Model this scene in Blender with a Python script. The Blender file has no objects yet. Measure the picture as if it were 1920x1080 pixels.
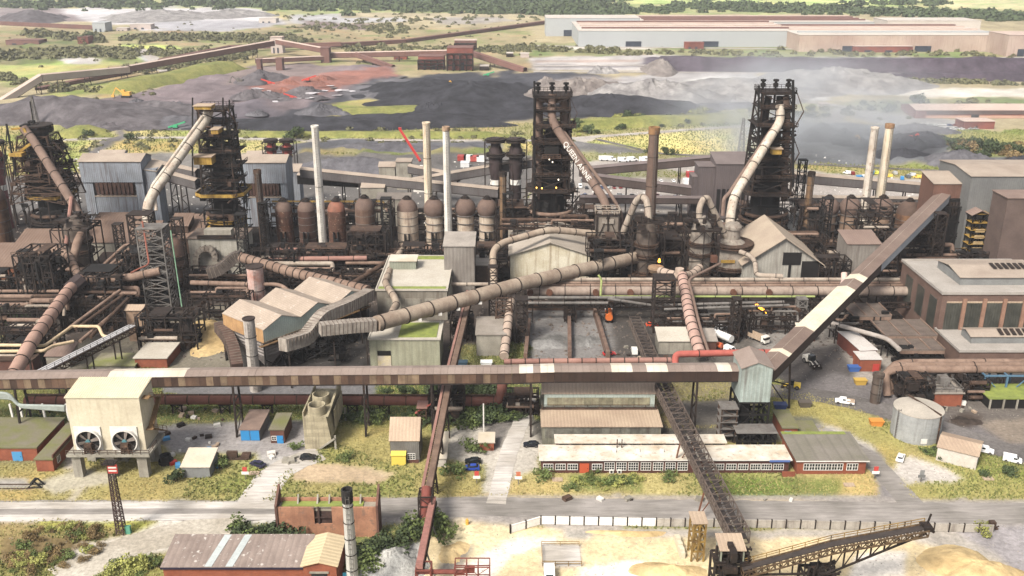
import bpy, math, random
import numpy as np
from mathutils import Vector
rnd = random.Random(11)
# ---------------------------------------------------------------- camera, sky, sun, exposure
F, CAMH, TH = 1780.0, 127.0, math.atan(650 / 1780)
CT, ST = math.cos(TH), math.sin(TH)
sc = bpy.context.scene
col = sc.collection
cam = bpy.data.objects.new('camera', bpy.data.cameras.new('camera'))
col.objects.link(cam)
cam.location = (0, 0, CAMH)
cam.rotation_euler = (math.pi / 2 - TH, 0, 0)
cam.data.sensor_width = 36
cam.data.lens = F / 1920 * 36
cam.data.clip_start = 1
cam.data.clip_end = 60000
sc.camera = cam
SUN_EL, SUN_AZ = math.radians(46), math.radians(-143)   # azimuth from +Y, clockwise
w = bpy.data.worlds.new('World'); sc.world = w; w.use_nodes = True
nt = w.node_tree; nt.nodes.clear()
sky = nt.nodes.new('ShaderNodeTexSky'); sky.sky_type = 'NISHITA'; sky.sun_disc = False
sky.sun_elevation = SUN_EL; sky.sun_rotation = SUN_AZ
sky.dust_density = 4.0; sky.air_density = 0.9; sky.ozone_density = 0.6
bgn = nt.nodes.new('ShaderNodeBackground'); bgn.inputs[1].default_value = 0.10
hs = nt.nodes.new('ShaderNodeHueSaturation'); hs.inputs['Saturation'].default_value = 0.22
ow = nt.nodes.new('ShaderNodeOutputWorld')
nt.links.new(sky.outputs[0], hs.inputs['Color']); nt.links.new(hs.outputs[0], bgn.inputs[0])
nt.links.new(bgn.outputs[0], ow.inputs[0])
sd = bpy.data.lights.new('sun', 'SUN'); sd.energy = 2.9; sd.angle = math.radians(16); sd.color = (1, .92, .80)
so = bpy.data.objects.new('sun', sd); col.objects.link(so)
sv = Vector((math.sin(SUN_AZ) * math.cos(SUN_EL), math.cos(SUN_AZ) * math.cos(SUN_EL), math.sin(SUN_EL)))
so.rotation_euler = sv.to_track_quat('Z', 'Y').to_euler()
sc.view_settings.view_transform = 'Standard'; sc.view_settings.look = 'None'
sc.view_settings.gamma = 1; sc.view_settings.use_curve_mapping = False
sc.view_settings.exposure = 1.2
sc.cycles.max_bounces = 5; sc.cycles.diffuse_bounces = 3; sc.cycles.volume_bounces = 0
sc.cycles.transparent_max_bounces = 12

# ---------------------------------------------------------------- plan helpers: survey the place from the photograph
def ray(px, py):
    v = (py - 540) / F
    return (px - 960) / F, CT - v * ST, -ST - v * CT
def G(px, py, z=0.0):
    a, b, c = ray(px, py); t = (z - CAMH) / c
    return Vector((a * t, b * t, z))
def W(px, py, Y):
    a, b, c = ray(px, py); t = Y / b
    return Vector((a * t, Y, CAMH + c * t))
def YG(py, z=0.0): return G(960, py, z).y
def ZZ(py, Y): return W(960, py, Y).z
def proj(x, y, z):
    d = y * CT - (z - CAMH) * ST
    u = y * ST + (z - CAMH) * CT
    return 960 + F * x / d, 540 - F * u / d
def V3(*a): return Vector(a)

# ---------------------------------------------------------------- mesh helpers
class MB:
    def __init__(s): s.v = []; s.f = []; s.m = []; s.s = []
    def add(s, vs, fs, mi=0, sm=False):
        o = len(s.v); s.v += [tuple(p) for p in vs]
        for f in fs: s.f.append([i + o for i in f]); s.m.append(mi); s.s.append(sm)
    def box(s, x0, x1, y0, y1, z0, z1, mi=0):
        s.add([(x0,y0,z0),(x1,y0,z0),(x1,y1,z0),(x0,y1,z0),(x0,y0,z1),(x1,y0,z1),(x1,y1,z1),(x0,y1,z1)],
              [(0,3,2,1),(4,5,6,7),(0,1,5,4),(1,2,6,5),(2,3,7,6),(3,0,4,7)], mi)
    def cbox(s, c, sx, sy, sz, rz=0, mi=0, z0=None):
        ca, sa = math.cos(rz), math.sin(rz); vs = []
        b = c[2] if z0 is None else z0
        for z in (b, b + sz):
            for x, y in ((-sx/2,-sy/2),(sx/2,-sy/2),(sx/2,sy/2),(-sx/2,sy/2)):
                vs.append((c[0]+x*ca-y*sa, c[1]+x*sa+y*ca, z))
        s.add(vs, [(0,3,2,1),(4,5,6,7),(0,1,5,4),(1,2,6,5),(2,3,7,6),(3,0,4,7)], mi)
    def beam(s, a, b, w=.4, h=None, mi=0):
        a = Vector(a); b = Vector(b); d = b - a
        if d.length < 1e-4: return
        h = h or w; d.normalize()
        up = Vector((0,0,1)) if abs(d.z) < .98 else Vector((0,1,0))
        x = d.cross(up).normalized() * w/2; y = x.cross(d).normalized() * h/2
        s.add([a-x-y,a+x-y,a+x+y,a-x+y,b-x-y,b+x-y,b+x+y,b-x+y],
              [(0,1,2,3),(7,6,5,4),(4,5,1,0),(5,6,2,1),(6,7,3,2),(7,4,0,3)], mi)
    def tube(s, pts, r, n=10, mi=0, cap=True, ph=0):
        pts = [Vector(p) for p in pts]; k = len(pts)
        rs = r if isinstance(r, (list, tuple)) else [r]*k
        prev = None; vs = []
        for i, p in enumerate(pts):
            d = (pts[min(i+1,k-1)] - pts[max(i-1,0)]).normalized()
            if prev is None:
                up = Vector((0,0,1)) if abs(d.z) < .95 else Vector((1,0,0))
                x = d.cross(up).normalized()
            else: x = (prev - d * prev.dot(d)).normalized()
            prev = x; y = d.cross(x)
            for j in range(n):
                a = 2*math.pi*j/n + ph
                vs.append(p + (x*math.cos(a) + y*math.sin(a)) * rs[i])
        fs = [(i*n+j, i*n+(j+1)%n, (i+1)*n+(j+1)%n, (i+1)*n+j) for i in range(k-1) for j in range(n)]
        s.add(vs, fs, mi, True)
        if cap: s.add([vs[j] for j in range(n)], [tuple(range(n))[::-1]], mi); s.add(vs[-n:], [tuple(range(n))], mi)
    def lathe(s, cx, cy, prof, n=20, mi=0, a0=0, a1=2*math.pi):
        full = abs(a1-a0-2*math.pi) < 1e-6; m = n if full else n+1; vs = []
        for r, z in prof:
            for j in range(m):
                a = a0 + (a1-a0)*j/n; vs.append((cx+r*math.cos(a), cy+r*math.sin(a), z))
        fs = [(i*m+j, i*m+(j+1)%m, (i+1)*m+(j+1)%m, (i+1)*m+j) for i in range(len(prof)-1) for j in range(n)]
        s.add(vs, fs, mi, True)
        if full:
            if prof[0][0] > 1e-3: s.add(vs[:m], [tuple(range(m))[::-1]], mi)
            if prof[-1][0] > 1e-3: s.add(vs[-m:], [tuple(range(m))], mi)
    def prism(s, poly, z0, z1, mi=0):
        n = len(poly); vs = [(p[0],p[1],z0) for p in poly] + [(p[0],p[1],z1) for p in poly]
        fs = [tuple(range(n))[::-1], tuple(range(n,2*n))] + [(i,(i+1)%n,n+(i+1)%n,n+i) for i in range(n)]
        s.add(vs, fs, mi)
    def slab(s, a, b, c, d, t=.25, mi=0):      # sheet through four corners (counter-clockwise seen from outside), thickened inwards
        a,b,c,d = map(Vector,(a,b,c,d)); nrm = (b-a).cross(d-a).normalized()*t
        s.add([a,b,c,d,a-nrm,b-nrm,c-nrm,d-nrm],[(0,1,2,3),(7,6,5,4),(0,4,5,1),(1,5,6,2),(2,6,7,3),(3,7,4,0)], mi)
    def ladder(s, a, b, w, n, t=.12, mi=0, axis=(1,0,0)):
        a=Vector(a); b=Vector(b); x=Vector(axis)*w/2
        s.beam(a-x,b-x,t,mi=mi); s.beam(a+x,b+x,t,mi=mi)
        for i in range(n): p=a.lerp(b,(i+.5)/n); s.beam(p-x,p+x,t*.8,mi=mi)
    def rail(s, pts, h=1.1, t=.1, mi=0, step=3.0):
        for a,b in zip(pts[:-1],pts[1:]):
            a=Vector(a); b=Vector(b); u=Vector((0,0,h))
            s.beam(a+u,b+u,t,mi=mi); s.beam(a+u*.5,b+u*.5,t*.8,mi=mi)
            k=max(1,int((b-a).length/step))
            for i in range(k+1): p=a.lerp(b,i/k); s.beam(p,p+u,t,mi=mi)
    def mesh(s, name, mats, off=(0,0,0)):
        me = bpy.data.meshes.new(name)
        v = np.array(s.v, dtype=np.float64).reshape(-1,3) - np.array(off)
        me.from_pydata(v.tolist(), [], s.f)
        for m in (mats if isinstance(mats, (list,tuple)) else [mats]): me.materials.append(m)
        me.polygons.foreach_set('material_index', s.m)
        me.polygons.foreach_set('use_smooth', s.s)
        if any(s.s): me.set_sharp_from_angle(angle=math.radians(38))
        me.update(); return me
    def build(s, name, mats, parent=None, **kw):
        if not s.v: return None
        base = wl(parent) if parent else Vector((0,0,0))
        if parent is None:
            a = np.array(s.v); base = Vector(((a[:,0].min()+a[:,0].max())/2, (a[:,1].min()+a[:,1].max())/2, a[:,2].min()))
        me = s.mesh(name, mats, base)
        o = bpy.data.objects.new(name, me); col.objects.link(o)
        if parent: o.parent = parent
        else: o.location = base
        if name in STUFF and 'kind' not in kw: kw['kind'] = 'stuff'
        tag(o, **kw); return o
STUFF = {'flange','pipework','service_steelwork','scaffold','ring_gallery','crown','tower_frame','steelwork','trestle','band','burner_valve','bustle_pipe','rails','ribs','slats','lattice','hoist_cabin','mast','deck','railing','hoppers','bars'}
def wl(o):
    p = Vector(o.location)
    while o.parent: o = o.parent; p += o.location
    return p
def tag(o, label=None, cat=None, group=None, kind=None):
    if label: o['label'] = label
    if cat: o['category'] = cat
    if group: o['group'] = group
    if kind: o['kind'] = kind
    return o
def thing(name, label, cat, loc, group=None):
    o = bpy.data.objects.new(name, None); col.objects.link(o); o.location = loc
    return tag(o, label, cat, group)
def piece(name, me, parent, loc, rz=0, label=None):        # one more object that shares mesh data
    o = bpy.data.objects.new(name, me); col.objects.link(o); o.parent = parent
    o.location = Vector(loc) - wl(parent) if parent else loc
    o.rotation_euler = (0,0,rz)
    if label: o['label'] = label
    return o
def kids(o): return [c for c in KIDS.get(o.name, [])]
KIDS = {}
def copy_thing(src, loc, label, rz=0, group=None, scale=None):
    def rec(o, par):
        c = o.copy(); col.objects.link(c); c.parent = par
        for ch in CH[o.name]: rec(ch, c)
        return c
    CH = {}
    def scan(o):
        CH[o.name] = [c for c in ALLC.get(o.name, [])]
        for c in CH[o.name]: scan(c)
    ALLC = {}
    for c in src.children_recursive: ALLC.setdefault(c.parent.name, []).append(c)
    scan(src)
    r = rec(src, None); r.location = loc; r.rotation_euler = (0,0,rz); r['label'] = label
    if group: r['group'] = group
    if scale: r.scale = (scale,)*3
    return r
def fillet(pts, rad, n=4):
    pts=[Vector(p) for p in pts]; out=[pts[0]]
    for i in range(1,len(pts)-1):
        a,b,c=pts[i-1],pts[i],pts[i+1]
        u=(a-b); v=(c-b); r=min(rad,u.length*.45,v.length*.45)
        p=b+u.normalized()*r; q=b+v.normalized()*r
        for k in range(n+1):
            t=k/n; out.append(p*(1-t)**2+b*2*t*(1-t)+q*t*t)
    out.append(pts[-1]); return out
def lattice(mb, cx, cy, w0, w1, z0, z1, n, t=.4, d0=None, d1=None, mi=0, cx1=None, cy1=None):
    d0=d0 or w0; d1=d1 or w1; cx1=cx if cx1 is None else cx1; cy1=cy if cy1 is None else cy1
    def ring(k):
        f=k/n; x=cx+(cx1-cx)*f; y=cy+(cy1-cy)*f; a=(w0+(w1-w0)*f)/2; b=(d0+(d1-d0)*f)/2; z=z0+(z1-z0)*f
        return [Vector((x-a,y-b,z)),Vector((x+a,y-b,z)),Vector((x+a,y+b,z)),Vector((x-a,y+b,z))]
    R0=ring(0); R1=ring(n)
    for j in range(4): mb.beam(R0[j],R1[j],t*1.15,mi=mi)
    for k in range(n):
        A=ring(k); B=ring(k+1)
        for j in range(4):
            mb.beam(B[j],B[(j+1)%4],t*.8,mi=mi)
            if j != 2:
                mb.beam(A[j],B[(j+1)%4],t*.6,mi=mi); mb.beam(A[(j+1)%4],B[j],t*.6,mi=mi)
def girder(mb, a, b, w, h, n, t=.25, mi=0):     # open box truss between two points
    a=Vector(a); b=Vector(b); d=(b-a).normalized(); x=d.cross(Vector((0,0,1))).normalized()*w/2; u=Vector((0,0,h))
    C=lambda p:[p-x,p+x,p+x+u,p-x+u]
    A=C(a); B=C(b)
    for j in range(4): mb.beam(A[j],B[j],t,mi=mi)
    for k in range(n+1):
        P=C(a.lerp(b,k/n))
        for j in range(4): mb.beam(P[j],P[(j+1)%4],t*.7,mi=mi)
        if k<n:
            Q=C(a.lerp(b,(k+1)/n))
            for i,j in (((0,3),(3,0))[k%2],((1,2),(2,1))[k%2],(3,2)): mb.beam(P[i],Q[j],t*.6,mi=mi)
def hoops(mb, pts, r, step, t=.18, n=12, mi=0, ph=0):   # flanges round a pipe
    pts=[Vector(p) for p in pts]; acc=step*.5
    for a,b in zip(pts[:-1],pts[1:]):
        L=(b-a).length; d=(b-a).normalized()
        while acc<L:
            p=a+d*acc; mb.tube([p-d*t,p+d*t],r,n,mi,ph=ph); acc+=step
        acc-=L

# ---------------------------------------------------------------- materials
GAIN = 1.75
def lin(c): return tuple(((x/255)/12.92 if x/255<=.04045 else ((x/255+.055)/1.055)**2.4) for x in c)
def cal(r, g, b):      # picture value of a surface -> its base colour
    l = .3*r+.55*g+.15*b; k = (max(l, 1e-4)/.35)**.17 / GAIN
    return tuple((l+(x-l)*.9)*k for x in (r, g, b))
def S(c, k=1.0): return tuple(min(.85, x*k) for x in cal(*lin(c))) + (1,)
MATS = {}
def M(name, c=None, c2=None, scale=.25, rough=.85, streak=0, sc_col=None, rib=0, ribdir='x', bump=.2, spots=None, metal=0, rand=0, fine=2.5, amt=.5):
    """weathered surface: colour c varied towards c2, vertical streaks of sc_col, ribs of cladding, spots"""
    if name in MATS: return MATS[name]
    m = bpy.data.materials.new(name); m.use_nodes = True; MATS[name] = m
    n = m.node_tree; N = n.nodes; L = n.links.new; b = N['Principled BSDF']
    b.inputs['Roughness'].default_value = rough; b.inputs['Metallic'].default_value = metal
    b.inputs['Specular IOR Level'].default_value = .3
    geo = N.new('ShaderNodeNewGeometry')
    def noise(sx, sy, sz, detail=4, ro=.6):
        mp = N.new('ShaderNodeMapping'); mp.inputs['Scale'].default_value = (sx, sy, sz); L(geo.outputs['Position'], mp.inputs[0])
        t = N.new('ShaderNodeTexNoise'); t.inputs['Scale'].default_value = 1; t.inputs['Detail'].default_value = detail
        t.inputs['Roughness'].default_value = ro; L(mp.outputs[0], t.inputs['Vector']); return t.outputs[0]
    def rng(s, a, d, lo=0., hi=1.):
        r = N.new('ShaderNodeMapRange'); r.inputs[1].default_value = a; r.inputs[2].default_value = d
        r.inputs[3].default_value = lo; r.inputs[4].default_value = hi; L(s, r.inputs[0]); return r.outputs[0]
    def mix(f, A, B, mode='MIX'):
        x = N.new('ShaderNodeMix'); x.data_type = 'RGBA'; x.blend_type = mode
        if isinstance(f, (int, float)): x.inputs[0].default_value = f
        else: L(f, x.inputs[0])
        for s, i in ((A, 6), (B, 7)):
            if isinstance(s, tuple): x.inputs[i].default_value = s
            else: L(s, x.inputs[i])
        return x.outputs[2]
    base = S(c); alt = S(c2) if c2 else S(c, .62)
    big = noise(scale, scale, scale)
    c_ = mix(rng(big, .35, .68, 0, amt * 1.6), base, alt)
    if streak:
        st = noise(.9, .9, .07, 3)
        c_ = mix(rng(st, .5, .72, 0, streak), c_, S(sc_col or (90, 60, 45)))
    if spots:
        c_ = mix(rng(noise(.8, .8, .8, 3), .6, .68, 0, .8), c_, S(spots))
    fn = noise(fine, fine, fine, 3)
    c_ = mix(1.0, c_, mix(fn, (.72,.72,.72,1), (1.2,1.2,1.2,1)), 'MULTIPLY')
    if rand:
        oi = N.new('ShaderNodeObjectInfo')
        c_ = mix(1.0, c_, mix(oi.outputs['Random'], (1-rand,1-rand,1-rand,1), (1+rand*.8,1+rand*.8,1+rand*.8,1)), 'MULTIPLY')
    hgt = fn
    if rib:
        sx = N.new('ShaderNodeSeparateXYZ'); L(geo.outputs['Position'], sx.inputs[0])
        if ribdir == 'xy':
            ad = N.new('ShaderNodeMath'); L(sx.outputs[0], ad.inputs[0]); L(sx.outputs[1], ad.inputs[1]); src = ad.outputs[0]
        else: src = sx.outputs[{'x':0,'y':1,'z':2}[ribdir]]
        q = N.new('ShaderNodeMath'); q.operation = 'MULTIPLY'; q.inputs[1].default_value = 2*math.pi/rib; L(src, q.inputs[0])
        w_ = N.new('ShaderNodeMath'); w_.operation = 'SINE'; L(q.outputs[0], w_.inputs[0]); hgt = w_.outputs[0]
        c_ = mix(rng(hgt, -.95, -.6, .3, 0), c_, S(c, .5))
    bp = N.new('ShaderNodeBump'); bp.inputs['Strength'].default_value = bump; bp.inputs['Distance'].default_value = .15
    L(hgt, bp.inputs['Height']); L(bp.outputs[0], b.inputs['Normal'])
    L(c_, b.inputs['Base Color'])
    return m
def emit(name, c, s):
    if name in MATS: return MATS[name]
    m = bpy.data.materials.new(name); m.use_nodes = True; MATS[name] = m
    b = m.node_tree.nodes['Principled BSDF']; b.inputs['Base Color'].default_value = S(c)
    b.inputs['Emission Color'].default_value = lin(c)+(1,); b.inputs['Emission Strength'].default_value = s; return m
def gloss(name, c=None, rough=.3, metal=0, rand=False):
    if name in MATS: return MATS[name]
    m = bpy.data.materials.new(name); m.use_nodes = True; MATS[name] = m
    b = m.node_tree.nodes['Principled BSDF']; b.inputs['Base Color'].default_value = S(c)
    b.inputs['Roughness'].default_value = rough; b.inputs['Metallic'].default_value = metal; return m

steel = M('dark_rusty_steel', (66,52,45), (38,31,29), .3, spots=(104,76,58))
steel2 = M('brown_rusty_steel', (106,80,64), (62,47,40), .3, spots=(140,108,86))
black = M('sooty_steel', (42,37,36), (24,22,23), .3)
greysteel = M('grey_steel', (140,135,130), (100,95,92), .3, streak=.5)
yellow = M('yellow_painted_steel', (205,165,60), (150,110,45), .5, streak=.5, sc_col=(90,60,35))
roofbrown = M('dusty_brown_roof', (162,138,126), (140,116,106), .12, rib=.9, bump=.15)
rooftan = M('dusty_tan_roof', (200,176,150), (178,152,130), .12, rib=.9, bump=.15)
pipebrown = M('dusty_brown_pipe', (164,136,118), (126,98,82), .25, streak=.4, sc_col=(84,64,54))
pipetan = M('dusty_tan_pipe', (186,168,148), (150,126,108), .2, streak=.35, sc_col=(120,95,78))
pipepink = M('pinkish_pipe', (178,132,118), (150,105,95), .15)
concrete = M('pale_concrete', (224,213,186), (205,192,165), .15, streak=.25, sc_col=(170,150,115), fine=1.2)
concgrey = M('grey_concrete', (176,170,156), (140,132,120), .2, streak=.4, sc_col=(110,100,85))
brick = M('red_brick', (176,98,68), (148,78,54), .4, streak=.2, sc_col=(110,70,55))
brickdark = M('brown_brick', (128,84,70), (100,64,54), .3, streak=.2)
mossroof = M('mossy_roof', (165,155,135), (146,152,76), .14, amt=.7)
moss = M('green_moss', (156,168,72), (124,138,66), .5, fine=1.5)
whitepaint = M('white_paint', (235,232,225), (215,208,200), .3)
whiteroof = M('pale_flat_roof', (226,218,206), (205,188,160), .1, fine=.8)
bluegrey = M('blue_grey_cladding', (160,167,178), (138,142,150), .15, rib=.9, ribdir='xy', streak=.6, sc_col=(105,80,72), bump=.3)
glassdark = gloss('dark_glass', (45,52,56), .15)
glassgreen = M('dusty_green_glazing', (98,108,92), (70,80,72), .3, rough=.3)
rubber = gloss('black_rubber', (30,30,32), .8)
# ---------------------------------------------------------------- ground: one sheet, coloured by what lies on it
def nz(x, y, s, seed=0):
    """cheap value noise on arrays"""
    x = x / s + seed*17.3; y = y / s + seed*9.1
    xi = np.floor(x).astype(np.int64); yi = np.floor(y).astype(np.int64); fx = x-xi; fy = y-yi
    fx = fx*fx*(3-2*fx); fy = fy*fy*(3-2*fy)
    def h(a, b):
        n = (a*374761393 + b*668265263 + seed*1442695) & 0xffffffff
        n = ((n ^ (n >> 13)) * 1274126177) & 0xffffffff
        return ((n ^ (n >> 16)) & 0xffff) / 65535.0
    return (h(xi,yi)*(1-fx)+h(xi+1,yi)*fx)*(1-fy) + (h(xi,yi+1)*(1-fx)+h(xi+1,yi+1)*fx)*fy
def fbm(x, y, s, seed=0, o=4):
    v = 0; a = .5
    for i in range(o): v = v + a*nz(x, y, s/2**i, seed+i); a *= .5
    return v/(1-.5**o)
def inpoly(px, py, poly):
    r = np.zeros(px.shape, bool); n = len(poly); j = n-1
    for i in range(n):
        xi, yi = poly[i]; xj, yj = poly[j]
        c = ((yi > py) != (yj > py)) & (px < (xj-xi)*(py-yi)/((yj-yi) or 1e-9)+xi)
        r ^= c; j = i
    return r
GR=(174,162,98); GRY=(192,178,114); GRN=(146,148,80); TAN=(182,168,132); COAL=(84,84,92); ASPH=(150,146,147); SOOT=(58,49,45)
DIRT=(150,135,120); SAND=(226,204,160); WHT=(232,224,214); CONC=(206,198,188)
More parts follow.
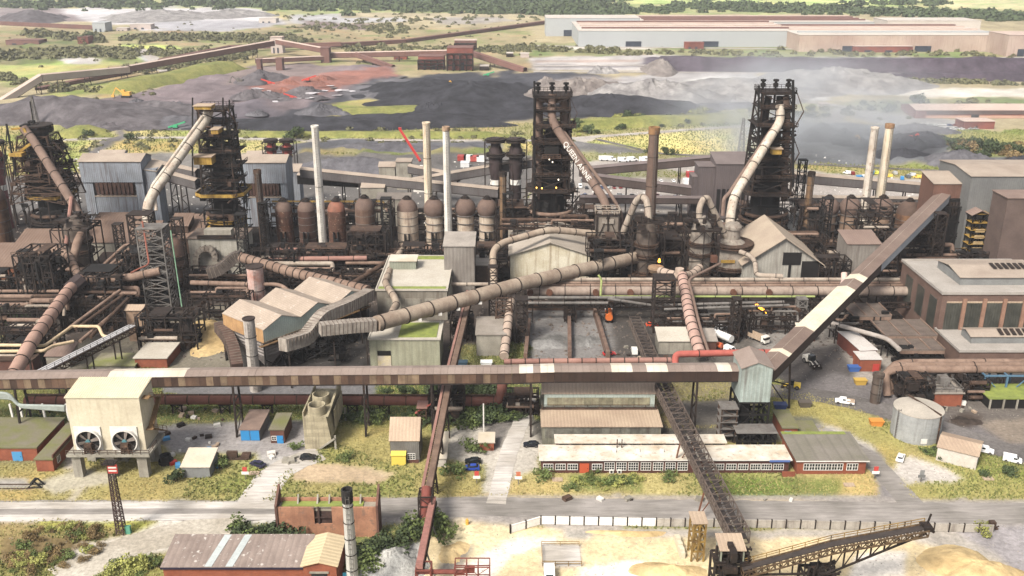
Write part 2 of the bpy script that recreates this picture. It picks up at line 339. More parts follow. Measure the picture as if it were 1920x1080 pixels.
REG = [ # (colour, polygon in plan survey marks, edge roughness)
 ((176,178,124),[(-900,-95),(2900,-95),(2900,30),(-900,30)],3),
 ((196,206,132),[(1180,-10),(1700,-10),(1690,12),(1180,8)],1),((205,200,150),[(1700,-4),(2900,-4),(2900,18),(1780,16)],1),
 ((196,206,132),[(1380,-40),(2900,-40),(2900,-12),(1380,-12)],1),
 (TAN,[(-900,30),(2900,25),(2900,300),(-900,300)],2),
 ((170,156,118),[(-900,55),(1000,50),(1000,130),(-900,200)],3),
 ((158,145,146),[(-400,22),(110,14),(190,22),(175,40),(-400,42)],2),
 ((206,202,205),[(110,17),(300,14),(480,15),(540,30),(530,45),(300,55),(150,38)],3),
 ((178,176,182),[(250,38),(420,36),(540,46),(420,60),(260,56)],3),
 ((196,180,128),[(490,14),(530,22),(545,38),(500,30)],1),
 ((186,184,186),[(545,28),(750,28),(760,40),(545,45)],2),
 ((176,168,160),[(800,30),(900,28),(980,40),(820,46)],2),((186,172,140),[(640,24),(1000,24),(1010,32),(640,34)],1),
 ((150,132,128),[(575,38),(700,45),(690,58),(560,52)],2),
 ((184,184,112),[(-300,122),(120,112),(228,108),(232,120),(140,138),(60,152),(-300,180)],2),
 ((142,138,98),[(-300,82),(160,78),(260,100),(230,112),(60,122),(-300,128)],3),
 ((196,206,110),[(225,84),(330,86),(340,92),(270,96),(280,104),(262,112),(238,96)],1),
 ((178,178,182),[(232,95),(262,94),(282,104),(312,128),(300,134),(270,112),(252,100)],.6),
 ((196,190,186),[(110,110),(180,108),(190,120),(115,120)],2),
 ((174,170,104),[(60,190),(100,170),(230,148),(205,175),(90,188)],1),
 ((178,164,112),[(160,195),(200,172),(330,134),(450,104),(520,112),(430,128),(280,166),(215,182)],3),
 ((136,122,126),[(-300,260),(-300,215),(0,200),(60,196),(160,190),(215,180),(290,166),(360,140),(420,126),(560,118),(720,122),(770,148),(640,185),(560,240),(440,246),(280,250),(100,240)],3),
 ((120,112,120),[(-300,235),(0,215),(40,200),(180,188),(330,200),(500,190),(560,240),(440,246),(200,240)],3),
 ((160,112,102),[(470,166),(520,148),(600,140),(645,130),(720,128),(762,142),(640,166),(560,188),(500,186)],3),
 ((158,108,96),[(600,152),(660,132),(740,136),(700,150),(640,164)],3),
 ((146,130,128),[(430,130),(520,122),(640,124),(600,140),(500,150),(430,162)],3),
 (COAL,[(440,252),(440,238),(560,206),(640,172),(760,140),(1000,132),(1120,140),(1250,196),(1230,214),(1000,228),(820,238)],4),
 ((66,66,74),[(620,215),(830,206),(960,200),(1050,215),(900,235),(600,250),(450,246)],3),
 ((118,116,122),[(640,172),(770,146),(820,165),(760,190),(650,190)],4),
 ((72,72,80),[(770,150),(960,140),(1010,180),(960,205),(800,190)],4),
 ((176,166,100),[(600,214),(606,200),(650,188),(760,188),(822,196),(826,206),(720,212),(640,220)],2),
 ((150,142,140),[(1010,152),(1140,140),(1190,160),(1170,190),(1040,190)],3),
 ((176,172,172),[(1160,142),(1300,130),(1420,136),(1450,196),(1180,200)],4),
 ((196,194,192),[(1280,150),(1360,142),(1640,140),(1620,178),(1480,196),(1300,190)],5),
 ((188,182,180),[(990,108),(1320,100),(2900,104),(2900,140),(1000,132)],1),
 ((150,152,106),[(1000,82),(2900,88),(2900,108),(1330,108),(1200,100),(1000,108)],3),
 ((204,196,186),[(1000,88),(1200,86),(1240,92),(1000,94)],1),((180,160,150),[(1000,113),(1200,112),(1200,116),(1000,117)],.5),
 ((150,144,146),[(1000,122),(2900,119),(2900,123),(1000,127)],.5),
 ((106,96,108),[(1210,108),(2900,112),(2900,134),(1200,124)],.6),
 ((190,178,172),[(1200,124),(2900,134),(2900,139),(1200,132)],.5),
 ((120,106,114),[(1590,140),(2900,141),(2900,151),(1640,151)],.6),
 ((168,168,168),[(1500,135),(1600,138),(1700,155),(1680,176),(1500,170)],5),
 ((215,208,196),[(1640,166),(1760,166),(2900,164),(2900,180),(1720,182),(1640,178)],1.5),
 ((140,142,98),[(1560,196),(1700,186),(2900,180),(2900,210),(1700,215),(1540,220)],4),
 ((178,168,108),[(1000,232),(1240,206),(1420,196),(1560,190),(1560,215),(1480,236),(1440,300),(1000,262)],3),
 ((162,156,100),[(1040,230),(1240,214),(1420,208),(1420,232),(1060,256)],3),
 ((206,196,122),[(1110,262),(1430,236),(1430,280),(1230,292),(1130,280)],2),
 ((110,104,100),[(1200,205),(1420,198),(1420,202),(1210,211)],.5),
 ((196,188,180),[(980,262),(1060,258),(1430,232),(1430,236),(1120,258),(1090,272),(1060,270),(980,268)],.7),
 ((196,190,184),[(1545,235),(1560,205),(1600,198),(1596,208),(1574,220),(1600,236)],1),
 ((186,176,120),[(1480,205),(1520,200),(1556,212),(1546,232),(1484,240)],3),
 ((168,160,108),[(440,240),(1000,232),(1000,262),(440,262)],2),
 (GRY,[(-900,250),(60,232),(218,240),(440,246),(440,262),(1000,262),(1000,300),(-900,330)],2),
 ((150,150,90),[(90,236),(216,240),(222,256),(96,262)],3),
 ((188,180,172),[(90,258),(380,256),(600,261),(1000,262),(1000,265),(600,266),(380,260),(90,264)],.4),
 ((116,112,114),[(160,300),(170,280),(206,262),(240,252),(255,254),(238,262),(196,280),(186,300)],.7),
 ((130,124,126),[(206,228),(230,232),(240,258),(222,256),(214,244)],1),
 ((108,108,114),[(445,290),(560,268),(700,262),(940,264),(940,284),(640,286),(470,296)],2),
 ((136,132,128),[(180,290),(160,300),(300,330),(560,330),(560,296),(300,284)],3),
 ((178,164,98),[(240,262),(340,258),(440,262),(440,280),(300,284),(230,276)],2),
 ((150,142,96),[(560,284),(1000,280),(1000,292),(560,296)],2),
 ((120,116,114),[(560,292),(1000,290),(1000,420),(-900,420),(-900,330),(300,328)],3),
 ((156,152,108),[(1000,276),(1100,270),(1230,290),(1440,284),(1440,300),(1000,308)],3),
 ((124,122,122),[(1060,262),(1130,270),(1230,284),(1180,288),(1060,282)],3),
 ((172,164,158),[(1000,304),(1300,296),(1460,300),(1800,330),(1900,430),(1000,430)],2),
 ((150,146,112),[(1130,316),(1200,312),(1300,326),(1280,336),(1150,330)],3),
 ((116,118,122),[(1470,232),(1600,232),(1720,244),(1780,266),(1770,290),(1700,314),(1480,302)],3),
 ((86,86,92),[(1560,250),(1640,244),(1760,270),(1740,296),(1600,286)],4),
 ((166,164,162),[(1600,206),(1680,214),(1830,228),(1830,246),(1700,242),(1600,222)],1),
 ((160,156,94),[(1700,246),(2900,238),(2900,296),(1800,292),(1740,262)],4),
 ((110,112,116),[(1720,300),(1790,292),(2900,290),(2900,316),(1800,318),(1720,310)],2),
 ((172,160,98),[(1480,306),(1700,316),(1790,320),(1790,340),(1560,326),(1490,316)],2),
 (SOOT,[(-900,400),(2900,400),(2900,700),(-900,700)],3),
 ((92,82,76),[(-900,560),(1460,560),(1460,700),(-900,700)],4),
 ((90,110,60),[(-200,560),(50,566),(70,640),(-200,700)],5),
 ((140,132,116),[(150,640),(330,600),(420,570),(440,600),(430,700),(100,700)],4),
 ((110,120,66),[(180,668),(330,690),(300,716),(120,716)],4),
 ((90,86,84),[(690,520),(440,560),(430,700),(700,700)],4),
 ((140,136,134),[(985,576),(1145,576),(1160,690),(975,690)],1.5),
 ((96,90,86),[(1145,570),(1240,570),(1300,690),(1155,690)],2),
 ((112,106,100),[(1240,600),(1470,600),(1500,690),(1300,690)],3),
 ((130,132,80),[(860,650),(985,640),(990,700),(860,700)],4),
 ((150,144,138),[(1395,570),(1560,570),(1590,640),(1500,690),(1420,650)],4),
 ((166,158,150),[(1480,640),(1680,610),(1700,760),(1560,742),(1490,730)],3),
 ((104,98,96),[(1500,660),(1570,645),(1600,700),(1560,740),(1450,740),(1460,690)],3),
 ((128,122,122),[(1460,735),(1560,700),(1700,740),(1800,790),(2100,800),(2100,900),(1920,872),(1700,800),(1480,745)],1.5),
 ((120,112,106),[(1620,690),(2900,690),(2900,780),(1800,790),(1700,745)],3),
 ((150,136,122),[(1830,790),(2100,780),(2100,850),(1890,830)],3),
 ((96,84,76),[(1775,788),(1810,772),(1850,780),(1830,800),(1790,803)],2),
 ((108,104,98),[(-900,700),(1460,700),(1460,830),(-900,830)],4),
 ((118,130,70),[(-900,715),(1460,715),(1460,790),(-900,790)],7),
 ((128,126,128),[(300,700),(720,700),(700,745),(560,760),(300,738)],3),
 ((150,140,104),[(1230,720),(1380,700),(1440,740),(1370,810),(1240,800)],5),
 ((120,114,108),[(1260,755),(1380,750),(1370,800),(1270,800)],3),
 (GRN,[(600,785),(900,785),(910,925),(500,935),(560,880),(610,850)],5),
 (GR,[(600,800),(800,800),(900,860),(900,928),(480,935),(500,900),(600,868)],6),
 ((166,160,158),[(300,795),(560,790),(600,850),(560,880),(500,870),(440,850),(320,850)],2),
 ((186,182,178),[(470,850),(575,862),(545,880),(500,938),(430,945),(470,915),(500,880)],1),
 ((196,172,140),[(575,866),(640,868),(740,888),(700,906),(550,902),(560,880)],3),
 ((206,186,150),[(676,872),(690,874),(738,892),(728,896),(700,886)],1),
 ((138,134,96),[(-900,800),(140,790),(140,890),(-900,900)],5),
 (GR,[(-900,880),(140,870),(460,866),(500,880),(450,945),(-900,950)],4),
 ((182,176,110),[(290,850),(480,850),(490,880),(300,880)],4),
 ((190,182,160),[(60,905),(150,880),(230,885),(200,905),(100,925)],3),((172,166,158),[(-300,900),(50,898),(60,915),(-300,915)],2),
 ((188,178,160),[(160,905),(168,908),(136,942),(120,942)],.6),
 ((190,180,166),[(120,855),(150,850),(148,862),(140,884),(118,880)],.6),
 ((198,190,178),[(900,775),(985,770),(1010,830),(1006,888),(960,895),(950,925),(905,925),(910,870),(840,860),(840,810)],2),
 ((120,116,110),[(940,740),(1010,740),(1010,790),(950,800)],4),((130,124,120),[(910,790),(960,790),(930,840),(905,850)],3),
 (GRY,[(950,900),(1010,880),(1680,880),(1680,925),(960,925)],3),
 ((136,146,78),[(1060,888),(1200,888),(1210,920),(1070,918)],5),((142,150,76),[(1340,895),(1580,892),(1580,922),(1360,925)],4),
 ((176,168,96),[(1450,735),(1500,740),(1600,764),(1680,800),(1700,860),(1900,880),(2900,900),(2900,935),(1700,930),(1640,860),(1580,800),(1450,800)],3),
 ((130,128,112),[(1450,780),(1530,785),(1530,830),(1450,830)],3),
 ((196,188,180),[(1530,795),(1560,800),(1640,840),(1640,870),(1600,870),(1560,820)],2),
 ((200,192,184),[(1675,870),(1700,852),(1780,880),(1812,902),(1700,906),(1680,890)],1),
 ((150,144,144),[(1600,830),(1650,850),(1690,905),(1720,940),(1650,940),(1640,890)],1),
 ((196,188,178),[(1690,906),(1676,880),(1672,884),(1700,930),(1706,930)],.5),
 ((170,162,156),[(-900,946),(500,938),(960,928),(1200,926),(1640,928),(1720,934),(2900,945),(2900,985),(-900,985)],1),
 ((204,201,198),[(-900,948),(440,942),(560,944),(560,952),(-900,962)],1),
 ((226,222,216),[(-900,970),(440,964),(560,966),(520,976),(-900,982)],1.5),
 ((196,178,150),[(720,938),(1000,932),(1380,934),(1560,936),(1540,946),(1100,950),(900,942),(720,944)],3),
 ((206,190,160),[(840,968),(960,950),(1020,975),(940,1000),(820,1000)],4),
 ((172,164,158),[(890,945),(1300,948),(1300,965),(960,985),(880,975)],2),
 ((170,150,98),[(-900,985),(300,975),(300,1000),(230,1030),(130,1085),(-900,1085)],4),
 ((180,180,76),[(60,974),(290,972),(296,986),(240,1000),(210,985),(70,985)],4),
 ((140,120,80),[(0,1010),(100,1000),(190,1010),(180,1030),(60,1060),(0,1050)],6),
 ((206,198,186),[(150,1020),(250,1000),(300,975),(450,968),(520,980),(470,1020),(330,1030),(250,1045),(200,1090),(100,1090)],2),
 ((160,158,84),[(170,1085),(250,1046),(330,1036),(330,1100),(150,1100)],3),
 ((120,130,70),[(440,975),(520,975),(530,1020),(440,1015)],4),
 ((226,216,200),[(392,985),(430,978),(460,1010),(450,1022),(385,1022)],.6),
 ((132,140,80),[(520,1000),(840,970),(840,1010),(780,1015),(700,1050),(640,1060),(520,1040)],4),
 ((206,204,200),[(650,1060),(700,1040),(780,1012),(840,1020),(900,1100),(640,1100)],3),
 (SAND,[(790,1000),(870,975),(960,990),(2900,990),(2900,1100),(780,1100)],3),
 ((228,212,170),[(840,985),(960,985),(990,1010),(900,1050),(830,1030)],3),
 ((160,150,138),[(830,1050),(880,1020),(890,1022),(850,1075),(800,1078)],2),
 ((186,178,168),[(1000,985),(1400,990),(1850,980),(2300,1100),(1900,1060),(1700,1010),(1300,1005),(1060,1000)],3),
 ((168,162,164),[(1780,985),(2900,985),(2900,1100),(1920,1100),(1880,1040),(1820,1010)],2),
 (WHT,[(860,1060),(960,1010),(1040,1005),(1050,1012),(960,1040),(900,1100),(850,1100)],3),
 (WHT,[(1080,1065),(1180,1050),(1280,1080),(1160,1100),(1060,1100)],3),
 (WHT,[(1600,1040),(1700,1030),(1700,1080),(1580,1090)],3),
 ((186,180,176),[(1016,1022),(1086,1022),(1086,1062),(1016,1062)],.4),
 ((196,190,180),[(1048,1000),(1110,1000),(1110,1010),(1060,1014)],2),
]
YS = [118]
while YS[-1] < 2500: YS.append(YS[-1] * 1.0048)
while YS[-1] < 16000: YS.append(YS[-1] * 1.05)
YS = np.array(YS); US = np.linspace(-.78, .78, 560)
US = np.concatenate([[-6,-3,-1.6,-1.1], US, [1.1,1.6,3,6]])
gy, gu = np.meshgrid(YS, US, indexing='ij')
gx = gu * (gy + 60); nx = len(US); ny = len(YS)
def ground_z(x, y):
    far = np.clip((y-1500)/3000, 0, 1)
    return far*far*fbm(x, y, 900, 5)*26
gz = ground_z(gx, gy)
d = gy*CT + CAMH*ST   # (relief of the stock yards is added below)
px = 960 + F*gx/d; py = 540 - F*(gy*ST - CAMH*CT)/d
sc_ = 1774/ d     # marks per metre
colr = np.tile(np.array(GR, float), gx.shape + (1,))
wx = (fbm(gx, gy, 14, 1)-.5); wy = (fbm(gx, gy, 14, 7)-.5)
wxf = (fbm(gx, gy, 60, 21)-.5); wyf = (fbm(gx, gy, 60, 27)-.5)
for c, poly, rough in REG:
    P = np.array(poly); x0,y0 = P.min(0)-rough*4; x1,y1 = P.max(0)+rough*4
    m = (px>x0)&(px<x1)&(py>y0)&(py<y1)
    if not m.any(): continue
    qx = px[m] + (wx[m]+wxf[m])*rough*9; qy = py[m] + (wy[m]+wyf[m])*rough*3.2
    k = inpoly(qx, qy, poly); idx = np.argwhere(m)[k]
    colr[idx[:,0], idx[:,1]] = c
def isgrass(c): return (c[...,1] > c[...,2]*1.3) & (c[...,1] >= c[...,0]*.88) & (c[...,1] < 207)
GRASS = isgrass(colr)
lin_ = np.where(colr/255<=.04045, colr/255/12.92, ((colr/255+.055)/1.055)**2.4)
l_ = (lin_*[.3,.55,.15]).sum(-1, keepdims=True); lin_ = (l_+(lin_-l_)*.9)*(l_/.35)**.17/GAIN
n4 = fbm(gx/6, gy, 9, 31, 3); n5 = fbm(gx, gy, 24, 37, 4); yard = (~GRASS)&(gy > 480)
lin_ = np.where(yard[...,None], lin_*(.55+.5*n4+.4*n5)[...,None], lin_)
far_ = (gy > 560); n6 = fbm(gx/2.2, gy/5, 22, 61, 5); n7 = fbm(gx/1.2, gy/6, 8, 67, 3)
lin_ = np.where(far_[...,None], lin_*(.45+.62*n6+.5*n7)[...,None]*np.where(n6 > .55, 1, 1.04)[...,None], lin_)
cs_ = G(1060, 1005); rr_ = np.hypot(gx-cs_.x, (gy-cs_.y)*1.6); an_ = np.arctan2(gy-cs_.y, gx-cs_.x)
sand_ = (gy < 196)&(gx > -26); lin_ = np.where(sand_[...,None], lin_*(.74+.5*fbm(rr_*3, an_*9, 2.4, 71, 3))[...,None], lin_)
for _ in range(2):
    q_ = lin_.copy(); q_[1:-1,1:-1] = (lin_[1:-1,1:-1]*2+lin_[:-2,1:-1]+lin_[2:,1:-1]+lin_[1:-1,:-2]+lin_[1:-1,2:])/6; lin_ = q_
# vegetation and soil patches
n1 = fbm(gx, gy, 30, 3); n2 = fbm(gx, gy, 7, 9); n3 = fbm(gx, gy, 2.2, 13, 2)
lin_ = lin_ * (0.82 + .36*n2[...,None]) * (.86+.28*n3[...,None])
gm = GRASS & (n1 > .52); t = np.clip((n1-.52)*6, 0, 1)[...,None]
lin_ = np.where(gm[...,None], lin_*(1-t) + t*lin_*np.array([.66,.84,.6]), lin_)
gm = GRASS & (n1 < .42); t = np.clip((.42-n1)*6, 0, 1)[...,None]
lin_ = np.where(gm[...,None], lin_*(1-t) + t*lin_*np.array([1.12,.98,.95]), lin_)
dark = ((colr.sum(-1) < 400)&(gy > 520)&(gy < 1300)).astype(float)
for _ in range(6): dark[1:-1,1:-1] = (dark[:-2,1:-1]+dark[2:,1:-1]+dark[1:-1,:-2]+dark[1:-1,2:]+dark[1:-1,1:-1])/5
gz = gz + dark*((1-np.abs(fbm(gx, gy, 46, 51, 4)-.5)*4).clip(0,1)**1.5*3.6-1.2)
def gh(x, y):
    i = min(len(YS)-1, int(np.searchsorted(YS, y))); j = min(nx-1, int(np.searchsorted(US, x/(y+60)))); return float(max(gz[i,j], gz[i-1,j]))
o = np.arange(ny*nx).reshape(ny, nx)
quads = np.stack([o[:-1,:-1], o[:-1,1:], o[1:,1:], o[1:,:-1]], -1).reshape(-1,4)
verts = np.stack([gx, gy, gz], -1).reshape(-1,3)
def np_mesh(name, verts, quads, smooth=True):
    me = bpy.data.meshes.new(name); k = quads.shape[1]
    me.vertices.add(len(verts)); me.vertices.foreach_set('co', np.ascontiguousarray(verts, dtype=np.float32).ravel())
    me.loops.add(quads.size); me.loops.foreach_set('vertex_index', np.ascontiguousarray(quads, dtype=np.int32).ravel())
    me.polygons.add(len(quads)); me.polygons.foreach_set('loop_start', np.arange(0, quads.size, k, dtype=np.int32))
    me.polygons.foreach_set('use_smooth', np.full(len(quads), smooth))
    me.update(calc_edges=True); return me
gme = np_mesh('ground', verts, quads)
at = gme.color_attributes.new('soil', 'FLOAT_COLOR', 'POINT')
at.data.foreach_set('color', np.concatenate([lin_, np.ones(lin_.shape[:2]+(1,))], -1).astype(np.float32).ravel())
def soil_mat(name, attr=None, c=None, c2=None, bump=.5, sc1=.9, st=0):
    m = bpy.data.materials.new(name); m.use_nodes = True; N = m.node_tree.nodes; L = m.node_tree.links.new; b = N['Principled BSDF']
    geo = N.new('ShaderNodeNewGeometry'); b.inputs['Roughness'].default_value = .95; b.inputs['Specular IOR Level'].default_value = .15
    t = N.new('ShaderNodeTexNoise'); t.inputs['Scale'].default_value = sc1; t.inputs['Detail'].default_value = 7; t.inputs['Roughness'].default_value = .7
    mp = N.new('ShaderNodeMapping'); mp.inputs['Scale'].default_value = (.12 if st else 1, 1, 1); L(geo.outputs['Position'], mp.inputs[0]); L(mp.outputs[0], t.inputs['Vector'])
    r = N.new('ShaderNodeMapRange'); r.inputs[1].default_value = .3; r.inputs[2].default_value = .7; r.inputs[3].default_value = .68; r.inputs[4].default_value = 1.3
    L(t.outputs[0], r.inputs[0])
    if attr: a = N.new('ShaderNodeVertexColor'); a.layer_name = attr; src = a.outputs[0]
    else:
        x = N.new('ShaderNodeMix'); x.data_type = 'RGBA'; x.inputs[6].default_value = S(c); x.inputs[7].default_value = S(c2)
        t2 = N.new('ShaderNodeTexNoise'); t2.inputs['Scale'].default_value = .08; t2.inputs['Detail'].default_value = 5; L(geo.outputs['Position'], t2.inputs['Vector'])
        r2 = N.new('ShaderNodeMapRange'); r2.inputs[1].default_value = .38; r2.inputs[2].default_value = .62; L(t2.outputs[0], r2.inputs[0]); L(r2.outputs[0], x.inputs[0]); src = x.outputs[2]
    mu = N.new('ShaderNodeVectorMath'); mu.operation = 'SCALE'; L(src, mu.inputs[0]); L(r.outputs[0], mu.inputs['Scale']); L(mu.outputs[0], b.inputs['Base Color'])
    bp = N.new('ShaderNodeBump'); bp.inputs['Strength'].default_value = bump; bp.inputs['Distance'].default_value = .5; L(t.outputs[0], bp.inputs['Height']); L(bp.outputs[0], b.inputs['Normal'])
    MATS[name] = m; return m
gme.materials.append(soil_mat('ground_soil', 'soil'))
go = bpy.data.objects.new('ground', gme); col.objects.link(go); go['kind'] = 'structure'
# ---------------------------------------------------------------- builders shared by many buildings
def span(xl, xr, yb, yt, z0=0.0):
    """front face standing on the ground at mark row yb, top at row yt"""
    Y = YG(yb, z0); return W(xl, yt, Y).x, W(xr, yt, Y).x, Y, ZZ(yt, Y)
def block(name, label, cat, xl, xr, yb, yt, depth, wall, roof, style='flat', rise=2.0, over=.4, group=None, z0=0.0, parapet=0):
    x0, x1, Y, z1 = span(xl, xr, yb, yt, z0); y1 = Y + depth
    r = thing(name, label, cat, ((x0+x1)/2, (Y+y1)/2, z0), group)
    m = MB(); q = MB(); o = over; t = .25
    if style == 'flat':
        m.box(x0, x1, Y, y1, z0, z1)
        q.box(x0-o, x1+o, Y-o, y1+o, z1+.002, z1+.35)
        if parapet:
            p = parapet
            q.box(x0-o, x1+o, Y-o, Y-o+.4, z1+.35, z1+p); q.box(x0-o, x1+o, y1+o-.4, y1+o, z1+.35, z1+p)
            q.box(x0-o, x0-o+.4, Y-o+.4, y1+o-.4, z1+.35, z1+p); q.box(x1+o-.4, x1+o, Y-o+.4, y1+o-.4, z1+.35, z1+p)
    elif style == 'mono':        # rises to the back
        m.add([(x0,Y,z0),(x1,Y,z0),(x1,y1,z0),(x0,y1,z0),(x0,Y,z1),(x1,Y,z1),(x1,y1,z1+rise),(x0,y1,z1+rise)],
              [(0,3,2,1),(4,5,6,7),(0,1,5,4),(1,2,6,5),(2,3,7,6),(3,0,4,7)])
        k = rise/depth
        q.slab((x0-o,Y-o,z1-o*k+t),(x1+o,Y-o,z1-o*k+t),(x1+o,y1+o,z1+rise+o*k+t),(x0-o,y1+o,z1+rise+o*k+t), t-.01)
    elif style == 'gx':          # ridge along x
        yc = (Y+y1)/2
        m.add([(x0,Y,z0),(x1,Y,z0),(x1,y1,z0),(x0,y1,z0),(x0,Y,z1),(x1,Y,z1),(x1,y1,z1),(x0,y1,z1),(x0,yc,z1+rise),(x1,yc,z1+rise)],
              [(0,1,5,4),(2,3,7,6),(1,2,6,9,5),(3,0,4,8,7)])
        k = rise/(depth/2)
        q.slab((x0-o,Y-o,z1-o*k+t),(x1+o,Y-o,z1-o*k+t),(x1+o,yc,z1+rise+t),(x0-o,yc,z1+rise+t), t-.01)
        q.slab((x1+o,y1+o,z1-o*k+t),(x0-o,y1+o,z1-o*k+t),(x0-o,yc,z1+rise+t),(x1+o,yc,z1+rise+t), t-.01)
    elif style == 'gy':          # ridge along y, gable to the front
        xc = (x0+x1)/2; k = rise/((x1-x0)/2)
        m.add([(x0,Y,z0),(x1,Y,z0),(x1,y1,z0),(x0,y1,z0),(x0,Y,z1),(x1,Y,z1),(x1,y1,z1),(x0,y1,z1),(xc,Y,z1+rise),(xc,y1,z1+rise)],
              [(0,1,5,8,4),(1,2,6,5),(2,3,7,9,6),(3,0,4,7)])
        q.slab((x0-o,y1+o,z1-o*k+t),(x0-o,Y-o,z1-o*k+t),(xc,Y-o,z1+rise+t),(xc,y1+o,z1+rise+t), t-.01)
        q.slab((x1+o,Y-o,z1-o*k+t),(x1+o,y1+o,z1-o*k+t),(xc,y1+o,z1+rise+t),(xc,Y-o,z1+rise+t), t-.01)
    m.build('wall', wall, r); q.build('roof', roof, r)
    r['_d'] = [x0, x1, Y, y1, z1]
    return r
def D(r): return list(r['_d'])
WM = {}
def window_mesh(w, h, nc, nr, frame, glass, axis='x', t=.14):
    key = (round(w,2), round(h,2), nc, nr, frame.name, glass.name, axis)
    if key in WM: return WM[key]
    f = MB(); g = MB()
    def bx(m, a0, a1, d0, d1, z0, z1):
        if axis == 'x': m.box(a0, a1, d0, d1, z0, z1)
        else: m.box(-d1, -d0, a0, a1, z0, z1)      # faces +x
    bx(f, -w/2-t, w/2+t, -.14, 0, -t, 0); bx(f, -w/2-t, w/2+t, -.14, 0, h, h+t)
    bx(f, -w/2-t, -w/2, -.14, 0, 0, h); bx(f, w/2, w/2+t, -.14, 0, 0, h)
    for i in range(1, nc): x = -w/2 + w*i/nc; bx(f, x-t*.4, x+t*.4, -.12, -.04, 0, h)
    for i in range(1, nr): z = h*i/nr; bx(f, -w/2, w/2, -.11, -.04, z-t*.35, z+t*.35)
    bx(g, -w/2, w/2, -.05, -.01, 0, h)
    WM[key] = (f.mesh('window', frame), g.mesh('pane', glass)); return WM[key]
def window(root, c, w, h, nc=2, nr=2, frame=None, glass=None, axis='x'):
    a, b = window_mesh(w, h, nc, nr, frame or whitepaint, glass or glassdark, axis)
    o = piece('window', a, root, c); piece('pane', b, o, c); return o
def door(root, c, w, h, mat, label=None, axis='x'):
    m = MB()
    if axis == 'x': m.box(c[0]-w/2, c[0]+w/2, c[1]-.12, c[1], c[2], c[2]+h)
    else: m.box(c[0], c[0]+.12, c[1]-w/2, c[1]+w/2, c[2], c[2]+h)
    o = m.build('door', mat, root)
    if label: o['label'] = label
    k = MB(); k.cbox((c[0]+(w*.35 if axis=='x' else .16), c[1]-(.16 if axis=='x' else -w*.35), c[2]+h*.45), .12,.12,.2); k.build('handle', steel, o)
    return o
def P(name, mb, mat, root, label=None):
    o = mb.build(name, mat, root)
    if label and o: o['label'] = label
    return o
def one(name, label, cat, mb, mats, group=None): return mb.build(name, mats, None, label=label, cat=cat, group=group)
def pipe_run(name, label, pts, r, mat, step=9, rad=4, legs=None, legmat=None, group=None, n=12, flange=True, cat='pipe', hoopmat=None):
    pts = [Vector(p) for p in pts]; root = thing(name, label, cat, (pts[0].x, pts[0].y, 0), group)
    fp = fillet(pts, rad) if len(pts) > 2 else pts
    m = MB(); m.tube(fp, r, n); P('pipe_shell', m, mat, root)
    if flange: h = MB(); hoops(h, fp, r*1.1, step, .14, n); P('flange', h, hoopmat or steel, root)
    for (x, y, z) in (legs or []):
        l = MB(); s = r*.9
        l.beam((x-s,y,0),(x-s,y,z-r*.7),.4); l.beam((x+s,y,0),(x+s,y,z-r*.7),.4); l.beam((x-s*1.4,y,z-r-.1),(x+s*1.4,y,z-r-.1),.4)
        l.beam((x-s,y,.5),(x+s,y,z-r),.2); l.beam((x+s,y,.5),(x-s,y,z-r),.2)
        P('support', l, legmat or steel, root)
    return root
def chimney(label, px, yt, Y, r0, r1, mat, capmat=None, group='tall chimneys', bands=0, cap=3.0):
    b = W(px, yt, Y); top = b.z; x = b.x
    root = thing('chimney', label, 'chimney', (x, Y, 0), group)
    m = MB(); m.lathe(x, Y, [(r0,0),(r1,top-cap),(r1,top-.6),(r1*.86,top-.5),(r1*.86,top-cap)], 20)
    P('shaft', m, mat, root)
    c = MB(); c.lathe(x, Y, [(r1+.02,top-cap),(r1*1.14,top-cap+.2),(r1*1.14,top),(r1*.86,top),(r1*.84,top-cap+.3)], 20); P('rim', c, capmat or mat, root)
    h = MB()
    for i in range(bands):
        z = top*(i+1)/(bands+1); rr = r0+(r1-r0)*z/top; h.lathe(x, Y, [(rr,z-.1),(rr*1.06,z-.1),(rr*1.06,z+.1),(rr,z+.1)], 20)
    if bands: P('band', h, steel, root)
    l = MB(); l.ladder((x+r0*.2,Y-r0-.25,1),(x+r1*.2,Y-r1-.25,top-1),.7,int(top/1.2),.1); P('ladder', l, greysteel, root)
    return root
def clutter(mb, x0, x1, y0, y1, z0, z1, n, t=(.2,.45), seed=0, boxes=.15, mats=1):
    r = random.Random(seed)
    for i in range(n):
        p = Vector((r.uniform(x0,x1), r.uniform(y0,y1), r.uniform(z0,z1)))
        k = r.random(); w = r.uniform(*t); mi = r.randrange(mats)
        if k < boxes: mb.cbox(p, r.uniform(1,3), r.uniform(1,3), r.uniform(.8,2.4), 0, mi)
        else:
            d = r.choice([(1,0,0)]*6+[(0,1,0)]*2+[(0,0,1)]*4+[(.8,0,.5)]); L = r.uniform(3, 14)
            q = p + Vector(d)*L; q.x = min(max(q.x,x0),x1); q.y = min(max(q.y,y0),y1); q.z = min(max(q.z,z0),z1+.6)
            if (q-p).length > 1:
                if i%3 == 0: mb.tube([p, q], w*.9, 6, mi)
                else: mb.beam(p, q, w, mi=mi)
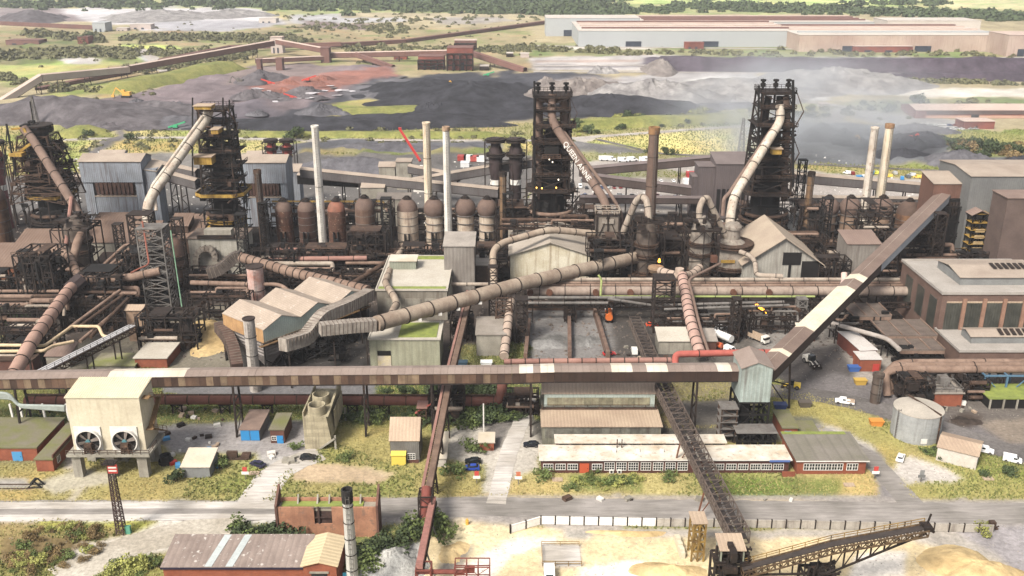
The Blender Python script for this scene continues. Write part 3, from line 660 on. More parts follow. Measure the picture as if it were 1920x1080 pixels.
def frame_struct(mb, x0, x1, y0, y1, zs, nx_, ny_=1, t=.4, deck=None, brace=True, mi=0, dmi=1, deckw=.15):
    """steel frame: columns, beams at each level, some decks"""
    for i in range(nx_+1):
        for j in range(ny_+1):
            x = x0+(x1-x0)*i/nx_; y = y0+(y1-y0)*j/ny_; mb.beam((x,y,zs[0]),(x,y,zs[-1]),t,mi=mi)
    for k,z in enumerate(zs[1:]):
        for j in range(ny_+1): y=y0+(y1-y0)*j/ny_; mb.beam((x0,y,z),(x1,y,z),t*.9,mi=mi)
        for i in range(nx_+1): x=x0+(x1-x0)*i/nx_; mb.beam((x,y0,z),(x,y1,z),t*.8,mi=mi)
        if brace:
            for i in range(nx_):
                a=x0+(x1-x0)*i/nx_; b=x0+(x1-x0)*(i+1)/nx_
                if (i+k)%2: mb.beam((a,y0,zs[k]),(b,y0,z),t*.5,mi=mi)
                else: mb.beam((b,y0,zs[k]),(a,y0,z),t*.5,mi=mi)
        if deck and k in deck: mb.box(x0-.4,x1+.4,y0-.4,y1+.4,z+.22,z+.22+deckw,dmi)
# ---------------------------------------------------------------- blast furnace row
FY = 400.0
def px_at(px, py, Y): p = W(px, py, Y); return p.x, p.z
def ring_deck(mb, cx, cy, r, z, t=.3, n=20, w=2.2, mi=0, rail=None, rmi=1, rh=1.2):
    mb.lathe(cx, cy, [(r-w, z), (r, z), (r, z+t), (r-w, z+t)], n, mi)
    if rail:
        mb.lathe(cx, cy, [(r, z+t), (r, z+t+rh*.35)], n, rmi); mb.lathe(cx, cy, [(r, z+t+rh*.75), (r, z+t+rh)], n, rmi)
        for j in range(n): a = 2*math.pi*j/n; mb.beam((cx+r*math.cos(a), cy+r*math.sin(a), z+t), (cx+r*math.cos(a), cy+r*math.sin(a), z+t+rh), .12, mi=rmi)
def furnace(label, px, top, base_r, ybar, yplat, ybot, ystack, wtop, wmid, shell, deckm, railm, seed, valves=True, platw=None, style=0):
    x, zt = px_at(px, top, FY); Z = lambda p: ZZ(p, FY); mpp = 1/4.42
    root = thing('blast_furnace', label, 'blast furnace', (x, FY, 0), 'blast furnaces in a row')
    zb, zp, zk = Z(ybar), Z(yplat), Z(ystack); R0 = base_r
    b = MB(); b.lathe(x, FY, [(R0*1.02, 0), (R0, zb*.35), (R0*.98, zb), (R0*.7, zb+2), (R0*.66, zp)], 24); P('hearth_shell', b, shell, root)
    for k in range(3):
        g = MB(); z = zb*(.3+.28*k); rm2 = railm if (k > 0 and px > 300) else steel; ring_deck(g, x, FY, R0*1.16, z, rail=True, n=22, rh=1.4); P('ring_gallery', g, [black, rm2], root)
    s = MB(); s.lathe(x, FY, [(R0*.6, zp), (R0*.62, zp+3), (R0*.42, zk), (R0*.3, zk+3), (R0*.3, zk+6)], 20); P('stack_shell', s, shell, root)
    bu = MB(); nT = 14; rr = R0*1.05
    for j in range(nT):
        a = 2*math.pi*j/nT; p = Vector((x+rr*math.cos(a), FY+rr*math.sin(a), zb+1.8)); q = Vector((x+R0*.8*math.cos(a), FY+R0*.8*math.sin(a), zb-1)); bu.tube([p, q], .4, 6)
    pts = [(x+rr*math.cos(2*math.pi*j/24), FY+rr*math.sin(2*math.pi*j/24), zb+2) for j in range(25)]; bu.tube(pts, .8, 8, cap=False); P('bustle_pipe', bu, pipebrown if style else steel2, root)
    pw = platw or R0*2.3
    d = MB(); h = pw/2; c = h*.35; poly = [(x-h+c,FY-h),(x+h-c,FY-h),(x+h,FY-h+c),(x+h,FY+h-c),(x+h-c,FY+h),(x-h+c,FY+h),(x-h,FY+h-c),(x-h,FY-h+c)]
    d.prism(poly, zp, zp+.35); P('tower_platform', d, deckm, root)
    rl = MB(); pl = [(p[0],p[1],zp+.35) for p in poly]+[(poly[0][0],poly[0][1],zp+.35)]
    for a_,b_ in zip(pl[:-1], pl[1:]):
        a_=Vector(a_); b_=Vector(b_); u=Vector((0,0,1))
        if railm is yellow: rl.beam(a_+u*.75, b_+u*.75, .12, 1.25)
        rl.beam(a_+u*1.5,b_+u*1.5,.15)
        for k in range(5): p=a_.lerp(b_,k/5); rl.beam(p,p+u*1.5,.12)
    P('railing', rl, railm, root)
    # four-legged tower
    t = MB(); w0 = wmid*mpp; w1 = wtop*mpp
    lattice(t, x, FY, w0, w1, zp+.3, zt-1.5, 7, .62, d0=w0, d1=w1, mi=0); P('tower_frame', t, steel, root)
    r = random.Random(seed); n = 6
    for k in range(1, n):
        f = k/n; z = zp+(zt-zp)*f; wd = (w0+(w1-w0)*f)/2*r.uniform(1.0,1.25); e = MB()
        sx = r.choice((0,0,-1.5,1.5))
        e.box(x-wd+sx, x+wd+sx, FY-wd*1.05, FY+wd, z, z+.3, 0)
        e.rail([(x-wd+sx,FY-wd*1.05,z+.3),(x+wd+sx,FY-wd*1.05,z+.3),(x+wd+sx,FY+wd,z+.3)], 1.3, .16, 1, 2.2)
        P('deck', e, [deckm, steel2], root)
    cl = MB(); clutter(cl, x-w0*.52, x+w0*.52, FY-w0*.5, FY+w0*.4, zp, zk+8, 130, (.25,.6), seed, .2, 2); P('pipework', cl, [black, steel], root)
    cl = MB(); clutter(cl, x-R0*1.35, x+R0*1.35, FY-R0*1.3, FY+R0*.6, 2, zp, 110, (.22,.5), seed+5, .1, 2); P('service_steelwork', cl, [steel, black], root)
    st = MB()
    for k in range(5):
        z0 = zp+(zt-zp)*k/5; z1 = zp+(zt-zp)*(k+1)/5; sgn = 1 if k%2 else -1
        st.beam((x+w0*.55-sgn*2, FY-w0*.3, z0), (x+w0*.55+sgn*2, FY-w0*.3, z1), .9, .2)
    P('stair', st, steel2, root)
    # top platform and bleeders
    tp = MB(); hw = w1*.58; tp.box(x-hw, x+hw, FY-hw*.8, FY+hw*.8, zt-1.4, zt-.7); tp.rail([(x-hw,FY-hw*.8,zt-.7),(x+hw,FY-hw*.8,zt-.7),(x+hw,FY+hw*.8,zt-.7),(x-hw,FY+hw*.8,zt-.7),(x-hw,FY-hw*.8,zt-.7)], 1.6, .15, 0, 1.6); P('top_platform', tp, steel, root)
    if valves:
        for k in (-1, 0, 1):
            v = MB(); xx = x+k*hw*.72; v.lathe(xx, FY, [(.5,zt-6),(.5,zt+.6),(1.1,zt+.8),(1.1,zt+2.2),(.6,zt+2.4),(.6,zt+2.9),(1.2,zt+3),(1.2,zt+3.8),(.2,zt+4)], 10); P('bleeder_valve', v, black, root)
    return root, x, zt, zp
def tube_part(name, root, pts, r, mat, n=12, rad=4, hoop=0, hm=None, label=None):
    m = MB(); fp = fillet(pts, rad) if len(pts)>2 else [Vector(p) for p in pts]; m.tube(fp, r, n)
    o = P(name, m, mat, root, label)
    if hoop: h = MB(); hoops(h, fp, (r if not isinstance(r,list) else r[0])*1.08, hoop, .16, n); P('flange', h, hm or steel, o)
    return o
paintpipe = M('flaking_cream_pipe', (214,204,188), (186,160,140), .25, streak=.35, sc_col=(120,92,74), spots=(130,104,88))
dustpipe = M('brown_dust_pipe', (150,124,110), (120,96,84), .25, streak=.2)
# Queen-size furnace in the middle
f3, fx, zt, zp = furnace('dark blast furnace tower in the centre with lettered brown downcomer falling to the right', 1035, 172, 9.0, 400, 352, 432, 268, 62, 68, black, steel, steel2, 3, style=1)
A = lambda px, py, Y=FY: W(px, py, Y)
tube_part('uptake', f3, [A(1014,372,398), A(1010,205,398), A(1010,190,398), A(1022,183,398), A(1034,188,398)], 1.75, dustpipe, hoop=7, rad=3)
tube_part('uptake', f3, [A(1062,372,399), A(1057,205,399), A(1057,190,399), A(1046,183,399), A(1036,188,399)], 1.75, dustpipe, hoop=7, rad=3)
dc = [A(1036,176,396), A(1033,225,394), A(1134,376,372), A(1141,408,369)]
tube_part('downcomer', f3, dc, 1.75, dustpipe, n=14, hoop=10, rad=6)
wk = MB(); e = [A(1043,228,396), A(1146,366,374), A(1166,400,371), A(1168,470,371)]
wk.tube(fillet(e,3), .7, 8); P('equalising_pipe', wk, dustpipe, f3)
m_ = MB(); m_.beam(A(1002,420,392), A(1002,152,392), .8); P('mast', m_, black, f3)
cb = MB(); p0 = A(1017,272,390); p1 = A(1051,296,390); cb.box(p0.x, p1.x, 388, 392, p1.z, p1.z+.3, 0); cb.rail([(p0.x,388,p1.z),(p1.x,388,p1.z)],1.8,.3,0,1.5); cb.box(p0.x+1, p1.x-1, 389, 392, p1.z+.3, p0.z-1, 1); P('hoist_cabin', cb, [steel2, black], f3)
lampm = emit('lit_lamp', (255,190,80), 3); lampw = emit('white_lamp', (255,240,215), 1.5)
for px, py, mt in ((1006,353,lampm),(1016,354,lampm),(1043,353,lampm),(1030,300,lampw),(1036,305,lampw),(1047,338,lampw)):
    l = MB(); c = A(px,py,387 if py > 345 else 391); l.cbox(c, .42,.4,.5); P('lamp', l, mt, f3)
# letters on the downcomer
def text_mesh(name, s, size, mat, parent, M4, ext=.06, label=None, align='CENTER'):
    cu = bpy.data.curves.new('txt', 'FONT'); cu.body = s; cu.size = size; cu.extrude = ext; cu.align_x = align; cu.align_y = 'CENTER'
    o = bpy.data.objects.new('txt', cu); col.objects.link(o); bpy.context.view_layer.update()
    me = bpy.data.meshes.new_from_object(o.evaluated_get(bpy.context.evaluated_depsgraph_get())); bpy.data.objects.remove(o)
    me.transform(M4); me.materials.clear(); me.materials.append(mat)
    if parent: me.transform(Matrix.Translation(-wl(parent)))
    ob = bpy.data.objects.new(name, me); col.objects.link(ob); ob.parent = parent
    if label: ob['label'] = label
    return ob
from mathutils import Matrix
a3 = A(1076,302,385); b3 = A(1097,337,380)
a3 = dc[1].lerp(dc[2], .33); b3 = dc[1].lerp(dc[2], .72)
dx = (b3-a3).normalized(); up = Vector((0,0,1)); nn = dx.cross(up).normalized()
if nn.y > 0: nn = -nn
nn = (nn + Vector((0,-.2,.55))).normalized(); nn = (nn-dx*nn.dot(dx)).normalized(); yy = nn.cross(dx).normalized()
c_ = a3.lerp(b3,.5) + nn*1.98
M4 = Matrix((( dx.x,yy.x,nn.x,c_.x),(dx.y,yy.y,nn.y,c_.y),(dx.z,yy.z,nn.z,c_.z),(0,0,0,1)))
text_mesh('lettering', 'QUEEN ANNE', 3.1, whitepaint, f3, M4, .05)
# right furnace
f4, fx4, zt4, zp4 = furnace('sooty blast furnace tower on the right with the cream downcomer and tall right mast', 1454, 166, 9.2, 405, 358, 435, 270, 56, 74, black, steel, steel2, 8)
tube_part('uptake', f4, [A(1434,376,398), A(1434,300,397), A(1433,230,397), A(1441,180,397)], 1.5, black, hoop=8)
tube_part('uptake', f4, [A(1470,376,398), A(1472,300,397), A(1476,210,397), A(1472,180,397)], 1.5, dustpipe, hoop=8)
tube_part('uptake', f4, [A(1446,290,395), A(1458,240,396), A(1462,180,397)], 1.4, black)
tube_part('downcomer', f4, [A(1462,196,394), A(1464,226,393), A(1374,372,366), A(1368,420,362)], 1.8, paintpipe, n=14, hoop=9, rad=6)
tube_part('equalising_pipe', f4, [A(1455,230,394), A(1366,364,368), A(1357,372,366), A(1355,405,364)], .75, dustpipe, n=8)
m_ = MB(); m_.beam(A(1421,300,392), A(1423,160,392), .75); m_.beam(A(1487,350,392), A(1487,150,392), .85); P('mast', m_, black, f4)
cb = MB(); p0=A(1446,278,390); p1=A(1463,288,390); cb.box(p0.x,p1.x,388,391,p1.z,p0.z,0); cb.box(p0.x-.5,p1.x+.5,387.5,391.5,p0.z,p0.z+.3,1); P('yellow_cabin', cb, [yellow, rooftan], f4)
# second furnace from the left, yellow platforms
f2, fx2, zt2, zp2 = furnace('blast furnace with yellow ring platforms and white downcomer, second from the left', 403, 198, 7.4, 405, 362, 435, 285, 50, 64, black, black, yellow, 21, valves=False, platw=20.5)
tube_part('downcomer', f2, [A(393,200,395), A(388,222,394), A(287,362,366), A(277,385,364), A(276,415,363)], 2.0, paintpipe, n=14, hoop=8, rad=6)
tube_part('equalising_pipe', f2, [A(380,218,392), A(283,352,366), A(290,372,366), A(293,395,364)], .7, paintpipe, n=8)
m_ = MB()
for px, yb_, yt_ in ((361,330,183),(418,300,183),(430,330,187),(439,420,240)): m_.beam(A(px,yb_,393), A(px,yt_,393), .5)
P('mast', m_, black, f2)
for (a_,b_,c2,d_) in ((365,293,400,307),(366,198,398,204),(398,242,412,250)):
    cb = MB(); p0=A(a_,b_,388); p1=A(c2,d_,388); cb.box(p0.x,p1.x,386,392,p1.z,p0.z,0); cb.box(p0.x-.4,p1.x+.4,385.6,392.4,p0.z+.002,p0.z+.3,1); P('yellow_hopper_deck', cb, [yellow, rooftan], f2)
sp = MB(); clutter(sp, A(355,0).x, A(450,300,400).x, 389, 408, A(0,440,FY).z, A(0,200,FY).z, 60, (.3,.5), 77, .05); P('scaffold', sp, steel2, f2)
# leftmost furnace: tapering dark tower
x1_, z1_ = px_at(75, 245, FY)
f1, fx1, zt1, zp1 = furnace('squat tapering blast furnace at the left edge with a crowned top and brown downcomer', 80, 262, 9.0, 405, 368, 440, 300, 38, 70, black, black, yellow, 33, valves=False, platw=17)
cr = MB(); X0 = A(70,245).x; cr.lathe(X0, FY, [(7,ZZ(370,FY)),(6,ZZ(320,FY)),(4.6,ZZ(290,FY)),(4.2,ZZ(262,FY)),(4.2,ZZ(246,FY))], 20); P('throat_shell', cr, black, f1)
cr = MB(); ring_deck(cr, X0, FY, 6.4, ZZ(246,FY), rail=True, n=24, rh=2.6, w=3); clutter(cr, X0-5, X0+5, FY-5, FY+4, ZZ(246,FY), ZZ(236,FY), 30, (.2,.4), 4, .2); cr.beam((X0-1,FY,ZZ(246,FY)),(X0-1,FY,ZZ(190,FY)),.35); P('crown', cr, [black, steel], f1)
tube_part('downcomer', f1, [A(44,240,392), A(62,262,390), A(130,370,368), A(152,410,363)], 1.75, dustpipe, n=14, hoop=8, rad=5)
tube_part('gas_pipe', f1, [A(134,370,366), A(124,458,350)], .8, pipepink, n=8)
lt = MB(); lattice(lt, X0, FY, 23, 12, ZZ(372,FY), ZZ(252,FY), 6, .5, d0=21, d1=11); clutter(lt, X0-11, X0+11, FY-11, FY-6, ZZ(372,FY), ZZ(290,FY), 60, (.25,.5), 91, .12); P('tower_frame', lt, steel2, f1)
yb = MB(); yb.beam(A(22,242,391), A(44,240,391), .8); yb.beam(A(44,240,390), A(62,270,390), 1.0); yb.beam(A(34,286,391), A(60,268,391), 1.0); p0=A(20,286,389); p1=A(45,292,389); yb.box(p0.x,p1.x,387,391,p1.z,p0.z); P('yellow_boom', yb, yellow, f1)
m_ = MB(); m_.beam(A(30,330,388), A(12,232,388), .6); m_.beam(A(8,330,389), A(13,240,389),.35); P('mast', m_, black, f1)

# ---------------------------------------------------------------- stoves and chimneys
rustplate = M('rust_riveted_plate', (128,86,66), (86,56,44), .35, spots=(176,150,130), streak=.6, sc_col=(60,38,30))
creamrust = M('cream_rust_streaked', (206,190,170), (170,140,118), .2, streak=.7, sc_col=(120,84,62))
domem = M('dusty_grey_brown_dome', (132,108,96), (112,90,82), .3)
reddome = M('reddish_dome', (178,112,88), (130,96,80), .3)
SG = 'hot blast stoves'
def stove(label, px, ytop, wpx, yb_, body, dome, ball=False, Y=404, valve=True):
    m = 1/4.38; x = W(px, yb_-20, Y).x; r = wpx*m/2; zt = ZZ(ytop, Y)-.8; zs = zt - r*1.05
    root = thing('hot_blast_stove', label, 'stove', (x, Y, 0), SG)
    b = MB(); prof = [(r*1.02,1.2),(r*1.0,zs*.5),(r*1.0,zs-.4)] if not ball else [(r*.93,1.2),(r*.9,zs-3.2)]
    b.lathe(x, Y, prof, 22); P('shell', b, body, root)
    d = MB(); k = 7; rr = r*(1.12 if ball else 1.0)
    z0 = zs-.4
    pr = [(r*.9,zs-3.2),(rr,zs-1.6),(rr,z0)] if ball else []
    pr += [(rr*math.cos(math.pi/2*i/k), z0+(zt-z0)*math.sin(math.pi/2*i/k)) for i in range(0 if not ball else 1, k+1)]; pr[-1]=(.05,pr[-1][1])
    d.lathe(x, Y, pr, 22); P('dome', d, dome, root)
    t = MB(); t.lathe(x, Y, [(1.5,zt-.35),(1.5,zt+.5),(1.0,zt+.6),(1.0,zt+1),(.05,zt+1.05)], 10); t.lathe(x,Y,[(1.9,zt-.2),(2.1,zt-.2),(2.1,zt),(1.9,zt)],12); P('cap', t, steel, root)
    h = MB()
    for i in range(1, 5): z = zs*i/5; h.lathe(x, Y, [(r*1.0,z),(r*1.035,z),(r*1.035,z+.22),(r*1.0,z+.22)], 22)
    P('band', h, steel2 if body is rustplate else greysteel, root)
    if valve:
        v = MB(); v.box(x-1.2,x-.7,Y-r-1.2,Y-r+.3,2,7); v.box(x+.6,x+1.1,Y-r-1.2,Y-r+.3,2,7); v.cbox((x,Y-r-.6,3),1.4,1.2,1.2); P('burner_valve', v, black, root)
    f = MB(); f.lathe(x, Y, [(r*1.15,0),(r*1.15,1.2),(.1,1.2)], 22); P('plinth', f, steel2, root)
    return root
stove('slim rust brown stove, leftmost of the centre-left four', 535, 372, 33, 452, rustplate, domem)
stove('dark brown stove just left of the white chimney base', 577, 372, 33, 452, M('dark_rust_plate',(104,72,60),(74,52,44),.4), domem)
stove('rust brown stove with a reddish top right of the white chimney', 633, 372, 34, 452, rustplate, reddome)
stove('wide rusty banded stove beside the pipe tower, rightmost of the rust brown ones', 686, 366, 38, 452, M('banded_rust_plate',(140,110,92),(100,74,62),.3,streak=.5), domem)
stove('cream stove streaked yellow and rust with peeling brown shoulder', 765, 368, 40, 448, creamrust, domem, Y=402)
stove('cream stove with ball dome left of the thin white chimney', 815, 368, 36, 448, creamrust, domem, True)
stove('pale stove with ball dome just right of the thin white chimney', 873, 367, 36, 448, creamrust, domem, True)
stove('pale stove with ball dome at the right end of the centre group', 914, 368, 35, 448, creamrust, domem, True)
stove('tan stove with dark ball dome, nearest to the right furnace', 1549, 366, 36, 444, M('tan_rust_shell',(176,146,122),(134,108,92),.2,streak=.5), domem, True)
stove('tan stove with dark ball dome, second right of the right furnace', 1590, 366, 36, 444, MATS['tan_rust_shell'], domem, True)
stove('tan stove with dark ball dome behind the lattice frame', 1650, 366, 37, 444, MATS['tan_rust_shell'], domem, True)
stove('fat rust and ochre stove beside the inclined gallery', 1700, 372, 46, 444, M('ochre_rust_shell',(150,108,76),(84,62,54),.3,streak=.8), M('brown_dome',(116,92,80),(90,72,64),.3))
stove('rusty ochre stove cut by the left edge of the picture', 2, 345, 44, 470, MATS['ochre_rust_shell'], domem, Y=392)
whitech = M('streaked_white_chimney', (238,234,226), (206,198,186), .2, streak=.35, sc_col=(160,130,100))
tanch = M('tan_stained_chimney', (236,222,198), (220,200,168), .2, streak=.6, sc_col=(170,120,70))
chimney('tall clean white chimney left of centre among the rusty stoves', 590, 235, 404, 1.9, 1.55, whitech, bands=1, cap=1)
chimney('tan stained chimney behind the cream stoves', 799, 229, 432, 2.0, 1.7, tanch, cap=1, bands=2)
chimney('white chimney with rust stained head among the ball dome stoves', 836, 237, 400, 1.75, 1.45, whitech, M('rust_stained_rim',(200,170,140),(150,110,80),.4), cap=2)
chimney('brown chimney with rusty collar right of the centre furnace', 1227, 238, 408, 2.7, 2.2, M('brown_chimney_shell',(136,110,96),(112,90,80),.25,streak=.4), M('rusty_collar',(176,132,84),(120,84,60),.4), cap=3.2, bands=3)
chimney('cream chimney with rust patches, left of the right-hand pair', 1641, 238, 404, 2.0, 1.6, M('patchy_cream_chimney',(222,212,198),(190,170,150),.2,spots=(140,100,76),streak=.3), cap=1)
chimney('cream and rust streaked chimney, right of the right-hand pair', 1669, 232, 412, 2.1, 1.75, tanch, M('rust_stained_rim2',(190,150,110),(140,100,70),.4), cap=2)
chimney('short rusty stack with conical cowl beside the centre furnace', 943, 322, 396, 1.5, 1.5, M('ochre_rust_stack',(150,118,84),(84,64,54),.3,streak=.8), steel, cap=2, bands=5)
chimney('short rusty stack on the right side of the right furnace', 1522, 322, 397, 1.5, 1.5, MATS['ochre_rust_stack'], steel, cap=2, bands=5)
chimney('brown stack with conical cowl between second furnace and blue-grey building', 482, 318, 397, 1.6, 1.5, steel2, steel2, cap=2, bands=5)
# ---------------------------------------------------------------- stock houses and galleries behind the furnaces
def gallery(name, label, a, b, w, h, roofm, sidem, trestles=0, tz=0, group=None, rise=.7, pw=3.0, whites=(), sidemats=None, whitem=None, legm=None, floor=True, legs=None, under=None):
    """covered conveyor: a, b are the bottom centre points; its cladding sheets are separate pieces"""
    a = Vector(a); b = Vector(b); L = (b-a).length; d = (b-a).normalized(); hd = Vector((d.x,d.y,0)).normalized()
    n = hd.cross(Vector((0,0,1)))            # right-hand side
    root = thing(name, label, 'conveyor gallery', (a.x, a.y, 0), group)
    k = max(1, round(L/pw)); s = L/k
    rx = Matrix((( d.x, n.x, 0, 0),( d.y, n.y, 0, 0),( d.z, 0, 1, 0),(0,0,0,1)))
    def mk(nm, f, mat):
        m = MB(); f(m); me = m.mesh(nm, mat); me.transform(rx); return me
    g = .04
    side = {}
    mats = sidemats or [sidem]
    for i, mt in enumerate(mats):
        side[i,1] = mk('side_sheet', lambda m: m.box(g/2, s-g/2, w/2-.12, w/2, 0, h), mt)
        side[i,-1] = mk('side_sheet', lambda m: m.box(g/2, s-g/2, -w/2, -w/2+.12, 0, h), mt)
    def rf(m):
        o = .25
        for sg in (1,-1):
            A = [(g/2, sg*(w/2+o), h-.1), (s-g/2, sg*(w/2+o), h-.1), (s-g/2, 0, h+rise), (g/2, 0, h+rise)]
            m.slab(*(A if sg > 0 else A[::-1]), .15)
    rmesh = mk('roof_sheet', rf, roofm); wmesh = mk('roof_sheet', rf, whitem or whiteroof)
    for i in range(k):
        p = a + d*(s*i); f = (i+.5)/k
        me = wmesh if any(x <= f <= y for x, y in whites) else rmesh
        piece('roof_sheet', me, root, p)
        for sg in (1, -1): piece('side_sheet', side[rnd.randrange(len(mats)), sg], root, p)
    m = MB(); u = Vector((0,0,1))
    m.tube([a-u*.35, b-u*.35], 0.5, 4) if not floor else m.add([a-n*w/2-u*.4,a+n*w/2-u*.4,b+n*w/2-u*.4,b-n*w/2-u*.4,a-n*w/2,a+n*w/2,b+n*w/2,b-n*w/2],[(0,1,2,3),(7,6,5,4),(0,4,5,1),(1,5,6,2),(2,6,7,3),(3,7,4,0)])
    P('floor', m, under or steel, root)
    for t in (legs if legs is not None else [(i+.5)/trestles for i in range(trestles)]):
        c = a + d*L*t; l = MB(); ww = w*.5
        for sg in (1,-1): l.beam(c+n*ww*sg*.9-u*.4, Vector((c.x,c.y,0))+n*ww*1.3*sg, .5)
        hh = c.z; q = max(2, int(hh/5))
        for j in range(1, q): z = hh*j/q; e = ww*(1.3-.4*j/q); l.beam(Vector((c.x,c.y,z))-n*e, Vector((c.x,c.y,z))+n*e, .3); 
        for j in range(q-1): z = hh*j/q; z2 = hh*(j+1)/q; e = ww*1.2; l.beam(Vector((c.x,c.y,z))-n*e*(1 if j%2 else -1), Vector((c.x,c.y,z2))+n*e*(1 if j%2 else -1), .25)
        P('trestle', l, legm or steel, root)
    return root
galside = M('grey_gallery_side', (120,114,114), (96,90,90), .1, streak=.3)
galbrown = M('brown_gallery_side', (112,96,92), (88,76,72), .1, streak=.3)
galroof = M('pale_dusty_gallery_roof', (186,170,154), (160,142,128), .1)
GB = 'covered conveyors behind the furnaces'
gallery('conveyor_gallery', 'long covered conveyor sloping down right from the middle blue-grey bin building', W(566,330,452), W(935,368,440), 5, 3.8, galroof, galside, 5, group=GB, legs=[.3,.55,.95])
gallery('conveyor_gallery', 'covered conveyor rising right towards the centre furnace, crossing the long sloping one', W(770,350,455), W(1003,310,450), 5, 3.6, galroof, galside, group=GB, legs=[.8])
gallery('conveyor_gallery', 'higher covered conveyor climbing right from centre furnace to dark grey bin building', W(1086,328,470), W(1338,305,470), 5, 3.4, M('mauve_gallery_roof',(140,126,124),(120,108,106),.1), galbrown, group=GB, legs=[.12,.55,.75])
gallery('conveyor_gallery', 'lower covered conveyor descending right between centre furnace and dark grey bin building', W(1092,338,462), W(1330,368,452), 5, 3.6, MATS['mauve_gallery_roof'], galbrown, group=GB, legs=[.35,.75])
gallery('conveyor_gallery', 'low level dark conveyor in front of the car park', W(1086,378,445), W(1325,380,445), 4, 2.6, MATS['mauve_gallery_roof'], galbrown, group=GB, legs=[.3,.8])
gallery('conveyor_gallery', 'covered conveyor running right from the right furnace to the roof of the transfer house', W(1478,338,452), W(1752,362,440), 5, 3.8, galroof, galside, group=GB, legs=[.15,.6,.8])
gallery('conveyor_gallery', 'pale roofed low conveyor below the one right of the right furnace', W(1480,378,448), W(1740,382,436), 4, 2.6, galroof, galside, group=GB, legs=[.2,.7])
gallery('conveyor_gallery', 'covered conveyor passing behind the second furnace from the left bin building', W(272,312,450), W(372,334,445), 5, 3.8, galroof, galside, group=GB, legs=[.5])
gallery('conveyor_gallery', 'short covered conveyor dropping right behind the white downcomer', W(276,326,446), W(372,352,441), 5, 3.8, galroof, galside, group=GB, legs=[.7])
gallery('conveyor_gallery', 'dark low conveyor between leftmost furnace and left bin building', W(118,340,452), W(160,343,452), 4, 3.4, galroof, galbrown, group=GB, legs=[.5])
gallery('conveyor_gallery', 'dark low conveyor under the long sloping one beside white chimney', W(560,342,462), W(700,350,458), 4, 4.2, galroof, black, group=GB, legs=[.6])
gallery('conveyor_gallery', 'covered conveyor falling right behind the tan stained chimney from small grey houses', W(768,322,478), W(860,340,468), 4.5, 3.4, galroof, galside, group=GB, legs=[.5])
# left blue-grey bin building
def binhouse(label, xl, xr, ytop, ymid, ybot, Y, depth):
    x0 = W(xl,ymid,Y).x; x1 = W(xr,ymid,Y).x; z1 = ZZ(ytop,Y); zm = ZZ(ymid,Y); zb = ZZ(ybot,Y)
    r = thing('ore_bin_building', label, 'bin building', ((x0+x1)/2, Y+depth/2, 0), 'blue-grey ore bin buildings')
    m = MB(); yc = Y+depth/2; m.add([(x0,Y,zm),(x1,Y,zm),(x1,Y+depth,zm),(x0,Y+depth,zm),(x0,Y,z1),(x1,Y,z1),(x1,Y+depth,z1),(x0,Y+depth,z1),(x0,yc,z1+2.2),(x1,yc,z1+2.2)],[(0,3,2,1),(0,1,5,4),(2,3,7,6),(1,2,6,9,5),(3,0,4,8,7)])
    P('upper_wall', m, bluegrey, r)
    q = MB(); t=.25; q.slab((x0-.5,Y-.5,z1+.05),(x1+.5,Y-.5,z1+.05),(x1+.5,yc,z1+2.5),(x0-.5,yc,z1+2.5),t); q.slab((x1+.5,Y+depth+.5,z1+.05),(x0-.5,Y+depth+.5,z1+.05),(x0-.5,yc,z1+2.5),(x1+.5,yc,z1+2.5),t); P('roof', q, galroof, r)
    for (a, b, nm) in ((x0+.4, x0+(x1-x0)*.17, 'left_pier'), (x1-(x1-x0)*.14, x1-.2, 'right_pier')):
        m = MB(); m.box(a, b, Y+.6, Y+depth-.5, 0, zm-.01); P('pier', m, bluegrey, r)
    m = MB(); m.box(x0+(x1-x0)*.17, x1-(x1-x0)*.14, Y+3.5, Y+depth-.6, 0, zm-.02); P('bin_back', m, steel2, r)
    n = 9
    for i in range(n):
        xx = x0+(x1-x0)*(.2+.63*(i+.5)/n); wd=(x1-x0)*.63/n
        h = MB(); h.add([(xx-wd*.44,Y+.2,zm-.2),(xx+wd*.44,Y+.2,zm-.2),(xx+wd*.3,Y+.6,zb+3),(xx-wd*.3,Y+.6,zb+3),(xx-wd*.44,Y+3.4,zm-.2),(xx+wd*.44,Y+3.4,zm-.2)],[(0,1,2,3),(0,3,4),(1,5,2)]); P('hopper', h, M('rust_hopper',(116,82,70),(70,52,48),.5,streak=.5), r)
    m = MB(); m.box(x0+(x1-x0)*.18, x1-(x1-x0)*.15, Y+.8, Y+4, 0, zb+2.2); P('lower_wall', m, bluegrey, r); m = MB(); m.box(x0+(x1-x0)*.17, x1-(x1-x0)*.14, Y+.5, Y+4.2, zb+2.21, zb+2.6); P('ledge', m, galroof, r)
    return r, x0, x1, z1
r_, X0_, X1_, Z1_ = binhouse('blue-grey ore bin building with rusty hoppers, left of the second furnace', 153, 268, 303, 342, 378, 432, 14)
m = MB(); m.box(X1_+.3,X1_+6,434,443,0,Z1_-4); P('annex', m, bluegrey, r_); m = MB(); m.slab((X1_+.2,433.6,Z1_-4.2),(X1_+6.5,433.6,Z1_-5),(X1_+6.5,443.4,Z1_-3),(X1_+.2,443.4,Z1_-2),.2); P('annex_roof', m, galroof, r_)
binhouse('blue-grey ore bin building right of the second furnace, behind the rusty stoves', 446, 538, 305, 344, 380, 432, 14)
block('machine_house', 'small brown roofed house on top behind the left bin building', 'machine house', 186, 232, 310, 288, 6, bluegrey, galroof, 'gx', 1.5)
block('machine_house', 'small machine house with red edging behind the middle bin building', 'machine house', 462, 506, 312, 290, 7, bluegrey, galroof, 'gx', 1.5)
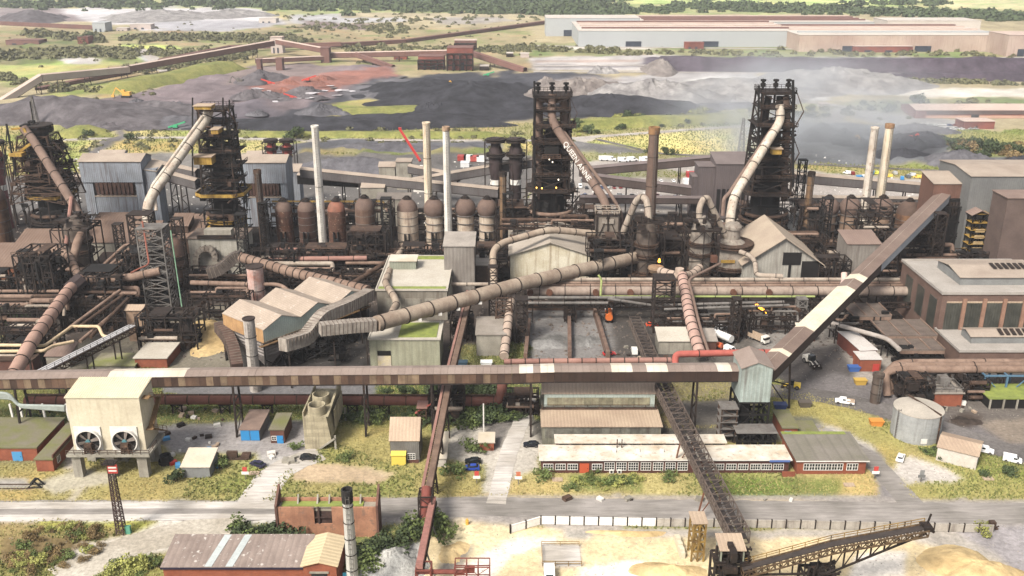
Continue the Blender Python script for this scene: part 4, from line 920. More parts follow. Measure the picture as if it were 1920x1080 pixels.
block('machine_house', 'pale transfer house at the head of the long sloping conveyor', 'transfer house', 534, 560, 385, 322, 8, bluegrey, galroof, 'mono', 2)
block('transfer_house', 'small gabled transfer house behind the rusty stoves', 'transfer house', 677, 720, 415, 352, 10, concgrey, galroof, 'gx', 1.6)
block('transfer_house', 'low grey house with open hatch below the small gabled one', 'transfer house', 706, 768, 425, 374, 7, concgrey, M('grey_brown_roof',(150,140,132),(120,110,104),.2), 'mono', 1.2)
block('transfer_house', 'cream gabled transfer house beyond the sloping conveyor, left of the grey cube', 'transfer house', 710, 740, 352, 313, 9, concgrey, galroof, 'gx', 1.8)
block('transfer_house', 'grey cube transfer house with dark opening beyond the sloping conveyor', 'transfer house', 742, 770, 356, 304, 9, concgrey, galroof, 'flat')
mv = M('mauve_grey_cladding', (122,110,110), (104,94,96), .12, rib=.9, ribdir='xy', streak=.3)
r_ = block('dark_bin_building', 'dark mauve bin building left of the right furnace', 'bin building', 1344, 1410, 410, 308, 16, mv, MATS['mauve_gallery_roof'], 'mono', 2.5)
x0,x1,y0,y1,z1 = D(r_)
m = MB(); m.box(x0-8,x0-.05,y0+2,y0+13,0,z1-1.8); P('side_wing', m, mv, r_); m = MB(); m.box(x0-10.5,x0-8.05,y0+3,y0+12,0,z1-7); P('stair_wing', m, mv, r_)
m = MB(); m.box(x0-8.3,x0-.1,y0+1.7,y0+13.3,z1-1.79,z1-1.4); m.box(x0-10.8,x0-8.1,y0+2.8,y0+12.2,z1-6.99,z1-6.6); P('wing_roof', m, MATS['mauve_gallery_roof'], r_)
for i in range(6): h = MB(); h.box(x0+1+i*2.4,x0+2.6+i*2.4,y0-.35,y0-.01,3,z1*.55); P('hopper', h, black, r_)
# transfer house and grey clad building at the right
r_ = block('transfer_house', 'brown transfer house at the top of the inclined gallery', 'transfer house', 1752, 1813, 490, 345, 13, M('rust_brown_cladding',(140,100,84),(116,84,72),.2,rib=.9), galroof, 'mono', 2.2)
x0,x1,y0,y1,z1 = D(r_)
m = MB(); frame_struct(m, x0-1, x1+1, y0-3, y0-.4, [0,6,12,18,z1-9], 4, 1, .5); P('steelwork', m, black, r_)
for i in range(10): h = MB(); xx=x0+(x1-x0)*(i+.5)/10; h.box(xx-.5,xx+.5,y0-1.4,y0-.1,z1-13,z1-7.5); P('hopper', h, steel, r_)
m = MB(); m.box(x0-.6,x1+.6,y0-.8,y0-.05,0,z1-6); P('bay_shade_sheet', m, black, r_)  # solid black sheet stands in for the shade inside the open bay
greyclad = M('grey_green_cladding', (136,136,134), (122,122,122), .08, rib=.9, ribdir='xy', fine=1)
r_ = block('clad_building', 'large grey clad sinter building cut by the right edge', 'building', 1822, 1990, 500, 331, 30, greyclad, galroof, 'gx', 1.5, z0=0)
x0,x1,y0,y1,z1 = D(r_)
m = MB(); m.box(x0+1,x1,y0-.3,y0-.01,1,7.5); P('base_shade_sheet', m, black, r_)  # black strip on the wall foot painted as the shade of an open base
m = MB(); frame_struct(m, x0+1, x0+7.2, y0-5, y0-.5, [0,4,8,11,14,17,20,z1*.62], 2, 1, .4, deck=[1,2,3,4,5,6]); P('stair_tower', m, [black, yellow], r_)
h = MB(); h.slab((x0-.3,y0-6,z1*.62),(x0+3.6,y0-6,z1*.62+2),(x0+3.6,y0,z1*.62+2),(x0-.3,y0,z1*.62),.2); h.slab((x0+3.62,y0-6,z1*.62+2),(x0+8,y0-6,z1*.62),(x0+8,y0,z1*.62),(x0+3.62,y0,z1*.62+2),.2); P('stair_roof', h, roofbrown, r_)
for i in range(5): h = MB(); h.box(x0+2.6,x0+6.4,y0-5.4,y0-5.1,6+i*2.6,7.4+i*2.6); P('stair_louvre', h, M('tan_louvre',(206,176,120),(160,130,90),.5), r_)  # plain tan louvre strips on the stair tower front
r_ = block('brick_stack_building', 'tall plain brown brick wall at the right edge below the grey clad building', 'building', 1890, 2010, 530, 372, 12, M('purple_brown_brick',(126,106,98),(108,90,84),.2), roofbrown, 'flat')
gl = MB(); a=W(1798,448,395); b=W(1895,485,365); girder(gl,a,b,3,2.2,10,.35); P_=thing('pipe_bridge','sloping red-brown lattice walkway in front of the grey clad building','bridge',(a.x,a.y,0)); P('lattice', gl, M('red_brown_steel',(130,84,76),(96,64,58),.4), P_)
# pairs of dark vessels behind
def vessel_pair(label, pxs, yt, yb_, body, w, Y, bandm):
    c = [W(p,yb_,Y).x for p in pxs]; r = thing('cooling_vessels', label, 'vessels', (sum(c)/len(c), Y, 0)); zt = ZZ(yt, Y)
    for x in c:
        m = MB(); m.lathe(x, Y, [(w,0),(w,zt*.55),(w*1.2,zt*.6),(w*1.25,zt*.85),(w*.9,zt*.9),(w*.9,zt)], 16); o = P('vessel', m, body, r)
        m = MB(); m.lathe(x, Y, [(w*1.02,zt*.44),(w*1.06,zt*.44),(w*1.06,zt*.5),(w*1.02,zt*.5)], 16); P('band', m, bandm, o)
        m = MB(); ring_deck(m, x, Y, w*1.8, zt*.78, rail=True, n=14, w=w*.6); ring_deck(m, x, Y, w*1.8, zt*.95, rail=True, n=14, w=w*.8); P('ring_gallery', m, steel, o)
    m = MB(); frame_struct(m, min(c)-w*2, max(c)+w*2, Y-w, Y+w*2, [0,zt*.35,zt*.7,zt*.95], 3, 1, .4); P('steelwork', m, steel, r)
    return r
vessel_pair('two dark round scrubber vessels left of the centre furnace', [930,967], 258, 372, M('dark_purple_vessel',(84,68,68),(66,54,54),.3), 2.6, 445, whitepaint)
vessel_pair('pair of red and yellow vessels in the distance behind the middle bin building', [512,541], 262, 316, M('red_vessel',(176,70,60),(130,60,54),.4), 2.2, 520, yellow)
vessel_pair('red dome-topped vessel and frame at the far left edge', [4], 262, 380, M('pink_red_vessel',(160,78,78),(120,66,64),.3), 3.2, 430, whitepaint)
m = MB(); m.beam(W(790,304,500), W(750,243,520), .9); m.cbox(W(791,306,500), 4,3,3); r_=thing('mobile_crane','red telescopic crane jib raised up to the left behind the conveyors','crane',W(790,310,500)); m2=MB(); m2.beam(W(788,302,500),W(750,243,520),1.0); m2.cbox(W(750,243,520),1.6,1.2,1.2); P('jib', m2, gloss('crane_red',(206,46,40),.5), r_)
m2=MB(); c=W(790,310,500); m2.cbox((c.x,c.y,0),9,3,3.4); m2.beam((c.x,c.y,3),c,1.6); P('carrier', m2, whitepaint, r_)
# brown stepped roofs between the two left furnaces, cast houses
br = M('rust_brown_roof', (148,122,106), (124,98,84), .1, rib=1.2, bump=.2)
block('casting_bay', 'brown roofed casting bay, upper of the stepped roofs left of white downcomer', 'casting bay', 168, 272, 470, 424, 12, concgrey, br, 'mono', 2.5)
block('casting_bay', 'long brown roofed casting bay, lower step with pale wall below', 'casting bay', 150, 282, 500, 455, 16, concgrey, br, 'mono', 4.5)
block('casting_bay', 'brown roofed hut right of the white downcomer foot', 'casting bay', 318, 352, 470, 424, 9, steel2, br, 'mono', 3)
block('casting_bay', 'brown sloping roof beside the hut, left of the yellow ringed furnace', 'casting bay', 330, 372, 475, 447, 20, steel2, br, 'mono', 5)
block('casting_bay', 'wide dark brown roofed bay below the leftmost furnace', 'casting bay', 22, 128, 500, 466, 14, steel, br, 'mono', 4)
block('casting_bay', 'low dark brown roof in front of the bay below the leftmost furnace', 'casting bay', 45, 110, 520, 478, 9, steel, br, 'mono', 1.5)
r_ = block('rusty_shed', 'rust red shed with pitched brown roof cut by the left edge', 'shed', -60, 26, 560, 500, 16, M('orange_rust_wall',(150,86,50),(104,64,44),.3,streak=.5), br, 'mono', 4)
r_ = block('cast_house', 'pale grey concrete block under the yellow ringed furnace', 'building', 352, 455, 520, 448, 14, M('stained_pale_wall',(184,180,168),(150,142,130),.2,streak=.5,sc_col=(110,100,88)), M('brown_grey_top',(130,112,100),(104,90,80),.3), 'flat')
x0,x1,y0,y1,z1=D(r_); m=MB(); m.box(x0+6,x1-5,y0+2,y0+6,z1+.36,z1+3); P('roof_hut', m, concgrey, r_); m=MB(); m.box(x0+4,x1-3,y0-1,y0+.2,z1+.4,z1+1.6); m.box(x0+4,x1-3,y0-1.2,y0-1.02,z1+1.4,z1+1.7); P('gutter', m, steel, r_)
d_=MB(); q=[W(368,505,y0-3),W(368,478,y0-2.5),W(378,466,y0-2),W(396,466,y0-2),W(404,476,y0-2.5),W(404,490,y0-3)]; d_.tube(fillet(q,3),1.5,4,ph=math.pi/4); hoops(d_, fillet(q,3), 1.75, 1.6, .2, 4, ph=math.pi/4); P('arched_duct', d_, M('stained_duct',(150,140,128),(96,84,76),.4,streak=.4), r_)
# ---------------------------------------------------------------- gas cleaning, cast houses, pipe bridges in front of the furnaces
ductm = M('pale_stained_duct', (184,174,162), (140,126,116), .4, streak=.6, sc_col=(100,84,74))
# big diagonal gas main
pts = [W(1192,483,350), W(985,530,312), W(705,607,270)]
r_ = pipe_run('gas_main', 'huge tan gas main running diagonally down left from the dark vessels to the ducts', pts, 2.45, pipetan, step=9.5, n=18, cat='gas main', legs=[(W(930,545,302).x,302,ZZ(545,302)),(W(1095,505,332).x,332,ZZ(505,332))])
t_ = MB(); c=W(945,600,300); lattice(t_, c.x, 298, 6, 5, 0, ZZ(545,300)-2.5, 5, .4, d0=4,d1=3.5); P('lattice', t_, steel2, r_)
for f in (.35,.5,.62,.75): b_=MB(); q=pts[1].lerp(pts[2], f); b_.cbox((q.x+1,q.y-1.6,q.z-2.2),1.2,1.2,.8); P('drip_pot', b_, whitepaint, r_)
def rect_duct(name, label, pts, r, mat, step=1.3, rad=3, group='ribbed rectangular ducts'):
    pts=[Vector(p) for p in pts]; fp = fillet(pts, rad) if len(pts)>2 else pts
    root = thing(name, label, 'duct', (pts[0].x,pts[0].y,0), group)
    m=MB(); m.tube(fp, r*1.41, 4, ph=math.pi/4); P('duct_body', m, mat, root)
    acc=0; k=0
    for a,b in zip(fp[:-1],fp[1:]):
        L=(b-a).length; d=(b-a).normalized()
        while acc<L:
            p=a+d*acc; h=MB(); h.tube([p-d*.09,p+d*.09], r*1.41*1.06, 4, ph=math.pi/4); P('stiffener', h, M('duct_rib',(150,136,124),(110,94,84),.5), root); acc+=step
        acc-=L
    l=MB(); 
    for p in (pts[0].lerp(pts[1],.4), pts[-2].lerp(pts[-1],.6)): l.beam((p.x,p.y,0),(p.x,p.y,p.z-r),.45)
    P('trestle', l, steel, root); return root
rect_duct('ribbed_duct', 'ribbed duct climbing along the filter house front in an S bend', [W(692,552,300), W(648,575,284), W(606,592,275), W(590,612,272), W(574,634,266), W(555,640,262), W(530,647,258)], 1.9, ductm)
rect_duct('ribbed_duct', 'straight ribbed duct joining the big diagonal gas main', [W(703,608,270), W(660,611,267), W(600,617,263)], 1.75, ductm)
rect_duct('ribbed_duct', 'dark ribbed duct bending down at the left end of the filter house', [W(412,612,282), W(428,632,276), W(438,655,270), W(445,690,262)], 1.7, M('dark_brown_duct',(120,92,80),(84,64,56),.4))
rect_duct('ribbed_duct', 'dark ribbed duct rising right to the brown pipe below the yellow ringed furnace', [W(392,510,332), W(412,506,332), W(440,482,336), W(452,480,336)], 1.9, M('sooty_ribbed_duct',(112,100,92),(70,60,54),.4))
pipe_run('gas_main', 'brown hooped gas main sloping right behind the filter house roofs', [W(450,482,336), W(560,514,322), W(690,545,305)], 1.9, pipebrown, step=3.2, n=14, cat='gas main', legs=[(W(520,505,328).x,328,ZZ(505,328)),(W(620,528,314).x,314,ZZ(528,314))])
# filter house, set obliquely
P1=G(492.6,618.5,16); U=(G(689,548.5,16)-P1).normalized(); LU=(G(689,548.5,16)-P1).length; Vv=Vector((-U.y,U.x,0)); LV=21
r_=thing('filter_house','filter house with three gabled tan roofs beside the hooped gas main','filter house',(P1.x,P1.y,0))
Q=lambda u,v,z: P1+U*u+Vv*v+Vector((0,0,z-16))
for i in range(3):
    u0=LU*i/3; u1=LU*(i+1)/3; uc=(u0+u1)/2; q=MB(); o=.35
    q.slab(Q(u0+.02,-o,16),Q(uc,-o,18.8),Q(uc,LV+o,18.8),Q(u0+.02,LV+o,16),.2); q.slab(Q(uc+.01,-o,18.8),Q(u1-.02,-o,16),Q(u1-.02,LV+o,16),Q(uc+.01,LV+o,18.8),.2)
    P('roof',q,M('tan_grey_roof',(192,174,156),(170,152,136),.15,rib=1.0,ribdir='xy',spots=(210,196,184),bump=.1),r_)
    g=MB(); g.add([Q(u0,0,11.5),Q(u1,0,11.5),Q(u1,0,15.8),Q(uc,0,18.5),Q(u0,0,15.8),Q(u0,.3,11.5),Q(u1,.3,11.5),Q(u1,.3,15.8),Q(uc,.3,18.5),Q(u0,.3,15.8)],[(0,1,2,3,4),(9,8,7,6,5),(0,5,6,1),(4,3,8,9),(3,2,7,8)])
    P('gable',g,M('pale_green_cladding',(198,212,204),(178,190,180),.2,rib=1.0,ribdir='xy'),r_)
m=MB(); m.add([Q(0,0,11.5),Q(0,LV,11.5),Q(0,LV,15.8),Q(0,0,15.8),Q(.3,0,11.5),Q(.3,LV,11.5),Q(.3,LV,15.8),Q(.3,0,15.8)],[(0,3,2,1),(4,5,6,7),(0,1,5,4),(1,2,6,5),(2,3,7,6)]); P('side_wall',m,M('ochre_cladding',(206,160,104),(176,134,90),.3,rib=1.0,ribdir='xy',streak=.4),r_)
m=MB(); m.add([Q(LU,0,11.5),Q(LU,LV,11.5),Q(LU,LV,15.8),Q(LU,0,15.8),Q(0,LV,11.5),Q(0,LV,15.8)],[(0,1,2,3),(1,4,5,2)]); P('rear_wall',m,concgrey,r_)
louv=M('grey_louvres',(160,152,148),(130,120,116),.4,rib=1.1,ribdir='z',bump=.8)
for i in range(6):
    u0=LU*i/6+.3; u1=LU*(i+1)/6-.3; uc=(u0+u1)/2
    for (v0,v1) in ((.5,8),(9,LV-.5)):
        m=MB(); vc=(v0+v1)/2; z0,z1,zt_=1.6,6.5,11.3
        c8=[Q(u0,v0,z1),Q(u1,v0,z1),Q(u1,v1,z1),Q(u0,v1,z1)]; t8=[Q(u0,v0,zt_),Q(u1,v0,zt_),Q(u1,v1,zt_),Q(u0,v1,zt_)]; b8=[Q(uc-.6,vc-.6,z0),Q(uc+.6,vc-.6,z0),Q(uc+.6,vc+.6,z0),Q(uc-.6,vc+.6,z0)]
        m.add(b8+c8+t8,[(0,3,2,1),(8,9,10,11),(0,1,5,4),(1,2,6,5),(2,3,7,6),(3,0,4,7),(4,5,9,8),(5,6,10,9),(6,7,11,10),(7,4,8,11)])
        P('hopper',m,louv if i<2 else steel,r_)
m=MB()
for i in range(7):
    for v in (0.2,8.5,LV): a=Q(LU*i/6,v,0); m.beam(a,a+Vector((0,0,11.4)),.45)
    if i<6: m.beam(Q(LU*i/6,0,0),Q(LU*(i+1)/6,0,6),.25); m.beam(Q(LU*(i+1)/6,0,0),Q(LU*i/6,0,6),.25)
clutter(m,Q(20,-4,0).x-8,Q(30,-4,0).x,Q(20,-4,0).y-3,Q(25,0,0).y,0,9,50,(.25,.4),9)
P('steelwork',m,black,r_)
m=MB(); m.add([Q(-2,-1.4,11),Q(LU,-1.4,11),Q(LU,-.05,11),Q(-2,-.05,11),Q(-2,-1.4,11.2),Q(LU,-1.4,11.2),Q(LU,-.05,11.2),Q(-2,-.05,11.2)],[(0,3,2,1),(4,5,6,7),(0,1,5,4),(1,2,6,5),(2,3,7,6),(3,0,4,7)]); m.rail([Q(-2,-1.4,11.2),Q(LU,-1.4,11.2)],1.2,.15); P('walkway',m,M('rusty_ochre_steel',(160,124,80),(110,84,60),.5),r_)
door(r_, Q(8.5,-.02,11.6), .1,.1, gloss('door_blue',(110,170,200),.5)); 
chimney('short pale stack at the corner of the filter house',466,596,258,1.75,1.65,M('pale_stained_stack',(200,192,184),(160,148,140),.3,streak=.4),M('dark_rim',(80,64,58)),cap=.5,bands=3)
chimney('stubby stack with orange rust on white paint behind the filter house',477,498,322,2.9,2.9,M('white_paint_orange_rust',(216,196,188),(196,110,80),.25,streak=.7,sc_col=(196,90,60)),M('dark_rim'),cap=.5,bands=1)
# grass-roofed block and its annexes
gr=M('pale_gravel_roof',(206,198,184),(190,180,164),.15,fine=1.5); grwall=M('grey_panel_wall',(160,152,138),(130,122,110),.2,rib=3,streak=.4)
r_=block('office_block','flat-roofed block with moss edged pale roof and a rooftop plant room','building',706,838,600,545,38,grwall,gr,'flat',parapet=.7)
x0,x1,y0,y1,z1=D(r_)
m=MB(); m.box(x0+2,x1-13,y1-16,y1-9,z1+.36,z1+3.6); o=P('plant_room',m,M('sage_cladding',(160,164,146),(140,142,124),.2,rib=1),r_); m=MB(); m.box(x0+1.6,x1-12.6,y1-16.4,y1-8.6,z1+3.61,z1+3.9); P('plant_room_roof',m,whiteroof,o)
m=MB(); m.box(x0+.5,x1-.5,y0+.2,y0+3,z1+.36,z1+.55); m.box(x0+8,x1-.5,y1-4,y1-.5,z1+.36,z1+.6); P('moss',m,moss,r_)
for i in range(9): h=MB(); yy=y0+2+i*(y1-y0-4)/8; h.box(x1+.41,x1+.6,yy-.9,yy+.9,2,z1-1.5); P('side_panel',h,M('cream_panel',(206,200,180),(180,172,150),.4,streak=.3),r_)
for i in range(3): h=MB(); xx=x0+3+i*7; h.box(xx,xx+5.5,y0-.3,y0-.01,3,z1-3); P('front_panel',h,concgrey,r_)
r_=block('annex_building','lower sage grey annex with grass roof and roller shutter, above the long gallery','building',692,824,692,637,14,M('sage_concrete',(176,176,150),(156,152,126),.2,rib=2.2,streak=.3),gr,'flat',parapet=.6)
x0,x1,y0,y1,z1=D(r_); m=MB(); m.box(x0+9,x1-1,y0+1,y1-1,z1+.36,z1+.55); P('moss',m,moss,r_); m=MB(); m.box(x0+2.4,x0+6.6,y0-.2,y0-.01,.5,4.6); P('shutter',m,M('cream_shutter',(224,206,160),(200,190,190),.5,rib=.4,ribdir='z'),r_); m=MB(); m.box(x0+2.4,x0+6.6,y0-.18,y0-.01,4.7,6.3); P('opening',m,black,r_)  # black panel above the shutter stands for a shaded opening
block('pump_house','grey roofed pump house between gas main and small pink pipe','building',893,948,668,628,15,concgrey,M('grey_gravel_roof',(170,160,150),(150,140,128),.3),'flat')
block('silo_building','narrow grey box building standing in front of the cream stoves','building',832,889,560,462,13,M('weathered_grey_box',(158,150,142),(130,120,112),.15,rib=1.3,ribdir='xy',streak=.6,sc_col=(110,96,86)),M('weathered_pale_roof',(180,170,160)),'mono',1.5)
block('low_grey_building','low brown-grey roofed building right of the narrow grey box','building',890,925,545,498,12,steel2,M('weathered_pale_roof'),'flat')
# long arched pipe over the white cast house
pipe_run('blast_pipe','tan pipe arching over the white cast house roof and dropping at its left',[W(926,535,335),W(924,470,345),W(942,455,350),W(1030,430,360),W(1114,438,366)],1.35,pipetan,step=7,rad=5,n=14)
whouse=M('white_streaked_wall',(226,218,196),(196,180,144),.12,streak=.6,sc_col=(150,120,84))
r_=block('cast_house','white gabled cast house below the centre furnace','cast house',957,1106,527,478,34,whouse,M('dusty_cream_roof',(190,178,164),(168,156,142),.12),'gy',5.2,over=1.0)
r_=block('cast_house','cast house with tan pitched roof and open gable below the right furnace','cast house',1396,1538,545,492,30,M('pale_sheet_wall',(186,182,172),(160,154,144),.12,rib=1.2,streak=.4),M('tan_pitched_roof',(196,178,156),(170,150,134),.12,rib=1.2,ribdir='y'),'gy',10,over=1.5)
x0,x1,y0,y1,z1=D(r_); m=MB(); m.box((x0+x1)/2,(x0+x1)/2+7,y0-.2,y0-.01,z1-1,z1+4); m.box((x0+x1)/2+2.5,(x0+x1)/2+3.5,y0-.2,y0-.01,0,z1-1.01); m.box(x1-7,x1-.5,y0-.2,y0-.01,0,z1+.5); P('bay_shade_sheet',m,black,r_)  # black sheets on the gable stand for the shade behind its openings
# dust catchers and scrubbers
vm=M('sooty_brown_vessel',(118,104,94),(86,74,66),.3,streak=.5); vg=M('grey_tan_vessel',(172,162,150),(140,126,114),.25,streak=.5,spots=(120,96,80))
def scrubber(label,px,yb_,yt,w,Y,mat,neck,dome=True,frame=True,cone=False,group='gas scrubbing vessels'):
    x=W(px,yb_,Y).x; zt=ZZ(yt,Y); r=thing('scrubber_vessel',label,'vessel',(x,Y,0),group)
    m=MB()
    if cone: m.lathe(x,Y,[(w*.3,2),(w,7),(w,zt*.62),(w*.95,zt*.64),(w*.42,zt*.74),(w*.42,zt*.9),(w*.5,zt*.91),(w*.5,zt*.95),(w*.34,zt)],24)
    else: m.lathe(x,Y,[(w*.3,2),(w,5),(w,zt*.82),(w*.8,zt*.9),(w*.35,zt*.96),(w*.35,zt)],24)
    P('shell',m,mat,r)
    for f in ((.25,.62) if cone else (.2,.45,.6)): m=MB(); ring_deck(m,x,Y,w*1.22,zt*f,rail=True,n=20,w=w*.2); P('ring_gallery',m,[steel,steel2],r)
    m=MB()
    for a in range(4): aa=math.pi/4+a*math.pi/2; m.beam((x+w*1.0*math.cos(aa),Y+w*1.0*math.sin(aa),0),(x+w*1.0*math.cos(aa),Y+w*1.0*math.sin(aa),7),.6)
    for a in range(4): aa=math.pi/4+a*math.pi/2; bb=aa+math.pi/2; m.beam((x+w*math.cos(aa),Y+w*math.sin(aa),0),(x+w*math.cos(bb),Y+w*math.sin(bb),6),.3)
    P('leg',m,steel,r).__setitem__('kind','stuff')
    if frame:
        m=MB(); frame_struct(m,x-w*1.5,x+w*1.5,Y-w*1.5,Y+w*1.5,[0,6,12,18,24,zt*.86] if zt>28 else [0,6,12,zt*.86],2,2,.4); clutter(m,x-w*1.6,x+w*1.6,Y-w*1.4,Y+w*1.4,zt*.8,zt*1.0,36,(.25,.45),int(px),.3); P('steelwork',m,steel,r)
    return r,x,zt
paint2=M('grey_cream_pipe',(190,176,160),(158,138,122),.25,streak=.4)
r1,xa,za=scrubber('dark scrubber vessel in steel frame at the upper end of the big diagonal main',1209,515,410,4.0,350,vm,None)
tube_part('gooseneck',r1,[W(1216,425,350),W(1216,395,352),W(1212,374,354),W(1202,368,356),W(1192,378,358),W(1168,436,362)],1.3,paint2,n=12,hoop=5,rad=3)
r2,xb,zb_=scrubber('grey scrubber vessel in steel frame, right neighbour of the dark one',1309,520,405,4.0,350,vg,None)
tube_part('gooseneck',r2,[W(1311,415,350),W(1311,390,351),W(1318,374,352),W(1326,370,353),W(1362,445,356)],1.2,paint2,n=12,hoop=6,rad=3)
r3,xc,zc=scrubber('big cone-topped dust catcher under the cream downcomer',1366,528,418,7.0,356,vg,None,frame=False,cone=True)
m=MB(); c=W(1366,490,349); m.box(c.x-3,c.x+2.4,348.6,348.9,c.z-.6,c.z+.6); P('yellow_patch',m,yellow,r3)
# dust catcher house with square top for centre furnace
r_=thing('dust_catcher','square topped dust catcher where the lettered downcomer ends','dust catcher',(W(1140,440,366).x,366,0))
x0=W(1119,405,362).x; x1=W(1161,405,362).x; zt_=ZZ(402,362); zm_=ZZ(448,362)
m=MB(); frame_struct(m,x0,x1,361,369,[0,5,10,15,zt_],2,1,.6); P('steelwork',m,steel,r_)
m=MB(); m.box(x0+.2,x1-.2,361.3,361.8,zm_,zt_-.3); m.box(x0+.2,x0+.6,361.9,368.6,zm_,zt_-.3); m.box(x1-.6,x1-.2,361.9,368.6,zm_,zt_-.3); P('cladding',m,M('dusty_grey_plate',(150,138,126),(116,104,94),.3),r_)
m=MB(); m.lathe((x0+x1)/2,365,[(3.6,2),(3.6,zm_),(1.8,zt_)],16); P('shell',m,vm,r_)
m=MB(); m.rail([(x0-.3,361,zt_),(x1+.3,361,zt_),(x1+.3,369,zt_),(x0-.3,369,zt_),(x0-.3,361,zt_)],1.8,.3,0,2); P('railing',m,MATS['grey_cream_pipe'],r_)
m=MB(); m.cbox(((x0+x1)/2,361,zt_-3.5),4.6,.6,1.8); P('hatch',m,vg,r_)
# horizontal pipe bridge
PB='pipes of the long horizontal pipe bridge'
def hp(label,xl,xr,py,Y,r,mat,step=9,legs=0,py2=None):
    a=W(xl,py,Y); b=W(xr,py2 or py,Y)
    b.z=W(xr,py2 or py,Y).z
    return pipe_run('bridge_pipe',label,[a,b],r,mat,step=step,group=PB,n=12,cat='pipe')
bl=M('long_main_tan',(176,158,144),(146,122,108),.15,streak=.4)
r_=hp('fat tan main of the pipe bridge with round blank flanges',988,1730,546,318,1.75,bl)
for px in (994,1030,1117,1182,1375,1442): c=W(px,548,316.2); m=MB(); m.tube([(c.x,316.6,c.z),(c.x,315.4,c.z)],1.15,14); P('blank_flange',m,M('rusty_flange',(130,84,62),(100,66,52)),r_)
hp('pale pipe along the back of the pipe bridge, topmost',1020,1730,524,326,.7,paint2)
hp('thin dusty pipe second from the top of the pipe bridge',1020,1730,530,324,.45,pipebrown)
hp('brown pipe third from the top of the pipe bridge',990,1730,535,322,.6,pipebrown)
hp('lime green service pipe running under the pipe bridge',1126,1528,556,314,.38,M('lime_green_paint',(176,190,110),(150,160,96),.4))
c=[W(1126,556,314),W(1126,552,314),W(1128,524,316),W(1122,516,316)]; pipe_run('green_riser','lime green pipe riser standing above the pipe bridge','' or c,.38,MATS['lime_green_paint'],flange=False,rad=1)
hp('grey pipe under the green one, over the slag pits',985,1222,558,310,.55,greysteel)
hp('lower grey pipe over the slag pits',985,1140,568,305,.5,greysteel)
hp('grey pipe sagging right towards the lattice tower',1140,1240,560,309,.5,greysteel,py2=575)
hp('grey pipe at mid height right of the lattice tower',1245,1470,572,304,.5,greysteel,py2=566)
hp('second grey pipe right of the lattice tower',1245,1480,580,302,.45,greysteel,py2=572)
r_=thing('pipe_bridge','steel trestles and girders carrying the long horizontal pipe bridge','bridge',(W(1300,560,318).x,318,0))
zl=ZZ(556,318)
for px in (990,1070,1128,1300,1396,1530,1620,1720):
    x=W(px,560,318).x; m=MB(); frame_struct(m,x-1.6,x+1.6,312,325,[0,zl*.5,zl-.4],1,2,.4); P('trestle',m,steel,r_)
m=MB(); xa_=W(985,556,314).x; xb_=W(1730,556,314).x
for y in (313,326): girder(m,(xa_,y,zl-2.2),(xb_,y,zl-2.2),.6,1.8,46,.3)
P('lattice',m,steel,r_)
# lattice towers
def ltower(label,px,yb_,yt,w,d,n=6,mat=None,t=.45):
    Y=YG(yb_); c=G(px,yb_); r=thing('lattice_tower',label,'lattice tower',(c.x,Y,0),'steel lattice towers'); zt=ZZ(yt,Y)
    m=MB(); lattice(m,c.x,Y,w,w,0,zt,n,t,d0=d,d1=d); P('lattice',m,mat or steel,r); m=MB(); m.box(c.x-w/2-.3,c.x+w/2+.3,Y-d/2-.3,Y+d/2+.3,zt,zt+.3); P('cap_deck',m,mat or steel,r); return r
ltower('square lattice tower standing in front of the pipe bridge below the Y pipe',1240,618,520,6.6,6,6)
ltower('lattice tower at the left end of the slag pits',978,640,560,3.6,4,5)
ltower('slim lattice tower over the dividing wall of the slag pits',1066,600,560,3,3,4)
ltower('slim trestle tower between yard and green pipe',1375,640,560,2.4,3,5)
ltower('pale lattice post right of the yellow flame',1498,612,560,3,3,4,greysteel,.35)
# Y pipe right
ym=M('cream_dusty_pipe',(204,182,164),(176,152,136),.25,streak=.3)
r_=thing('gas_main','cream Y shaped gas main with hoops coming down to the red pipe','gas main',(W(1300,600,300).x,300,0))
J=W(1280,518,322)
tube_part('left_branch',r_,[W(1238,508,334),W(1262,515,327),J],1.5,ym,n=14,hoop=4)
tube_part('right_branch',r_,[W(1312,502,334),W(1296,516,327),J+Vector((0,0,.2))],1.5,ym,n=14,hoop=4)
m=MB(); c=W(1274,511,324); m.tube([c,c+Vector((0,0,1.6))],1.6,14); P('stub',m,ym,r_)
tube_part('trunk',r_,[J+Vector((0,.5,0)),W(1284,545,312),W(1294,600,292),W(1312,662,276)],1.85,M('pinkish_cream_pipe',(204,168,154),(176,140,126),.2),n=16,hoop=3.6,rad=6)
tube_part('side_pipe',r_,[W(1350,494,330),W(1290,524,316),W(1298,552,308),W(1312,610,288),W(1330,664,274)],.5,dustpipe,n=8,rad=3)
m=MB(); c=W(1338,491,330); m.cbox(c,2.2,2.2,2.4,0); P('rusty_disc',m,M('rusty_flange'),r_)
fl=MB(); c=W(1236,492,338); fl.lathe(c.x,c.y,[(.3,c.z),(.5,c.z+.5),(.3,c.z+1.1),(.02,c.z+1.7)],8); r_=thing('gas_flare','small orange flame burning at the left arm of the Y pipe','flame',c); P('flame',fl,emit('flame',(255,160,40),5),r_)
m=MB(); c=W(1230,503,337); m.lathe(c.x,c.y,[(2.4,c.z-1.5),(3.2,c.z),(3.0,c.z+.6),(2,c.z+.9)],12); P('platform',m,M('ochre_tan_steel',(176,144,112),(120,96,78),.6),r_)
